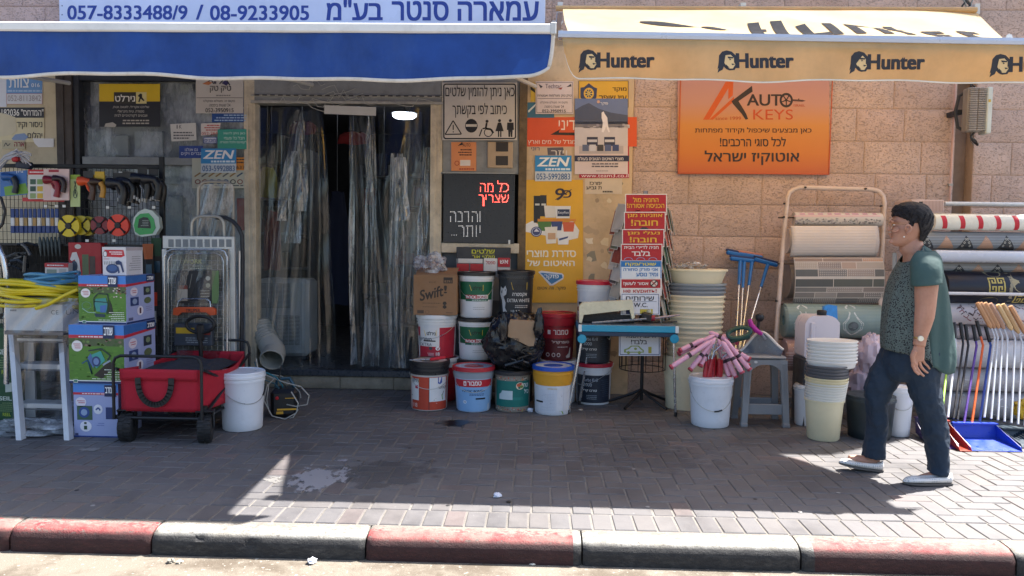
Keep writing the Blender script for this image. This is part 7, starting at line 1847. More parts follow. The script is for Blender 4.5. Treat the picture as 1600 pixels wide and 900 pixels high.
p.rect(275, 423, 331, 474, '202224', 1); p.rect(331, 423, 342, 474, '5c7a4a', 1); p.rect(280, 446, 293, 464, '7a4038', 2); p.rect(277, 452, 293, 470, 'a09a90', 3); p.disc(325, 435, 3.6, 3.6, 'cfcfc6', 2); p.disc(325, 446, 3.6, 3.6, 'b0b09a', 2); p.line([(285, 430), (292, 448)], 1, '7a7a72', 2); p.line([(300, 428), (296, 450)], 1, '7a7a72', 2); p.lines(308, 452, 327, 470, 4, 'b8b8ae', 2, 3, .3); p.text('WORK', 286, 405, 316, 412, 'a8a87a', 1, bold=.03); p.lines(290, 414, 330, 421, 2, 'a8aa9a', 1, 4)
p.build(t, 'poster_print')
mb = MB()
def wf(a, b):
 q = P(258 + 102 * a, 392 + 190 * b, Yq - .04); return (q.x, Yq - .038 + .012 * sin(a * 15 + b * 8), max(q.z, .01))
mb.grid(wf, 24, 18, film('wrap_rack', 'e0e2e0', .7, .08, .12, (8, 8, 3))); mb.build('film_wrap', t, ang=180)
t = thing('cart_handle', 'orange cart handle with dark lettering inside the silver frame', 'handle', tuple(P(302, 492, Yq - .05)))
q = [P(a, b, Yq - .07) for a, b in ((270, 492), (271, 482), (276, 480), (331, 480), (336, 483), (336, 492), (328, 493), (322, 488), (284, 488), (278, 493))]
mb = MB(); mb.prism([(v.x, v.z) for v in q], Yq - .07, Yq - .045, M('c8532a', .45)); mb.build('handle_body', t, smooth=False)
p = Print(flat(Yq - .0705)); p.text('TRUPER', 290, 482.5, 313, 487.5, '26201e', 1, bold=.06); p.build(t)
mb = MB(); mb.tube([P(a, b, Yq - .055) for a, b in ((277, 480), (279, 471), (285, 467), (322, 467), (328, 471), (329, 480))], .004, chrome, 6); mb.build('wire_loop', t)
pack('yellow topped dark tool case low inside the silver frame', 272, 506, 330, 540, Yq - .09, .05, '3c4450', lambda p: (p.rect(.05, .18, .55, .45, 'c9a62a', 1), p.rect(.62, .3, .98, .5, '8a3a34', 1), p.lines(.1, .6, .9, .9, 3, '8a929a', 1, 3)))
t = thing('leaning_rails', 'pair of pale aluminium rails leaning right of the silver frame', 'rails', (X(366, Yq, 590), Yq + .05, 0))
for k, (a, b, c_) in enumerate(((357, 372, 'b8b6b2'), (366, 385, '9a9894'), (374, 392, 'c0beba'))):
 mb = MB(); mb.tube([P(a, b, Yq + .25 + .03 * k), (P(a + 2, 590, Yq + .05 + .03 * k).x, Yq + .05 + .03 * k, 0)], .012, M(c_, .4, .4), 4); mb.build('rail', t, smooth=False)
t = thing('black_pipe', 'black curved foam pipe bent over behind the silver frame', 'pipe', (X(380, Yq, 590), Yq + .15, 0))
mb = MB(); mb.tube([P(a, b, Yq + .12) for a, b in ((338, 340), (352, 340), (364, 346), (373, 356), (378, 368), (379, 400), (378, 480), (377, 585))], .016, Pm('20232a'), 8); mb.build('pipe_body', t)
# ---- red folding wagon
Yw = -1.93
g0 = G(195, 702); g1 = G(317, 699)
red = cloth('a5152b', trans=0, dirt=.1, wrinkle=.5, wscale=8)
blk2 = M('17181b', .45, .1, .1, 9)
t = thing('folding_wagon', 'red fabric folding wagon with black frame and off-road wheels', 'wagon', (g0.x + .3, Yw, 0))
Yfw = Yw - .0; Ybw = Yw + .78
xl, xr = X(190, Yfw, 620), X(311, Yfw, 620); zb2, ztp = Z(643, Yfw, 250), Z(577, Yfw, 250)
xbl, xbr = X(247, Ybw, 560), X(361, Ybw, 560)
def wpt(u, v_, w_):     # u across, v front-back, w height
 xa = xl + (xr - xl) * u; xb = xl + .02 + (xr - xl) * u
 bow = .03 * sin(pi * v_) * (1 if u > .5 else -1) * (abs(u - .5) * 2)
 return Vector((xa + bow, Yfw + (Ybw - Yfw) * v_, zb2 + (ztp - zb2) * w_))
def panel(name, f, nu=14, nv=10, m=red):
 mb = MB(); mb.grid(f, nu, nv, m); return mb.build(name, t, solid=.006, ang=180)
panel('front_panel', lambda a, b: tuple(wpt(a, 0, b) + Vector((0, -.010 * sin(pi * a) * sin(pi * b), .006 * sin(pi * a) * -1 * b))))
panel('rear_panel', lambda a, b: tuple(wpt(a, 1, b * 1.04)))
panel('left_panel', lambda a, b: tuple(wpt(0, a, b) + Vector((0, 0, -.03 * sin(pi * a) * b))))
panel('right_panel', lambda a, b: tuple(wpt(1, a, b) + Vector((.02 * sin(pi * a), 0, -.05 * sin(pi * a) * b))))
panel('floor_panel', lambda a, b: tuple(wpt(a, b, .02)))
mb = MB(); mb.grid(lambda a, b: tuple(wpt(a, 0, .74 + .27 * b) + Vector((0, -.016 - .004 * b, 0))), 14, 3, red); mb.build('front_flap', t, solid=.004)
mb = MB()
cpt = [wpt(.46 - .215 * cos(pi * q / 18) * (1 if q else 1), 0, .80 - .62 * sin(pi * q / 18) ** .8) for q in range(19)]
for a, b in zip(cpt, cpt[1:]):
 d = (b - a).normalized(); n_ = Vector((-d.z, 0, d.x)) * .019
 a2 = a - d * .003; b2 = b + d * .003; o = Vector((0, -.034, 0))
 mb.add([a2 + n_ + o, a2 - n_ + o, b2 - n_ + o, b2 + n_ + o, a2 + n_ + o + Vector((0, .004, 0)), a2 - n_ + o + Vector((0, .004, 0)), b2 - n_ + o + Vector((0, .004, 0)), b2 + n_ + o + Vector((0, .004, 0))], [(0, 1, 2, 3), (7, 6, 5, 4), (0, 4, 5, 1), (1, 5, 6, 2), (2, 6, 7, 3), (3, 7, 4, 0)], Pm('191a1d'))
mb.build('strap_handle', t, smooth=False)
# contents: dark folded cover
mb = MB()
def cov(a, b):
 q = wpt(.06 + .88 * a, .08 + .86 * b, .80 + .22 * sin(pi * a) ** .7 * sin(pi * b) ** .5 + .05 * sin(a * 14 + b * 3) * sin(pi * a)); return tuple(q)
mb.grid(cov, 26, 20, cloth('2a2c34', wrinkle=.8, wscale=12)); mb.build('dark_cover', t, ang=180)
def tubep(name, pts, r_=.0105, m=blk2): mb = MB(); mb.tube(pts, r_, m, 8); return mb.build(name, t)
F = lambda u, v_, z, dy=0: (wpt(u, v_, 0).x, wpt(u, v_, 0).y + dy, z)
zf = ztp + .09
for v_, dy in ((0, -.03), (1, .02)):
 zz = zf if v_ == 0 else Z(531, Ybw, 300)
 a, b = wpt(-.07, v_, 0), wpt(1.06, v_, 0)
 tubep('end_frame', [(a.x, a.y + dy, .16), (a.x, a.y + dy, zz - .05), (a.x + .015, a.y + dy, zz - .015), (a.x + .05, a.y + dy, zz), (b.x - .05, b.y + dy, zz), (b.x - .015, b.y + dy, zz - .015), (b.x, b.y + dy, zz - .05), (b.x, b.y + dy, .16)])
for u in (-.07, 1.06):
 a, b = wpt(u, 0, 0), wpt(u, 1, 0)
 tubep('cross_strut', [(a.x, a.y, ztp), (b.x, b.y, .20)]); tubep('cross_strut', [(a.x + .012, a.y, .20), (b.x + .012, b.y, ztp)])
 tubep('lower_rail', [(a.x, a.y, .17), (b.x, b.y, .17)])
a, b = wpt(-.07, 0, 0), wpt(1.06, 0, 0)
tubep('axle_bar', [(a.x, a.y - .01, .165), (b.x, b.y - .01, .165)], .012); tubep('axle_bar', [(a.x, a.y + .76, .165), (b.x, b.y + .76, .165)], .012)
tyre = M('1a1b1e', .75, 0, .15, 20, .2, 60, .25, '4a443c')
def wheel(cx, cy, R=.094, wd=.088, steer=.25):
 rt = Matrix.Rotation(steer, 3, 'Z')
 w_ = thing('wheel', None, None, (cx, cy, R)); w_.parent = t; w_.location = (cx - t.location.x, cy - t.location.y, R)
 mb = MB(); mb.lathe([(R * .55, -wd / 2), (R * .86, -wd / 2), (R * .97, -wd * .38), (R * .985, 0), (R * .97, wd * .38), (R * .86, wd / 2), (R * .55, wd / 2)], tyre, (cx, cy, R), 32, ax='x', rot=rt); mb.build('tyre', w_, ang=50)
 mb = MB()
 for k in range(20):
  a_ = 2 * pi * k / 20
  for sx in (-1, 1):
   q = rt @ Vector((sx * wd * .24, (R * .985) * cos(a_ + sx * .08), (R * .985) * sin(a_ + sx * .08)))
   mb.T = Matrix.Translation(Vector((cx, cy, R)) + q) @ rt.to_4x4() @ Matrix.Rotation(a_ + sx * .08 - pi / 2, 4, 'X')
   mb.box((0, 0, 0), (wd * .40, R * .17, .007), tyre); mb.T = None
 mb.build('tread', w_, smooth=False, kind='stuff')
 mb = MB(); mb.lathe([(0, -wd * .42), (R * .2, -wd * .45), (R * .5, -wd * .3), (R * .56, -wd * .40), (R * .56, wd * .40), (R * .5, wd * .3), (R * .2, wd * .45), (0, wd * .42)], Pm('26282c'), (cx, cy, R), 20, ax='x', rot=rt); mb.build('hub', w_)
 mb = MB(); c0 = Vector((cx, cy, R))
 for sx in (-1, 1):
  mb.T = Matrix.Translation(c0) @ rt.to_4x4(); mb.box((sx * (wd / 2 + .008), .0, R * .62), (.006, .05, R * 1.25), blk2, bev=.002); mb.T = None
 mb.T = Matrix.Translation(c0) @ rt.to_4x4(); mb.box((0, 0, R * 1.24), (wd + .03, .07, .012), blk2, bev=.004); mb.T = None
 mb.tube([(cx, cy, R * 2.1), (cx, cy, R * 2.6)], .018, blk2, 8); mb.build('fork', w_, smooth=False)
wheel(X(196, Yfw, 685), Yfw + .03, steer=.22); wheel(X(318, Yfw, 685), Yfw + .03, steer=.30)
wheel(X(210, Ybw, 640), Ybw - .04, steer=0); wheel(X(322, Ybw, 640), Ybw - .04, steer=0)
# pull handle of the wagon, standing upright at the back
cH = P(313, 507, Yw + .66)
mb = MB(); kH = 1 / S(Yw + .66, cH.x)
mb.tube([(cH.x + 22 * kH * cos(2 * pi * i / 24), cH.y, cH.z + (13 * sin(2 * pi * i / 24) - (3 if False else 0)) * kH) for i in range(24)], .013, blk2, 8, closed=True); mb.build('pull_grip', t)
mb = MB(); mb.box((cH.x, cH.y, cH.z - .06), (.055, .03, .13), blk2, bev=.012); mb.tube([(cH.x, cH.y, cH.z - .1), (cH.x, cH.y + .01, .3)], .016, blk2, 8); mb.build('pull_shaft', t)
# ---- white open pail with blue cord
W0 = pail('white_pail', 'large plain white pail with blue cord right of the red wagon', 'pail', 379, 580, 676, 71, 60, 'd4d9e0', rim='d8dde4', open_=True, rimh=.17, nrings=2, handle=(0, .35, .2), grip=.95)
t = thing('teal_rope', 'thin teal blue cord curled out of the large white pail', 'cord', (W0['x'], W0['Y'], W0['z1']))
mb = MB(); pts = [P(a, b, W0['Y'] - .02 + c) for a, b, c in ((374, 592, 0), (384, 583, 0), (400, 580, .05), (418, 583, .15), (432, 590, .3), (441, 602, .4), (444, 620, .45))]; mb.tube(pts, .006, M('2f7890', .4), 7); mb.build('cord_body', t)
# ---- battery charger with cables
gC = G(437, 655)
t = thing('battery_charger', 'black and yellow battery charger with looped cables by the doorstep', 'charger', (gC.x, gC.y + .1, 0))
cx = gC.x; cy = gC.y + .12
mb = MB(); mb.box((cx, cy, .115), (.20, .2, .21), M('1a1c20', .4, 0, .1, 9), rz=.25, bev=.028); mb.build('case', t)
p = Print(lambda u, v, L: (cx - .105 + .2 * u + .02, cy - .112 - .001 * L - .05 * (1 - u) + .05, .20 - .17 * v));
mb = MB(); R_ = Matrix.Rotation(.25, 4, 'Z'); mb.T = Matrix.Translation(Vector((cx, cy, .115))) @ R_
mb.box((.02, -.101, -.045), (.14, .003, .012), Pm('d8a428')); mb.box((.05, -.101, .04), (.08, .003, .005), Pm('d8a428')); mb.box((-.03, -.101, -.07), (.05, .003, .02), Pm('c8962a')); mb.T = None
mb.build('yellow_trim', t, smooth=False)
mb = MB(); mb.lathe([(0, -.01), (.012, -.008), (.013, 0)], M('b8242c', .3), (cx - .02, cy - .115, .16), 12, ax='y'); mb.build('lamp_button', t)
mb = MB(); mb.tube([(cx - .07, cy, .22), (cx - .06, cy, .28), (cx + .03, cy + .02, .29), (cx + .07, cy + .02, .22)], .014, M('1f4658', .4), 8); mb.build('carry_handle', t)
r = random.Random(3)
cab = [((418, 600), (412, 625), (425, 650), (445, 655), (463, 645), (466, 630), (455, 612)), ((400, 560), (404, 580), (424, 590), (446, 598), (470, 604), (483, 618), (480, 632), (462, 635), (448, 632)), ((430, 590), (420, 600), (417, 625), (421, 645), (440, 658), (458, 652), (466, 640)), ((398, 565), (405, 590), (430, 600), (440, 612)), ((440, 570), (436, 590), (448, 606), (452, 622)), ((424, 585), (440, 588), (456, 600), (468, 612), (470, 622))]
for k, pts in enumerate(cab):
 mb = MB(); mb.tube([P(a, b, cy - .13 + .03 * k) for a, b in pts], .0045, M(('a9a8a2', 'a09e96', 'b8b6ae', '2c5a68', '15161a', '8a8a84')[k], .4), 6); mb.build('cable', t)
# ============================================================ RIGHT SIDE
bei2 = M('c9b4a6', .45, .1, .1, 9, .15, 60, .35, '7a4a38')
Yv = -.62
t = thing('roll_stand', 'pale pink steel tube stand holding vinyl rolls against the stone wall', 'stand', (X(1300, Yv, 600), Yv, 0))
def lean(py, off=0): return Yv + .30 * max(0, (620 - py) / 320) + off
pts = [(1208, 615), (1213, 525), (1222, 400), (1230, 310), (1233, 301), (1240, 296), (1250, 293), (1362, 296), (1373, 299), (1380, 307), (1382, 318), (1378, 400), (1374, 525), (1372, 615)]
def smooth_px(pts, n=5):
 out = []
 for i in range(len(pts) - 1):
  for k in range(n): out.append((pts[i][0] + (pts[i + 1][0] - pts[i][0]) * k / n, pts[i][1] + (pts[i + 1][1] - pts[i][1]) * k / n))
 return out + [pts[-1]]
mb = MB(); q = [P(a, b, lean(b)) for a, b in smooth_px(pts)]; q[0].z = 0; q[-1].z = 0; mb.tube(q, .019, bei2, 10); mb.build('frame_tube', t)
for (a, b) in ((1224, 339), (1216, 412), (1213, 470), (1377, 342), (1376, 410), (1258, 293), (1352, 295), (1225, 318), (1376, 322)):
 mb = MB(); c = P(a, b, lean(b) - .02); mb.lathe([(0, -.02), (.008, -.018), (.009, .0), (0, .01)], Pm('2a211e'), tuple(c), 8, ax='y'); mb.build('bolt', t)
for b in (340, 412, 475, 530):
 mb = MB(); mb.tube([P(1216, b, lean(b)), P(1378, b, lean(b))], .008, Pm('4a3a34'), 6); mb.build('spindle', t)
def cylmap(Yc, zc, R, lift=.0009):
 def f(px, py, L):
  q = P(px, py, Yc - R * .7); d = max(-.99, min(.99, (q.z - zc) / R)); k = 1 + lift * L / R
  return (q.x, Yc - R * sqrt(1 - d * d) * k, zc + d * R * k)
 return f
def hroll(name, label, px0, px1, py0, py1, Yc, col, draw=None, cat='roll', rough=.35, gloss=None, core=True, mat=None):
 zt_, zb_ = Z(py0, Yc, (px0 + px1) / 2), Z(py1, Yc, (px0 + px1) / 2); R = (zt_ - zb_) / 2; zc = (zt_ + zb_) / 2
 x0, x1 = X(px0, Yc, (py0 + py1) / 2), X(px1, Yc, (py0 + py1) / 2)
 t = thing(name, label, cat, ((x0 + x1) / 2, Yc, zc))
 mb = MB(); mb.lathe([(R * .3, x0 + .02), (R * .3, x0), (R * .97, x0), (R, x0 + .006), (R, x1 - .006), (R * .97, x1), (R * .3, x1), (R * .3, x1 - .02)], mat or M(col, rough, 0, .06, 5, .04, 40), (0, Yc, zc), 36, ax='x'); mb.build('rolled_sheet', t, ang=50)
 if draw: p = Print(cylmap(Yc, zc, R)); draw(p); p.build(t)
 return t, (zc, R, x0, x1)
# the four vinyl rolls on the stand
r = random.Random(7)
def dr(p):
 for k in range(120):
  x = r.uniform(1241, 1374); p.disc(x, r.uniform(342, 350), r.uniform(.6, 2.4), r.uniform(.5, 1.6), r.choice(['8d8880', '6e6a66', 'a8a098', '9a8a88']), 1, 6)
 p.rect(1240, 337, 1375, 338.4, 'd8a8ac', 2, 4)
 for k in range(9): p.rect(1250 + k * 14 + r.uniform(-3, 3), 333, 1258 + k * 14, 336, 'b8909a', 2)
hroll('vinyl_roll', 'floral edged vinyl roll at the top of the pink stand', 1240, 1376, 332, 354, lean(340), 'c4b8ac', dr)
def ribbed(label, px0, px1, py0, py1, Yc, col, draw=None, n=40, amp=.0016):
 """a heavy sheet hanging in front of its roll, curving away at the bottom"""
 t = thing('vinyl_roll', label, 'roll', tuple(P((px0 + px1) / 2, py1, Yc)))
 def f(a, b, d=0):
  q = P(px0 + (px1 - px0) * a, py0 + (py1 - py0) * b, Yc)
  y = Yc - .07 * sin(pi * min(1, b * .9 + .1)) ** .6 + amp * sin(b * n * 2 * pi) - d
  return (q.x, y, q.z)
 mb = MB(); mb.grid(lambda a, b: f(a, b), 20, n * 4 if amp else 24, M(col, .5, 0, .05, 5, .05, 50)); mb.build('hanging_sheet', t, solid=.004, ang=180)
 if draw:
  p = Print(lambda u, v, L: f((u - px0) / (px1 - px0), max(0, min(1, (v - py0) / (py1 - py0))), .0025 + .0009 * L)); draw(p); p.build(t)
 mb = MB(); zc = Z((py0 + py1) / 2, Yc, 1300); R = (Z(py0, Yc, 1300) - Z(py1, Yc, 1300)) * .42; mb.lathe([(0, X(px0, Yc) + .01), (R, X(px0, Yc) + .01), (R, X(px1, Yc) - .01), (0, X(px1, Yc) - .01)], M(col, .5), (0, Yc + R + .012, zc), 24, ax='x'); mb.build('roll_core', t)
ribbed('white finely ribbed vinyl sheet hanging on the pink stand', 1233, 1368, 353, 401, lean(375), 'd2c3b8', None, 20, .0022)
def dr(p):
 rows = [(403, 409, ['9a8878', 'b88e74', '55544f', '8a7468']), (410, 421, ['a8998c', 'a89080', '8a7a72']), (417, 424, ['9c8d80', '77726c', '5c5852', '8c8078']), (422, 431, ['5b5a57', '9b8a80', '7a7470', '65615d']), (436, 448, ['55564f', '8a7f77', '4f504e']), (449, 456, ['8a7c74', '9b8d83', '7a746e']), (457, 465, ['857b74', '9c9086', '56544f', '7e756e']), (466, 474, ['6f6a66', '8c8078'])]
 y = 403
 for i, (h, cs) in enumerate(((6, rows[0][2]), (11, rows[1][2]), (12, rows[3][2]), (3, ['c8bcb0']), (13, rows[4][2]), (8, rows[5][2]), (9, rows[6][2]), (9, rows[7][2]))):
  x = 1238
  while x < 1376:
   w_ = min(r.uniform(22, 62), 1376 - x); c = r.choice(cs)
   p.rect(x, y, x + w_, y + h, 'cdbfb2', 1, 2); p.rect(x + .5, y + .5, x + w_ - .5, y + h - .6, c, 2, 3)
   if r.random() < .35:
    for k in range(int(w_ / 3)):
     for j in range(max(1, int(h / 3))): p.poly([(x + 2 + k * 3, y + 2 + j * 3), (x + 3 + k * 3, y + 1 + j * 3), (x + 4 + k * 3, y + 2 + j * 3), (x + 3 + k * 3, y + 3 + j * 3)], 'b8aea4', 3)
   x += w_
  y += h
ribbed('brown and grey plank patterned vinyl sheet on the stand', 1237, 1377, 402, 475, lean(440), '8c7f76', dr, 6, 0)
def dr(p):
 for k in range(22): p.rect(1226, 481 + k * 2.1, 1374, 481.7 + k * 2.1, '8fa09a', 1, 6)
 for cx in (1254, 1330):
  for s_ in (1, .8):
   for sg in (-1, 1):
    pts = [(cx + sg * s_ * w_, y) for w_, y in ((2, 478), (8, 481), (4, 489), (8, 497), (16, 505), (14, 514), (6, 520), (0, 523))]
    p.line(pts, 1.1, 'd0d2ce', 2)
  p.disc(cx, 509, 8, 7, '565e60', 3); p.disc(cx + 2, 508, 5, 4, '6a7274', 4)
hroll('vinyl_roll', 'green grey ribbed vinyl roll with white medallions low on the stand', 1224, 1374, 475, 528, lean(500), '7f918c', dr)
def dr(p):
 for k in range(16): p.line([(1230 + k * 4.2, 534 + (k % 3) * 4), (1238 + k * 4.2, 548 + (k % 4) * 3)], 1.2, 'd8cccc', 1)
 for k in range(6): p.rect(1226, 550 + k * 4, 1300, 551 + k * 4, 'd0c0c0', 1, 4)
hroll('vinyl_roll', 'pinkish plastic wrapped roll lowest behind the flowerpots', 1224, 1372, 530, 580, lean(560), 'a88884', dr)
# pale lilac bag behind the woman's leg
for k, (a, b, w_, h_) in enumerate(((1362, 530, .085, .15), (1350, 575, .085, .13))):
 crumple('plastic_bag', ('pale lilac plastic bag standing behind the woman, upper', 'pale lilac plastic bag on the ground behind the woman')[k], 'bag', (X(a, -1.0, b), -1.0 + .05 * k, Z(b + 25, -1.0, a)), w_, .09, h_, M('b9a9b6', .35, 0, .08, 6, .4, 18), 40 + k, .28)
mb = None
t = thing('storage_crate', 'dark crate hidden behind the flowerpots under the jerrycan', 'crate', (X(1286, -1.05, 600), -1.0, 0))
mb = MB(); xa, xb = X(1256, -1.12, 600), X(1314, -1.12, 600); zj = Z(562, -1.12, 1286); mb.bx(xa, xb, -1.12, -.86, 0, zj, M('3c3f44', .5), .01); mb.build('crate_body', t, smooth=False)
# jerrycan
jm = M('d4ccd2', .35, 0, .03, 5, .03, 40)
t = thing('jerrycan', 'translucent white jerrycan with black cap behind the white tubs', 'jerrycan', (X(1285, -1.12, 550), -1.0, zj))
j0, j1, jt = X(1258, -1.10, 520), X(1312, -1.10, 520), Z(494, -1.10, 1285)
mb = MB(); jc = (j0 + j1) / 2; jh = (j1 - j0) / 2
prof = [(-jh, zj + .02), (-jh + .02, zj), (jh - .02, zj), (jh, zj + .02), (jh, jt - .05), (jh - .03, jt - .015), (jh - .06, jt), (-jh + .05, jt), (-jh + .02, jt - .02), (-jh, jt - .06)]
mb.prism([(jc + a, b) for a, b in prof], -1.10, -.88, jm); mb.build('can_body', t, ang=35)
mb = MB(); mb.lathe([(0, 0), (.034, 0), (.036, .03), (.03, .038), (0, .04)], Pm('1b1b1d'), (jc + .02, -1.02, jt + .001), 20); mb.build('cap', t)
mb = MB(); mb.bx(jc - .09, jc - .06, -1.115, -1.1005, zj + .05, jt - .05, jm, .004); mb.build('side_rib', t)
t = thing('blue_bag', 'bright blue packet hanging behind the jerrycan', 'packet', tuple(P(1298, 500, -.95)))
q = [P(a, b, -.90) for a, b in ((1287, 500), (1288, 479), (1296, 476), (1308, 478), (1309, 505), (1300, 509))]
mb = MB(); mb.prism([(v.x, v.z) for v in q], -.90, -.86, M('2f86cc', .35, 0, .15, 20, .3, 30)); mb.build('packet_body', t, smooth=False)
# stacked pots and tubs
Ypt = yf(1287, 691) + .11
def potrim(name, label, cx, z1, Rx, h, colr, ey=1.0, group=None, cat='flowerpot', taper=.78):
 x = X(cx, Ypt, 600); m = M(colr, .4, 0, .04, 4, .03, 40, .08, '8a806c')
 t = thing(name, label, cat, (x, Ypt, z1 - h), group)
 mb = MB(); mb.lathe([(0, z1 - h), (Rx * taper - .008, z1 - h), (Rx * taper, z1 - h + .008), (Rx * .95, z1 - .012), (Rx * .93, z1 - .012), (Rx * taper - .01, z1 - h + .012), (0, z1 - h + .01)], m, (x, Ypt, 0), 36, ey=ey); mb.build('pot_body', t, ang=45)
 mb = MB(); mb.lathe([(Rx * .93, z1 - .014), (Rx, z1 - .012), (Rx * 1.01, z1 - .003), (Rx * .985, z1), (Rx * .94, z1 - .003)], m, (x, Ypt, 0), 36, ey=ey); mb.build('pot_rim', t, ang=45)
sP = S(Ypt, 1.9)
zp = lambda py, R=.12: Z(py, Ypt - R, 1288)
potrim('flowerpot', 'tall cream flowerpot standing on the paving at the bottom of the stack', 1289, zp(628), 30 / sP, zp(628), 'd8cfae', taper=.80)
for k in range(8):
 potrim('flowerpot', 'white flowerpot rim, %s from the bottom of the nested white ones' % ORD[k], 1289 + .4 * k, zp(625 - k * 4), (30 + .2 * k) / sP, .045, 'd4d4cc', group='nested white flowerpots', taper=.93)
for k in range(2): potrim('flowerpot', ('cream flowerpot rim under the grey ones, lower', 'cream flowerpot rim under the grey ones, upper')[k], 1291, zp(597 - k * 4.5), 32 / sP, .045, 'd6cba4', taper=.93)
for k in range(4): potrim('flowerpot', 'dark grey flowerpot rim, %s from the bottom of the nested grey ones' % ORD[k], 1291, zp(588 - k * 5), 32 / sP, .04, '55585e', group='nested grey flowerpots', taper=.93)
for k in range(7): potrim('oval_tub', 'white oval tub, %s from the bottom of its pile on the flowerpots' % ORD[k] if k < 6 else 'topmost open white oval tub on the flowerpot stack', 1298, zp(566 - k * 5.3), 38.5 / sP, .05 if k < 6 else .07, 'dcdcd8', ey=.72, group='nested white oval tubs' if k < 6 else None, cat='tub', taper=.92)
# pails behind
pail('white_pail', 'white pail behind the cream flowerpot beside the grey stool', 'pail', 1259, 600, 668, 38, 32, 'd4d6da', rimh=.15, nrings=2, Yc=yf(1259, 668) + .1)
pail('white_pail', 'white lidded pail behind the black bucket and the woman', 'pail', 1352, 588, 660, 50, 44, 'd2d0d2', lid='d8d8da', rim='d6d6d8', rimh=.15, nrings=2)
pail('black_bucket', 'large black rubber bucket behind the forward leg of the woman', 'bucket', 1359, 618, 690, 76, 62, '1f2a30', open_=True, rim='28343c', rimh=.12, nrings=1, rough=.45)
pail('white_pail', 'white pail with wire bail between the legs of the woman', 'pail', 1404, 604, 684, 42, 34, 'd8dadf', rim='dcdee2', open_=True, rimh=.16, nrings=2, handle=(0, .3, .1))
# ---- carpet rolls on the rack at the far right
Yc1 = -.72
hroll('rack_bar', 'bright silver bar on top of the carpet rack at the right', 1476, 1700, 316, 323, -.45, 'c9cdd0', None, 'bar', .25)
t = thing('box_end', 'striped white carton end above the woman on the carpet rack', 'carton', tuple(P(1450, 332, -.5)))
mb = MB(); pbox(mb, 1424, 312, 1475, 333, -.5, .3, M('cbb4ac', .6), .004); mb.build('carton', t, smooth=False)
p = Print(flat(-.5)); [p.rect(1441 + k * 2.2, 314, 1442 + k * 2.2, 331, 'a88880', 1) for k in range(15)]; p.rect(1436, 315, 1442, 321, '1d1a1c', 2); p.build(t)
def dr(p):
 for k in range(9):
  x = 1469 + k * 28;
  for j in range(8):
   y0, y1 = 337 + j * 2.8, 337 + (j + 1) * 2.8; p.poly([(x + j * .5, y0), (x + 8 + j * .4, y0), (x + 8.4 + j * .4, y1), (x + .5 + j * .5, y1)], 'b81f30', 1)
hroll('carpet_roll', 'white carpet roll with red stripes at the top of the rack', 1456, 1720, 335, 361, Yc1 - .02, 'd6d6cc', dr, rough=.25)
def diamonds(y0, y1, xs, half, rows=2):
 def d(p):
  ym = (y0 + y1) / 2
  for k in range(6):
   y = y0 + 1 + (y1 - y0 - 2) * k / 6; p.rect(1440, y, 1720, y + .8, '8f969c', 1, 20)
  for i, x in enumerate(xs):
   dark = i % 2 == 0
   c = '2f3338' if dark else 'a5836e'
   top = y0 + 4
   for j in range(6):
    f0, f1 = j / 6, (j + 1) / 6
    p.poly([(x - half * f0, top + (y1 - top) * f0), (x + half * f0 + .2, top + (y1 - top) * f0), (x + half * f1, top + (y1 - top) * f1), (x - half * f1, top + (y1 - top) * f1)], c, 2)
   for j in range(3 if dark else 1):
    for k in (-1, 1):
     p.ring(x + k * (1.6 + 2 * j), top + 6 + j * 5, 1.6, 1.8, .4, 'b8b8b0' if dark else 'c0a28e', 3, 8)
 return d
hroll('carpet_roll', 'grey carpet roll with dark and tan diamonds, second from the top', 1440, 1720, 363, 392, Yc1, '747b82', diamonds(364, 391, [1446, 1477, 1508, 1539, 1571, 1602, 1634], 15))
hroll('carpet_tube', 'bright silver wrapped tube across the middle of the carpet rack', 1460, 1720, 392, 411, Yc1 - .10, 'b4bccb', None, 'roll', .22)
hroll('carpet_roll', 'grey diamond carpet roll under the silver tube', 1462, 1720, 408, 428, Yc1 + .02, '7d7f80', diamonds(409, 427, [1497, 1527, 1557, 1590, 1618], 13))
def key(p, x0, y0, w_, h_, col='b4a458'):
 e = w_ * .09
 for fl in (0, 1):
  def m_(u): return x0 + w_ * (u if not fl else 1 - u)
  for a, b, c, d in ((.0, .0, .09, 1), (.0, .0, .46, .09), (.37, .0, .46, .38), (.18, .30, .46, .38), (.18, .16, .27, .38), (.0, .91, .46, 1), (.37, .55, .46, 1), (.18, .55, .46, .63), (.18, .55, .27, .80)):
   xa, xb = sorted((m_(a), m_(c))); p.rect(xa, y0 + h_ * b, xb, y0 + h_ * d, col, 2, 1, nv=3)
def dr(p):
 key(p, 1541, 434, 26, 23); key(p, 1583, 457, 24, 16)
 p.ring(1554, 424, 14, 9, .9, '8e8a72', 1, 14, 0, pi); p.ring(1590, 440, 12, 16, .9, '9a9274', 1, 14, pi / 2, 1.5 * pi); p.disc(1545, 470, 15, 6, '6a6440', 1)
 for k in range(8): p.rect(1574 + 1.5 * sin(k), 427 + k * 5.5, 1579 + 1.5 * sin(k), 432.5 + k * 5.5, '8a8470', 1)
hroll('carpet_roll', 'thick navy carpet roll with gold greek key motifs', 1470, 1720, 425, 475, Yc1 - .03, '171b2a', dr, rough=.4)
hroll('rack_bar', 'thin white bar across the front of the navy carpet roll', 1480, 1720, 457.5, 462.5, Yc1 - .19, 'c8c8cc', None, 'bar', .3)
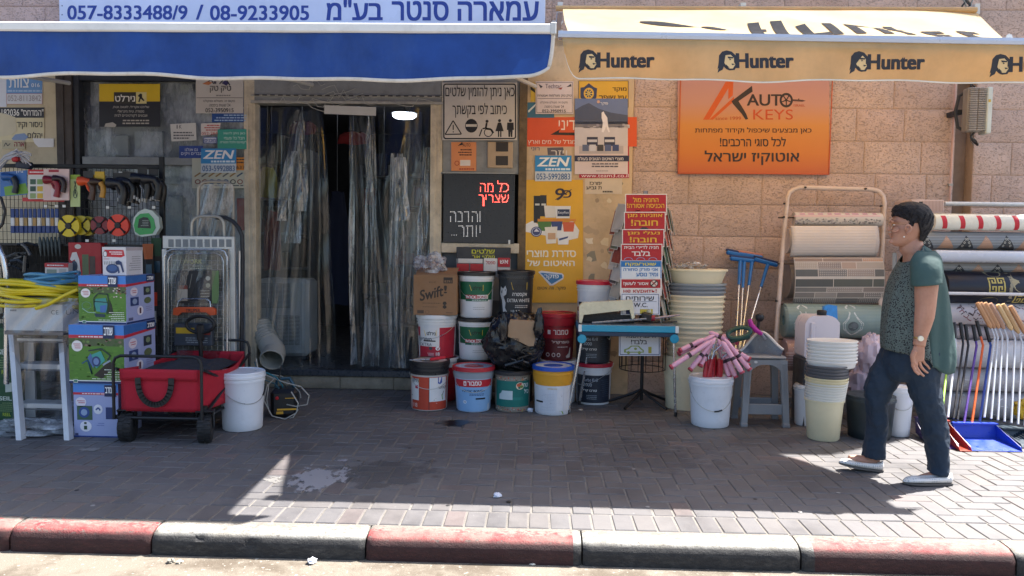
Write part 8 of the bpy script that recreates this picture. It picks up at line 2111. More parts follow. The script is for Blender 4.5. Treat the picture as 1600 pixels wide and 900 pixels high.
def dr(p):
 q = random.Random(4)
 for k in range(46):
  x, y, c = q.uniform(1488, 1610), q.uniform(476, 503), q.choice(['3a3034', '5c4448', '8a4a50', '2c2a30'])
  d = q.choice([-1, 1]); l = q.uniform(4, 9); p.line([(x, y), (x + l, y + d * l * .6), (x + l * 1.5, y + d * l * .6 - d * l * .8)], 1.3, c, 1)
hroll('carpet_roll', 'white carpet roll with broken dark red and black line pattern', 1470, 1720, 473, 508, Yc1 - .02, 'cdc6c8', dr)
for k, (y0, y1, c, lb) in enumerate(((508, 532, 'a8a0a4', 'pale grey wrapped roll below the line patterned one'), (532, 575, 'c9cad0', 'thick white plastic wrapped roll behind the dustpan handles'), (575, 612, 'b8b4b6', 'white wrapped roll second from the ground behind the dustpans'), (612, 655, 'a4a0a2', 'grey wrapped roll lying on the ground behind the dustpans'))):
 def dr(p, y0=y0, y1=y1):
  q = random.Random(y0)
  for j in range(16): x = q.uniform(1470, 1600); p.line([(x, q.uniform(y0 + 3, y1 - 3)), (x + q.uniform(5, 18), q.uniform(y0 + 3, y1 - 3))], .9, 'e0dfe2', 1)
 hroll('wrapped_roll', lb, 1455, 1720, y0, y1, Yc1 + (.02, -.05, .0, .02)[k], c, dr, rough=.3)
t = thing('carpet_rack', 'grey steel upright of the carpet rack behind the woman', 'rack', (X(1398, -.62, 600), -.55, 0))
for px in (1398, 1720):
 mb = MB(); mb.tube([(P(px, 395, -.55)), (X(px, -.55, 600), -.55, 0)], .018, M('8f9398', .4, .3), 4); mb.build('upright', t)
for b in (360, 412, 470, 520): mb = MB(); mb.tube([P(1396, b + 20, -.55), P(1722, b + 20, -.55)], .012, M('8f9398', .4, .3), 6); mb.build('rail', t)
# ---- long handled dustpans
Ydp = -1.45
def stick(t, top, kink, bot, col, gcol, gl=.10, rad=.0085, Ya=-1.05, grip_r=.013, woodlen=0):
 a, k, b = P(*top, Ya), P(*kink, Ya - .03), P(*bot, Ydp)
 mb = MB(); mb.tube([a, k, k.lerp(b, .5), b], rad, M(col, .35, 0, .06, 8), 8); mb.build('handle', t)
 d = (k - a).normalized()
 mb = MB()
 if woodlen:
  e = a - d * 0; f = P(top[0] - woodlen * .55, top[1] - woodlen, Ya - .0)
  m_ = a.lerp(f, .12)
  mb.tube([a, m_, a.lerp(f, .9), f], [.008, .019, .020, .015], M(gcol, .5, 0, .12, 14, .1, 50), 8)
 else: mb.tube([a - d * .02, a + d * gl], grip_r, Pm(gcol), 8)
 mb.build('grip', t)
def pan(t, x0, x1, y0, y1, Yb, col, open_=.30, tilt=0):
 """scoop seen from the front: tall rear wall, two sloping sides, flat mouth on the ground"""
 m = M(col, .35, 0, .06, 8, .03, 40, .12, '3a3a40')
 xa, xb = X(x0, Yb, y1), X(x1, Yb, y1); zt_ = Z(y0, Yb + open_, (x0 + x1) / 2); w_ = (xb - xa)
 yr_ = Yb + open_
 A = [(xa, Yb, .004), (xb, Yb, .004), (xb - .02 + tilt, yr_, .03), (xa + .02 + tilt, yr_, .03), (xa + .02 + tilt, yr_ + .02, zt_), (xb - .02 + tilt, yr_ + .02, zt_), (xa, Yb + .02, .03), (xb, Yb + .02, .03)]
 mb = MB(); mb.add(A, [(0, 1, 2, 3), (3, 2, 5, 4), (0, 3, 4, 6), (1, 7, 5, 2)], m); mb.build('scoop', t, smooth=False, solid=.004)
 mb = MB(); mb.bx(xa + .015 + tilt, xb - .015 + tilt, yr_ - .01, yr_ + .03, zt_, zt_ + .012, m); mb.build('top_edge', t, smooth=False)
specs = [('purple', (1468, 556), (1467, 570), (1461, 655), '55408a', '1c1c22', 'purple handled dustpan partly behind the woman', None),
 ('green', (1484, 545), (1482, 556), (1472, 640), '8cb82c', '8cb82c', 'lime green handled brush beside the back of the woman', None),
 ('white', (1491, 508), (1493, 540), (1481, 652), 'c4c9d4', '1b1b1f', 'pale grey handled dustpan right of the lime green stick', None),
 ('black', (1501, 508), (1505, 537), (1490, 654), '1f1f24', '141418', 'black handled dustpan, first of two', None),
 ('black', (1509, 511), (1513, 540), (1496, 656), '212126', '141418', 'black handled dustpan, second of two', None),
 ('purple', (1521, 512), (1526, 540), (1506, 662), '5a3f92', '1a1a20', 'purple handled dustpan left of the orange one', (1482, 1500, 656, 702, '3a2a6c')),
 ('orange', (1527, 505), (1536, 540), (1518, 664), 'd8622a', '17171b', 'orange handled dustpan with rust red scoop', (1500, 1519, 660, 706, '9c3422')),
 ('blue', (1541, 514), (1548, 540), (1530, 664), '2c4fa8', '17171b', 'blue dustpan with wide open scoop at the front', (1516, 1598, 664, 706, '1c3fae'))]
for k, (nm, top, kink, bot, col, gc, lb, pn_) in enumerate(specs):
 g = G(bot[0], 690); t = thing('dustpan', lb, 'dustpan', (g.x, g.y, 0))
 stick(t, top, kink, bot, col, gc)
 if pn_:
  x0, x1, y0, y1, c = pn_; Yb = yf((x0 + x1) / 2, y1); pan(t, x0, x1, y0, y1, Yb, c, .26, -.0)
 else: pan(t, bot[0] - 12, bot[0] + 12, 655, 690, yf(bot[0], 694), ('3a2a5a', '3f4a3c', '6a6e78', '1c1c20', '1c1c20')[k], .2)
tops = ((1549, 513), (1554, 513), (1561, 513), (1569, 514), (1581, 516), (1592, 521), (1604, 524))
for k, top in enumerate(tops):
 bot = (1538 + k * 10.5, 652 + k * 2.2); kink = (top[0] + 5, top[1] + 14)
 t = thing('dustpan', 'steel handled dustpan with wooden grip, %s to the right of the blue one' % ORD[k], 'dustpan', tuple(G(bot[0], 690)), 'steel handled dustpans at the right')
 stick(t, top, kink, bot, 'b6bcc6', ('b98a62', 'a87c58', 'b48660', 'a8826a', 'c9a878', 'b89468', 'b48660')[k], rad=.0075, woodlen=(40 if k < 5 else 46))
 pan(t, bot[0] - 4, bot[0] + 40, 660 + k * 2, 690 + k * 2, yf(1560, 688 + k * 2), '2c3c48', .22, -.02)
t = thing('yellow_glove', 'crumpled yellow and navy cloth at the right edge behind the dustpans', 'cloth', tuple(P(1594, 640, -1.2)))
crumple('cloth_body', None, None, tuple(P(1597, 640, -1.2)), .05, .05, .07, M('c9a62c', .6), 50, .5, t, (20, 12))
# ============================================================ SMALL THINGS ON THE GROUND
r = random.Random(33)
def litter(name, label, px, py, s_, col, seed, cat='litter', z=0.0, flat_=.6):
 g = G(px, py, z); crumple(name, label, cat, (g.x, g.y, z + s_ * flat_), s_, s_, s_ * flat_, M(col, .6, 0, .1, 20, .2, 40), seed, .7, None, (12, 8))
litter('crumpled_paper', 'small crumpled white paper on the shaded paving in the middle', 777, 777, .018, 'd4d8e4', 1)
litter('crumpled_paper', 'crumpled white paper on the road below the kerb', 487, 880, .018, 'e4e6ee', 2, z=ROADZ)
litter('pebble', 'small grey stone on the road near the left kerb', 267, 879, .014, '8a8478', 3, z=ROADZ)
litter('cigarette_end', 'tiny pale scrap on the road beside the left stone', 280, 880, .011, 'cfc6b4', 4, z=ROADZ)
litter('foil_ball', 'blue and silver foil scrap on the ground before the blue lidded pail', 820, 640, .030, '2a3a8a', 5)
litter('foil_ball', 'white side of the foil scrap before the blue lidded pail', 828, 643, .022, 'd8dae4', 6)
litter('paper_scrap', 'flat white paper scrap in the blue dustpan', 1545, 699, .022, 'dfe2ea', 7, flat_=.25)
litter('leaf_scrap', 'dark leaf scrap on the paving right of the middle', 795, 785, .012, '2a2624', 8, flat_=.3)
litter('cigarette_end', 'thin white scrap on the paving under the teal table', 907, 641, .014, 'd4d0c8', 9, flat_=.3)
litter('cigarette_end', 'thin white scrap on the road right of the middle', 832, 882, .012, 'd8d2c0', 10, z=ROADZ, flat_=.3)
# spilled paint and damp patches: thin irregular films just proud of the pavers
def stain(name, label, cx, cy, rx, ry, col, seed, thr, rough=.7, zz=.0022, alpha=1.0, sc=1.0, kind='stuff'):
 g0 = G(cx, cy); ga = G(cx - rx, cy); gb = G(cx + rx, cy); gc = G(cx, cy - ry); gd = G(cx, cy + ry)
 m, nt, bs = new_mat(name)
 tc = N(nt, 'ShaderNodeTexCoord'); mp = N(nt, 'ShaderNodeMapping'); nt.links.new(tc.outputs['Generated'], mp.inputs[0]); mp.inputs['Location'].default_value = (-.5, -.5, 0); mp.inputs['Scale'].default_value = (1, 1, 0)
 gr = N(nt, 'ShaderNodeVectorMath', operation='LENGTH'); nt.links.new(mp.outputs[0], gr.inputs[0])
 nz = noise(nt, 5.5 * sc, 9, .68, vec=tc.outputs['Generated'], stretch=(1, .8, 1))
 f = math_node(nt, 'SUBTRACT', nz, math_node(nt, 'MULTIPLY', gr.outputs['Value'], .85))
 mask = ramp(nt, math_node(nt, 'MULTIPLY', math_node(nt, 'ADD', f, seed * 0), 1.0), [(thr, 0.0), (thr + .03, alpha)])
 bs.inputs['Base Color'].default_value = (*lin(col), 1); bs.inputs['Roughness'].default_value = rough
 tr = N(nt, 'ShaderNodeBsdfTransparent'); mx = N(nt, 'ShaderNodeMixShader'); nt.links.new(mask, mx.inputs[0]); nt.links.new(tr.outputs[0], mx.inputs[1]); nt.links.new(bs.outputs[0], mx.inputs[2]); nt.links.new(mx.outputs[0], nt.nodes['Material Output'].inputs['Surface'])
 mb = MB(); mb.add([(ga.x, gd.y, zz), (gb.x, gd.y, zz), (gb.x, gc.y, zz), (ga.x, gc.y, zz)], [(0, 1, 2, 3)], m)
 return mb.build(name, pv, smooth=False, kind='stuff')
stain('dried_paint_spill', '', 497, 749, 66, 30, 'a4a4aa', 1, .25, .6, .0022, .62, 1.6)
stain('dried_paint_spill', '', 428, 750, 44, 12, '8c8a86', 2, .36, .6, .0024, .6, 1.6)
stain('dried_paint_spill', '', 536, 720, 16, 5, '92929a', 2, .34, .6, .0024, .9)
stain('oil_stain', '', 710, 661, 44, 9, '101012', 3, .24, .3)
stain('oil_stain', '', 600, 742, 110, 34, '232226', 3, .22, .6, .0018, .22, 1.5)
stain('oil_stain', '', 1010, 720, 190, 40, '29282c', 3, .28, .6, .0018, .14, 2)
stain('dried_paint_spill', '', 865, 704, 26, 8, '6c6a6c', 3, .3, .6, .0020, .6)
stain('dried_paint_spill', '', 140, 703, 30, 6, '8a8886', 3, .3, .6, .0020, .8)
for (a, b) in ((960, 668), (925, 652), (700, 790), (848, 691), (1060, 705), (120, 766), (145, 790), (990, 733), (1012, 792), (640, 700), (560, 720), (390, 735), (1250, 800), (1310, 770), (1500, 790), (1180, 780)):
 g = G(a, b); mb = MB(); mb.lathe([(0, 0), (.012, 0), (.009, .0014), (0, .0016)], Pm('8c8a88' if a % 20 else '1f1e20'), (g.x, g.y, .0008), 8); mb.build('gum_spot', pv, smooth=False, kind='stuff')
# ============================================================ THE WALKING WOMAN
YW = -2.32
g_ = G(1430, 745)
wm = thing('person', 'short haired woman in green blouse and dark trousers walking left', 'person', (X(1420, YW, 740), YW, 0))
def W(px, py, d=0.0): return P(px, py, YW + d)
def kpx(d=0.0): return 1 / S(YW + d, 2.3)
def view_w(hx, hd):       # half width along the walk, given the outline seen obliquely
 return sqrt(max((hx * .35) ** 2, hx * hx - (hd * .5) ** 2))
def loft(mb, rows, m, n=36, cap=True, p=2.0, wob=None):
 """rows: (py, left px, right px, half depth m, depth offset); superellipse rings, stacked"""
 vs = []
 for (py, l, r_, hd, d) in rows:
  a, b = W(l, py, d), W(r_, py, d); c = (a + b) / 2; hx = view_w((b.x - a.x) / 2, hd)
  for k in range(n):
   t = 2 * pi * k / n; cx, sx = cos(t), sin(t)
   e = 2 / p
   x = hx * abs(cx) ** e * (1 if cx > 0 else -1); y = hd * abs(sx) ** e * (1 if sx > 0 else -1)
   w_ = wob(t, py) if wob else 1
   vs.append((c.x + x * w_, c.y + y * w_, c.z))
 L = len(rows)
 fs = [(i * n + k, i * n + (k + 1) % n, (i + 1) * n + (k + 1) % n, (i + 1) * n + k) for i in range(L - 1) for k in range(n)]
 if cap: fs += [tuple(range(n)), tuple((L - 1) * n + k for k in range(n))[::-1]]
 mb.add(vs, fs, m)
def densify(rows, n=3):
 """smooth interpolation between measured rows"""
 out = []
 for i in range(len(rows) - 1):
  p0, p1, p2, p3 = rows[max(0, i - 1)], rows[i], rows[i + 1], rows[min(len(rows) - 1, i + 2)]
  for k in range(n):
   t = k / n
   out.append(tuple(.5 * ((2 * b) + (-a + c) * t + (2 * a - 5 * b + 4 * c - d) * t * t + (-a + 3 * b - 3 * c + d) * t ** 3) for a, b, c, d in zip(p0, p1, p2, p3)))
 return out + [rows[-1]]
def skin_mat():
 m, nt, bs = new_mat('skin')
 a = noise(nt, 9, 5, .6); b = noise(nt, 70, 3)
 c = mixc(nt, ramp(nt, a, [(.35, 0), (.7, 1)]), lin('a87a64'), lin('bd8c76')); c = mixc(nt, ramp(nt, b, [(.55, 0), (.75, .25)]), c, lin('945f4c'))
 nt.links.new(c, bs.inputs['Base Color']); bs.inputs['Roughness'].default_value = .5
 bs.inputs['Subsurface Weight'].default_value = .12; bs.inputs['Subsurface Radius'].default_value = (.02, .008, .004); bs.inputs['Subsurface Scale'].default_value = .4
 nt.links.new(bump(nt, noise(nt, 130, 4), .15, .002), bs.inputs['Normal'])
 return m
SK = skin_mat()
def remesh(o, vox, sm=6):
 md = o.modifiers.new('skin_over', 'REMESH'); md.mode = 'VOXEL'; md.voxel_size = vox; md.use_smooth_shade = True
 if sm: s_ = o.modifiers.new('relax', 'SMOOTH'); s_.factor = .5; s_.iterations = sm
 return o
mb = MB()
# head in profile, nose and chin forward (to the left)
loft(mb, densify([(319, 1414, 1436, .03, 0), (325, 1404, 1445, .055, 0), (333, 1397.5, 1450, .068, 0), (341, 1394.5, 1452, .073, 0), (347, 1393.2, 1452, .074, 0), (351.5, 1394.8, 1451, .073, 0), (357, 1393.6, 1450, .072, 0), (362, 1392.6, 1447, .068, 0), (366, 1391.4, 1443, .063, 0), (371, 1391.8, 1438, .058, 0), (376, 1391.6, 1433, .052, 0), (381, 1392.6, 1428, .042, 0), (385, 1398, 1422, .028, 0)], 3), SK, 40)
k = kpx()
def tb(pts, radii, n=12): mb.tube([W(*q) for q in pts], [r_ * kpx() for r_ in radii], SK, n)
tb([(1395, 346, 0), (1391.5, 351, 0), (1389, 355.5, 0), (1387.6, 358.4, 0), (1390, 360.6, 0)], [1.7, 1.8, 2.2, 2.2, 1.8])            # nose
for s_ in (-1, 1): tb([(1390, 359, .010 * s_), (1392.5, 360, .014 * s_)], [1.6, 1.6])
tb([(1391, 365.2, -.014), (1389.7, 365.2, 0), (1391, 365.2, .014)], [1.3, 1.7, 1.3]); tb([(1391.4, 368.6, -.013), (1390.3, 368.6, 0), (1391.4, 368.6, .013)], [1.3, 1.8, 1.3])
tb([(1393.5, 377, -.012), (1391.8, 377.5, 0), (1393.5, 377, .012)], [3.2, 3.4, 3.2])
tb([(1394.8, 346.2, -.045), (1393.0, 345.6, -.02), (1393.0, 345.6, .02), (1394.8, 346.2, .045)], [2.2, 2.4, 2.4, 2.2])            # brow
tb([(1399, 358.5, -.055), (1400, 360, -.052)], [5.5, 5]); tb([(1399, 358.5, .055), (1400, 360, .052)], [4.2, 4])                    # cheeks
# ears
for s_ in (-1, 1):
 tb([(1416.5, 366, .078 * s_), (1421.5, 362, .088 * s_), (1424, 357, .092 * s_), (1422, 352.5, .092 * s_), (1417.5, 351.5, .090 * s_), (1414.2, 355, .084 * s_), (1414.6, 359, .080 * s_)], [2.4, 2.0, 1.7, 1.7, 1.7, 1.5, 1.4], 8); tb([(1418, 356, .072 * s_), (1418, 365.5, .073 * s_)], [3.6, 1.9], 8)
# neck, trunk, shoulders
loft(mb, densify([(372, 1408, 1441, .045, 0), (382, 1405, 1443, .052, 0), (392, 1405, 1447, .056, 0), (400, 1410, 1451, .066, 0), (408, 1410, 1456, .09, 0), (416, 1408, 1460, .12, 0), (430, 1404, 1464, .14, 0), (470, 1395, 1470, .14, 0), (520, 1392, 1470, .14, 0), (550, 1388, 1472, .165, 0), (572, 1396, 1468, .15, 0)], 3), SK, 36)
# near arm hanging, far arm swung a little
for s_, dx in ((-1, 0), (1, -6)):
 A_ = [(1448 + dx, 414, .135 * s_), (1449 + dx, 427, .165 * s_), (1447.5 + dx, 448, .183 * s_), (1446.5 + dx, 465, .188 * s_), (1446 + dx, 480, .190 * s_), (1444.5 + dx, 495, .192 * s_), (1441 + dx, 512, .194 * s_), (1438 + dx, 528, .196 * s_), (1436 + dx, 540, .198 * s_)]
 mb.tube([W(*q) for q in A_], [r_ * k for r_ in (10, 14, 16.2, 15.2, 14.2, 13.6, 11.6, 9.0, 8.6)], SK, 20)
 d0 = .200 * s_
 # palm: back of the hand toward the camera, knuckles ahead, fingers curling backward
 pr_ = [(1436 + dx, 541, 8.8, .016), (1435 + dx, 549, 10.2, .016), (1434 + dx, 557, 10.8, .015), (1434.5 + dx, 564, 9.6, .013)]
 loft(mb, [(py, cx - r_, cx + r_, hd, d0) for cx, py, r_, hd in pr_], SK, 20)
 F_ = [[(1427, 561), (1426, 571), (1430, 580), (1436, 586)], [(1431, 563), (1432, 574), (1438, 583), (1444, 588)], [(1436, 564), (1439, 573), (1444.5, 579), (1450, 583)], [(1441, 562), (1445, 568), (1449.5, 572), (1453, 577)]]
 for i, f in enumerate(F_):
  dd = (-.010, -.004, .003, .010)[i]
  mb.tube([W(a + dx, b, d0 + dd * (1 if s_ < 0 else -1)) for a, b in f], [q * k for q in ((2.8, 2.5, 2.1, 1.6), (2.8, 2.5, 2.2, 1.7), (2.7, 2.4, 2.0, 1.6), (2.4, 2.1, 1.8, 1.4))[i]], SK, 10)
 mb.tube([W(a + dx, b, d0 - .012 * s_ * -1) for a, b in ((1429, 548), (1425.5, 556), (1426, 564), (1430, 570))], [q * k for q in (3.6, 3.4, 2.9, 2.3)], SK, 10)
# ankles and insteps
for (pts, radii) in ((((1462, 690, -.09), (1464, 722, -.10), (1465, 741, -.10)), (11, 9.5, 9.5)), (((1466, 743, -.10), (1452, 746, -.10), (1434, 750, -.10), (1424, 752, -.10)), (9, 8, 6.5, 4.5)), (((1368, 668, .10), (1367, 700, .11), (1366, 719, .12)), (10.5, 9, 9)), (((1367, 721, .12), (1352, 719, .12), (1336, 716.5, .12), (1326, 715, .12)), (8.5, 7.5, 6, 4))):
 tb(pts, radii, 16)
body = mb.build('body', wm, smooth=True); remesh(body, .0032, 3)
# hair: short, swept back, fuller behind
HM, nt, bs = new_mat('dark_hair')
hn = noise(nt, 1.0, 5, .7, stretch=(34, 90, 60)); nt.links.new(mixc(nt, ramp(nt, hn, [(.35, 0), (.7, 1)]), (.006, .006, .008), (.028, .024, .026)), bs.inputs['Base Color']); bs.inputs['Roughness'].default_value = .55; bs.inputs['Specular IOR Level'].default_value = .25
nt.links.new(bump(nt, hn, .9, .012), bs.inputs['Normal'])
def hair(a, b, inner=0):
 th = 2 * pi * a                                  # 0 = back, pi = front, 1.5pi = camera side
 fx = cos(th); side = abs(sin(th))
 # lower edge of the hair
 if fx < -.74: low = 338 + 8 * max(0, (side - .3))
 elif fx < -.32: low = max(343, 359 - 18 * abs((fx + .47) / .2))
 elif fx < -.09: low = 349
 else: low = 349 + 27 * min(1, (fx + .09) / .12)
 low = max(low, 338)
 py = 315.5 + (low - 315.5) * (b ** .85)
 f = (py - 315.5) / 60
 prof = [(315.5, 1420, 1428, .008), (317.5, 1408, 1441, .045), (322, 1400, 1450, .066), (328, 1394.5, 1455, .080), (335, 1392.2, 1458, .086), (343, 1394, 1458.5, .086), (352, 1399, 1456.5, .082), (361, 1406, 1452, .074), (370, 1413, 1446.5, .062), (378, 1418, 1441, .05)]
 for i in range(len(prof) - 1):
  if prof[i][0] <= py <= prof[i + 1][0]: break
 t = (py - prof[i][0]) / (prof[i + 1][0] - prof[i][0]); q = [prof[i][j] + (prof[i + 1][j] - prof[i][j]) * t for j in range(4)]
 c = (q[1] + q[2]) / 2; q[3] *= .93; hx = view_w((q[2] - q[1]) / 2 * k * .95, q[3]) / k
 wv = 1 + .022 * sin(th * 7 + py * .35) + .014 * sin(th * 17 - py * .5)
 p0 = W(c, py); return (p0.x + hx * k * fx * wv * (1 - .03 * inner), p0.y + q[3] * sin(th) * wv, p0.z)
mb = MB(); mb.grid(hair, 90, 26, HM); o = mb.build('hair', wm, solid=.006, ang=180)
mb = MB(); r = random.Random(2)
for j in range(150):                                  # loose locks breaking the outline
 a = r.uniform(0, 1); b0 = r.uniform(.15, .85)
 if .36 < a < .64 and b0 > .5: b0 *= .5
 pts = []
 for i in range(5):
  q = Vector(hair((a + .012 * i * (1 if a < .5 else -1)) % 1, min(1.0, b0 + .06 * i))); c = W(1424, 345); d = (q - c).normalized(); pts.append(q + d * (.003 + .002 * sin(i)))
 mb.tube(pts, [.001, .0035, .004, .003, .0008], HM, 5)
mb.build('locks', wm, kind='stuff')
# glasses, eye, brow, earring, necklace pearl, watch
gd_ = M('b08a5a', .25, .8)
for s_ in (-1, 1):
 mb = MB(); mb.tube([W(1391.5 + 3.3 * cos(2 * pi * i / 16) * .75, 350.5 + 3.9 * sin(2 * pi * i / 16), s_ * (.032 + .014 * cos(2 * pi * i / 16))) for i in range(16)], .0011, gd_, 5, closed=True); mb.build('glasses_rim', wm)
 mb = MB(); mb.tube([W(1394.5, 349, .050 * s_), W(1399, 349.2, .071 * s_), W(1417, 351, .083 * s_)], .0013, gd_, 5); mb.build('glasses_arm', wm)
 mb = MB(); mb.lathe([(0, -.004), (.0075, -.002), (.0095, .002), (0, .004)], M('e0d8d0', .3), tuple(W(1396.3, 351.2, .044 * s_)), 12, ey=.6); mb.build('eye', wm)
 mb = MB(); mb.lathe([(0, -.003), (.0045, 0), (0, .003)], Pm('1d1512'), tuple(W(1394.9, 351.2, .047 * s_)), 10); mb.build('iris', wm)
 mb = MB(); mb.tube([W(1392.6, 344.4, .022 * s_), W(1394, 343.4, .040 * s_), W(1397.5, 344.6, .062 * s_)], [.001, .0022, .001], Pm('2a201c'), 6); mb.build('eyebrow', wm)
 mb = MB(); mb.lathe([(0, -.005), (.004, -.003), (.005, 0), (.004, .003), (0, .005)], M('e6e2da', .2), tuple(W(1412.5, 370, .078 * s_) if s_ < 0 else W(1413, 370, .078)), 10); mb.build('earring', wm)
mb = MB(); mb.tube([W(1391.8, 365, -.012), W(1389.2, 365, 0), W(1391.8, 365, .012)], [.001, .0032, .001], M('a05a50', .4), 6); mb.tube([W(1392, 368.6, -.011), W(1389.8, 368.6, 0), W(1392, 368.6, .011)], [.001, .0036, .001], M('a05a50', .4), 6); mb.build('lips', wm)
wp_ = [W(1438 + 10.2 * cos(2 * pi * i / 20), 528.5 + 1.6 * cos(2 * pi * i / 20 + .4), -.196 + .036 * sin(2 * pi * i / 20)) for i in range(20)]
mb = MB(); mb.tube(wp_, .0045, M('b39a5c', .3, .7), 6, closed=True); mb.build('watch_band', wm)
mb = MB(); mb.lathe([(0, -.008), (.014, -.008), (.016, -.003), (.016, .002), (0, .002)], M('e2dcc8', .25), tuple(W(1438.5, 529, -.233)), 18, ax='y'); mb.build('watch_face', wm)
# blouse: green with a dark printed front, A-line, open at the side
GR = cloth('385250', var=.10, wrinkle=.55, wscale=8, rough=.8)
FP, nt, bs = new_mat('printed_front')
v = N(nt, 'ShaderNodeTexVoronoi'); tc = N(nt, 'ShaderNodeTexCoord'); v.inputs['Scale'].default_value = 95; nzv = noise(nt, 95, 4, .7)
nt.links.new(tc.outputs['Object'], v.inputs['Vector'])
ff = math_node(nt, 'ADD', v.outputs['Distance'], math_node(nt, 'MULTIPLY', nzv, .7))
nt.links.new(ramp(nt, ff, [(.72, lin('1d2326')), (.84, lin('68736f')), (1.0, lin('525f5c'))]), bs.inputs['Base Color']); bs.inputs['Roughness'].default_value = .85
nt.links.new(bump(nt, noise(nt, 9, 3), .6, .02), bs.inputs['Normal'])
BR_ = densify([(385, 1425, 1446, .062, 0), (391, 1415, 1456, .085, 0), (398, 1409, 1463, .125, 0), (406, 1403, 1468, .158, 0), (416, 1397, 1472, .172, 0), (430, 1390, 1476, .178, 0), (450, 1383, 1480, .180, 0), (475, 1378, 1483, .182, 0), (500, 1375, 1486, .188, 0), (525, 1373.5, 1489, .196, 0), (545, 1374, 1491, .205, 0), (560, 1377, 1491, .212, 0), (578, 1380, 1488, .218, 0)], 3)
nA = 96
def blouse_pt(i, j):
 py, l, r_, hd, d = BR_[j]; t = 2 * pi * i / nA
 fx = cos(t)
 # collar scoops down in front, hem is cut shorter in front with a slit at the side
 if fx > -.08: lowpy = 566 + 11 * sin(max(0, fx) * pi) if fx < .75 else 566 - 20 * (fx - .75) / .25
 else: lowpy = 556 - 10 * min(1, (-.08 - fx) / .9)
 top = 383 + (32 * max(0, -fx - .15) ** .9)
 u = (py - 385) / (578 - 385); py2 = top + (lowpy - top) * u
 jj = 0
 for q in range(len(BR_) - 1):
  if BR_[q][0] <= py2 <= BR_[q + 1][0]: jj = q; break
 else: jj = 0 if py2 < BR_[0][0] else len(BR_) - 2
 a, b = BR_[jj], BR_[jj + 1]; f = (py2 - a[0]) / (b[0] - a[0]); f = max(-.3, min(1.2, f))
 l, r_, hd = a[1] + (b[1] - a[1]) * f, a[2] + (b[2] - a[2]) * f, a[3] + (b[3] - a[3]) * f
 ca, cb = W(l, py2), W(r_, py2); c = (ca + cb) / 2; hx = view_w((cb.x - ca.x) / 2, hd * 1.08)
 fold = 1 + (.05 * sin(t * 6 + .8 + py2 * .01) + .028 * sin(t * 13 + py2 * .03)) * max(0, (py2 - 415) / 150) ** .8
 e = .9; hd *= .9
 X_ = hx * abs(fx) ** e * (1 if fx > 0 else -1); Y_ = hd * abs(sin(t)) ** e * (1 if sin(t) > 0 else -1)
 return (c.x + X_ * fold, c.y + Y_ * fold, c.z)
mb = MB(); nB = len(BR_)
vs = [blouse_pt(i, j) for j in range(nB) for i in range(nA)]
green = []; printed = []
for j in range(nB - 1):
 for i in range(nA):
  fx = cos(2 * pi * (i + .5) / nA)
  (printed if fx < -.08 else green).append((j * nA + i, j * nA + (i + 1) % nA, (j + 1) * nA + (i + 1) % nA, (j + 1) * nA + i))
mb.add(vs, green, GR)
o = mb.build('blouse_back', wm, solid=.005, ang=180)
mb = MB(); mb.add(vs, printed, FP); o = mb.build('blouse_front', wm, solid=.005, ang=180)
for s_ in (-1, 1):
 mb = MB()
 rows = densify([(392, 1434, 1460, .03, .118 * s_), (400, 1428, 1468, .050, .135 * s_), (410, 1424.5, 1471, .066, .150 * s_), (422, 1424, 1471.5, .070, .168 * s_), (435, 1424.5, 1471, .068, .182 * s_), (445, 1425.5, 1471.5, .070, .190 * s_)], 3)
 n = 32; vs = []
 for (py, l, r_, hd, d) in rows:
  for kk in range(n):
   t = 2 * pi * kk / n; slant = (py > 425) * (py - 425) / 20 * 3 * cos(t)
   a, b = W(l, py - slant, d), W(r_, py - slant, d); c = (a + b) / 2; w_ = 1 + .02 * sin(t * 5 + py * .2)
   vs.append((c.x + (b.x - a.x) / 2 * cos(t) * w_, c.y + hd * sin(t) * w_, c.z))
 mb.add(vs, [(i * n + kk, i * n + (kk + 1) % n, (i + 1) * n + (kk + 1) % n, (i + 1) * n + kk) for i in range(len(rows) - 1) for kk in range(n)] + [tuple(range(n))], GR); mb.build('sleeve', wm, solid=.004, ang=180)
# trousers
TR = cloth('1a2c3e', var=.14, wrinkle=1.0, wscale=13, rough=.8)
mb = MB()
loft(mb, densify([(535, 1382, 1474, .150, 0), (550, 1379, 1476, .160, 0), (565, 1376, 1475, .160, 0), (582, 1378, 1470, .150, 0), (594, 1386, 1462, .12, 0)], 3), TR)
loft(mb, densify([(545, 1376, 1446, .10, .075), (562, 1368, 1438, .10, .08), (580, 1358, 1422, .098, .085), (600, 1350.5, 1405, .092, .09), (615, 1349, 1394, .084, .095), (630, 1350, 1389, .078, .10), (645, 1353, 1389, .075, .10), (665, 1353, 1388.5, .073, .105), (685, 1350.5, 1387, .074, .11), (700, 1347.5, 1385, .076, .115), (714, 1344.5, 1383, .078, .12)], 3), TR)
loft(mb, densify([(545, 1404, 1478, .105, -.075), (562, 1402, 1474, .105, -.08), (580, 1407, 1470, .102, -.085), (600, 1414, 1470, .095, -.088), (620, 1421, 1472.5, .088, -.09), (640, 1429, 1477, .083, -.095), (655, 1434, 1480, .08, -.097), (675, 1439, 1483, .078, -.10), (700, 1445, 1484, .08, -.10), (720, 1448, 1484.5, .082, -.10), (739, 1446.5, 1484, .084, -.10)], 3), TR)
tr_ = mb.build('trousers', wm); remesh(tr_, .008, 4)
tx = bpy.data.textures.new('folds', 'CLOUDS'); tx.noise_scale = .07; tx.noise_depth = 2
dm = tr_.modifiers.new('folds', 'DISPLACE'); dm.texture = tx; dm.strength = .024; dm.mid_level = .5; dm.texture_coords = 'LOCAL'
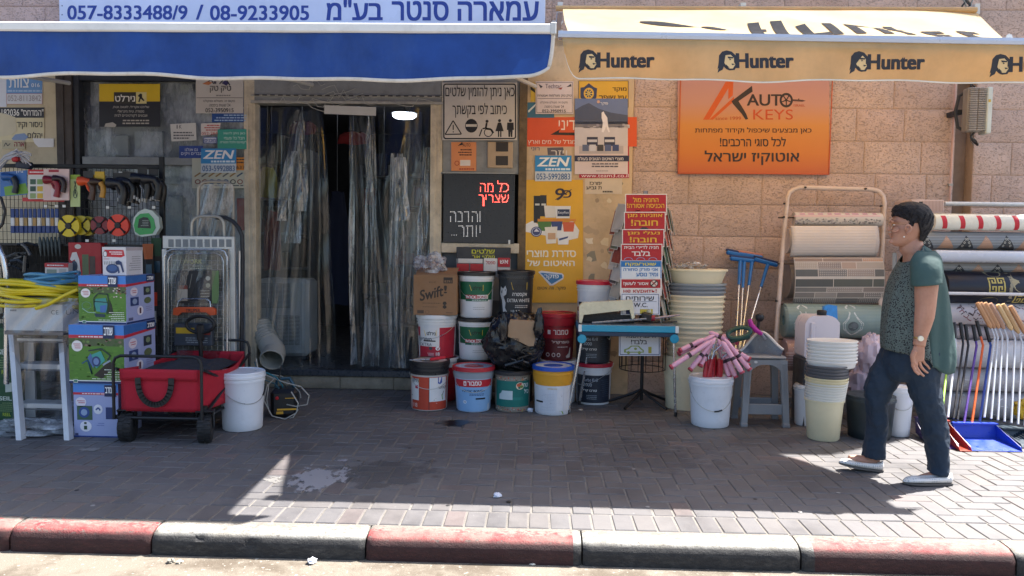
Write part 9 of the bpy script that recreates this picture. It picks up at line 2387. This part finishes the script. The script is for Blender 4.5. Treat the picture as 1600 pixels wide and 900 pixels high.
# shoes: pale woven flats
SH, nt, bs = new_mat('woven_pale_leather')
tc = N(nt, 'ShaderNodeTexCoord'); ck = N(nt, 'ShaderNodeTexVoronoi'); ck.inputs['Scale'].default_value = 75; ck.inputs['Randomness'].default_value = .15
nt.links.new(tc.outputs['Object'], ck.inputs['Vector'])
nt.links.new(ramp(nt, ck.outputs['Distance'], [(.22, lin('8d949c')), (.34, lin('dad7d2'))]), bs.inputs['Base Color']); bs.inputs['Roughness'].default_value = .5
nt.links.new(bump(nt, ck.outputs['Distance'], .5, .004), bs.inputs['Normal'])
def shoe(toe, heel, top_h, lift_toe, lift_heel, sgn):
 t_ = Vector((toe.x, toe.y, 0)); h_ = Vector((heel.x, heel.y, 0)); ax = (t_ - h_); L = ax.length; ax.normalize(); sd = Vector((-ax.y, ax.x, 0))
 secs = [(0, .006, .012), (.04, .024, .026), (.12, .036, .036), (.25, .042, .042), (.38, .043, .046), (.55, .038, .050), (.72, .034, .054), (.88, .032, .060), (.97, .026, .062), (1.0, .012, .058)]
 n = 20; vs = []; vs2 = []
 for u, hw, hh in secs:
  c = t_ - ax * (L * u); zb_ = lift_toe * (1 - u) ** 1.5 + lift_heel * u + .004
  for kk in range(n):
   a = 2 * pi * kk / n; zz = sin(a)
   y = (.5 + .5 * zz); o_ = sd * cos(a) * hw * (1 if zz < .2 else 1 - .25 * zz)
   if .28 < u < .93 and zz > .55: y = .5 + .5 * zz - .42 * (zz - .55) / .45
   q = c + o_; vs.append((q.x, q.y, zb_ + .004 + hh * y));
  for kk in range(n):
   a = 2 * pi * kk / n; q = c + sd * cos(a) * (hw + .0015); vs2.append((q.x, q.y, zb_ + (.010 if sin(a) > 0 else 0)))
 Ls = len(secs)
 fs = [(i * n + kk, i * n + (kk + 1) % n, (i + 1) * n + (kk + 1) % n, (i + 1) * n + kk) for i in range(Ls - 1) for kk in range(n)] + [tuple(range(n)), tuple((Ls - 1) * n + kk for kk in range(n))]
 mb = MB(); mb.add(vs, fs, SH); mb.build('shoe', wm, sub=1)
 mb = MB(); mb.add(vs2, fs, M('55504c', .7)); mb.build('sole', wm)
shoe(G(1411, 757), G(1487, 757), .06, .004, 0, -1)
gt, gh = G(1380, 737), G(1380, 737); tt = P(1311, 722, gh.y + .02)
shoe(Vector((tt.x, gh.y + .02, 0)), gh, .06, .034, 0, 1)
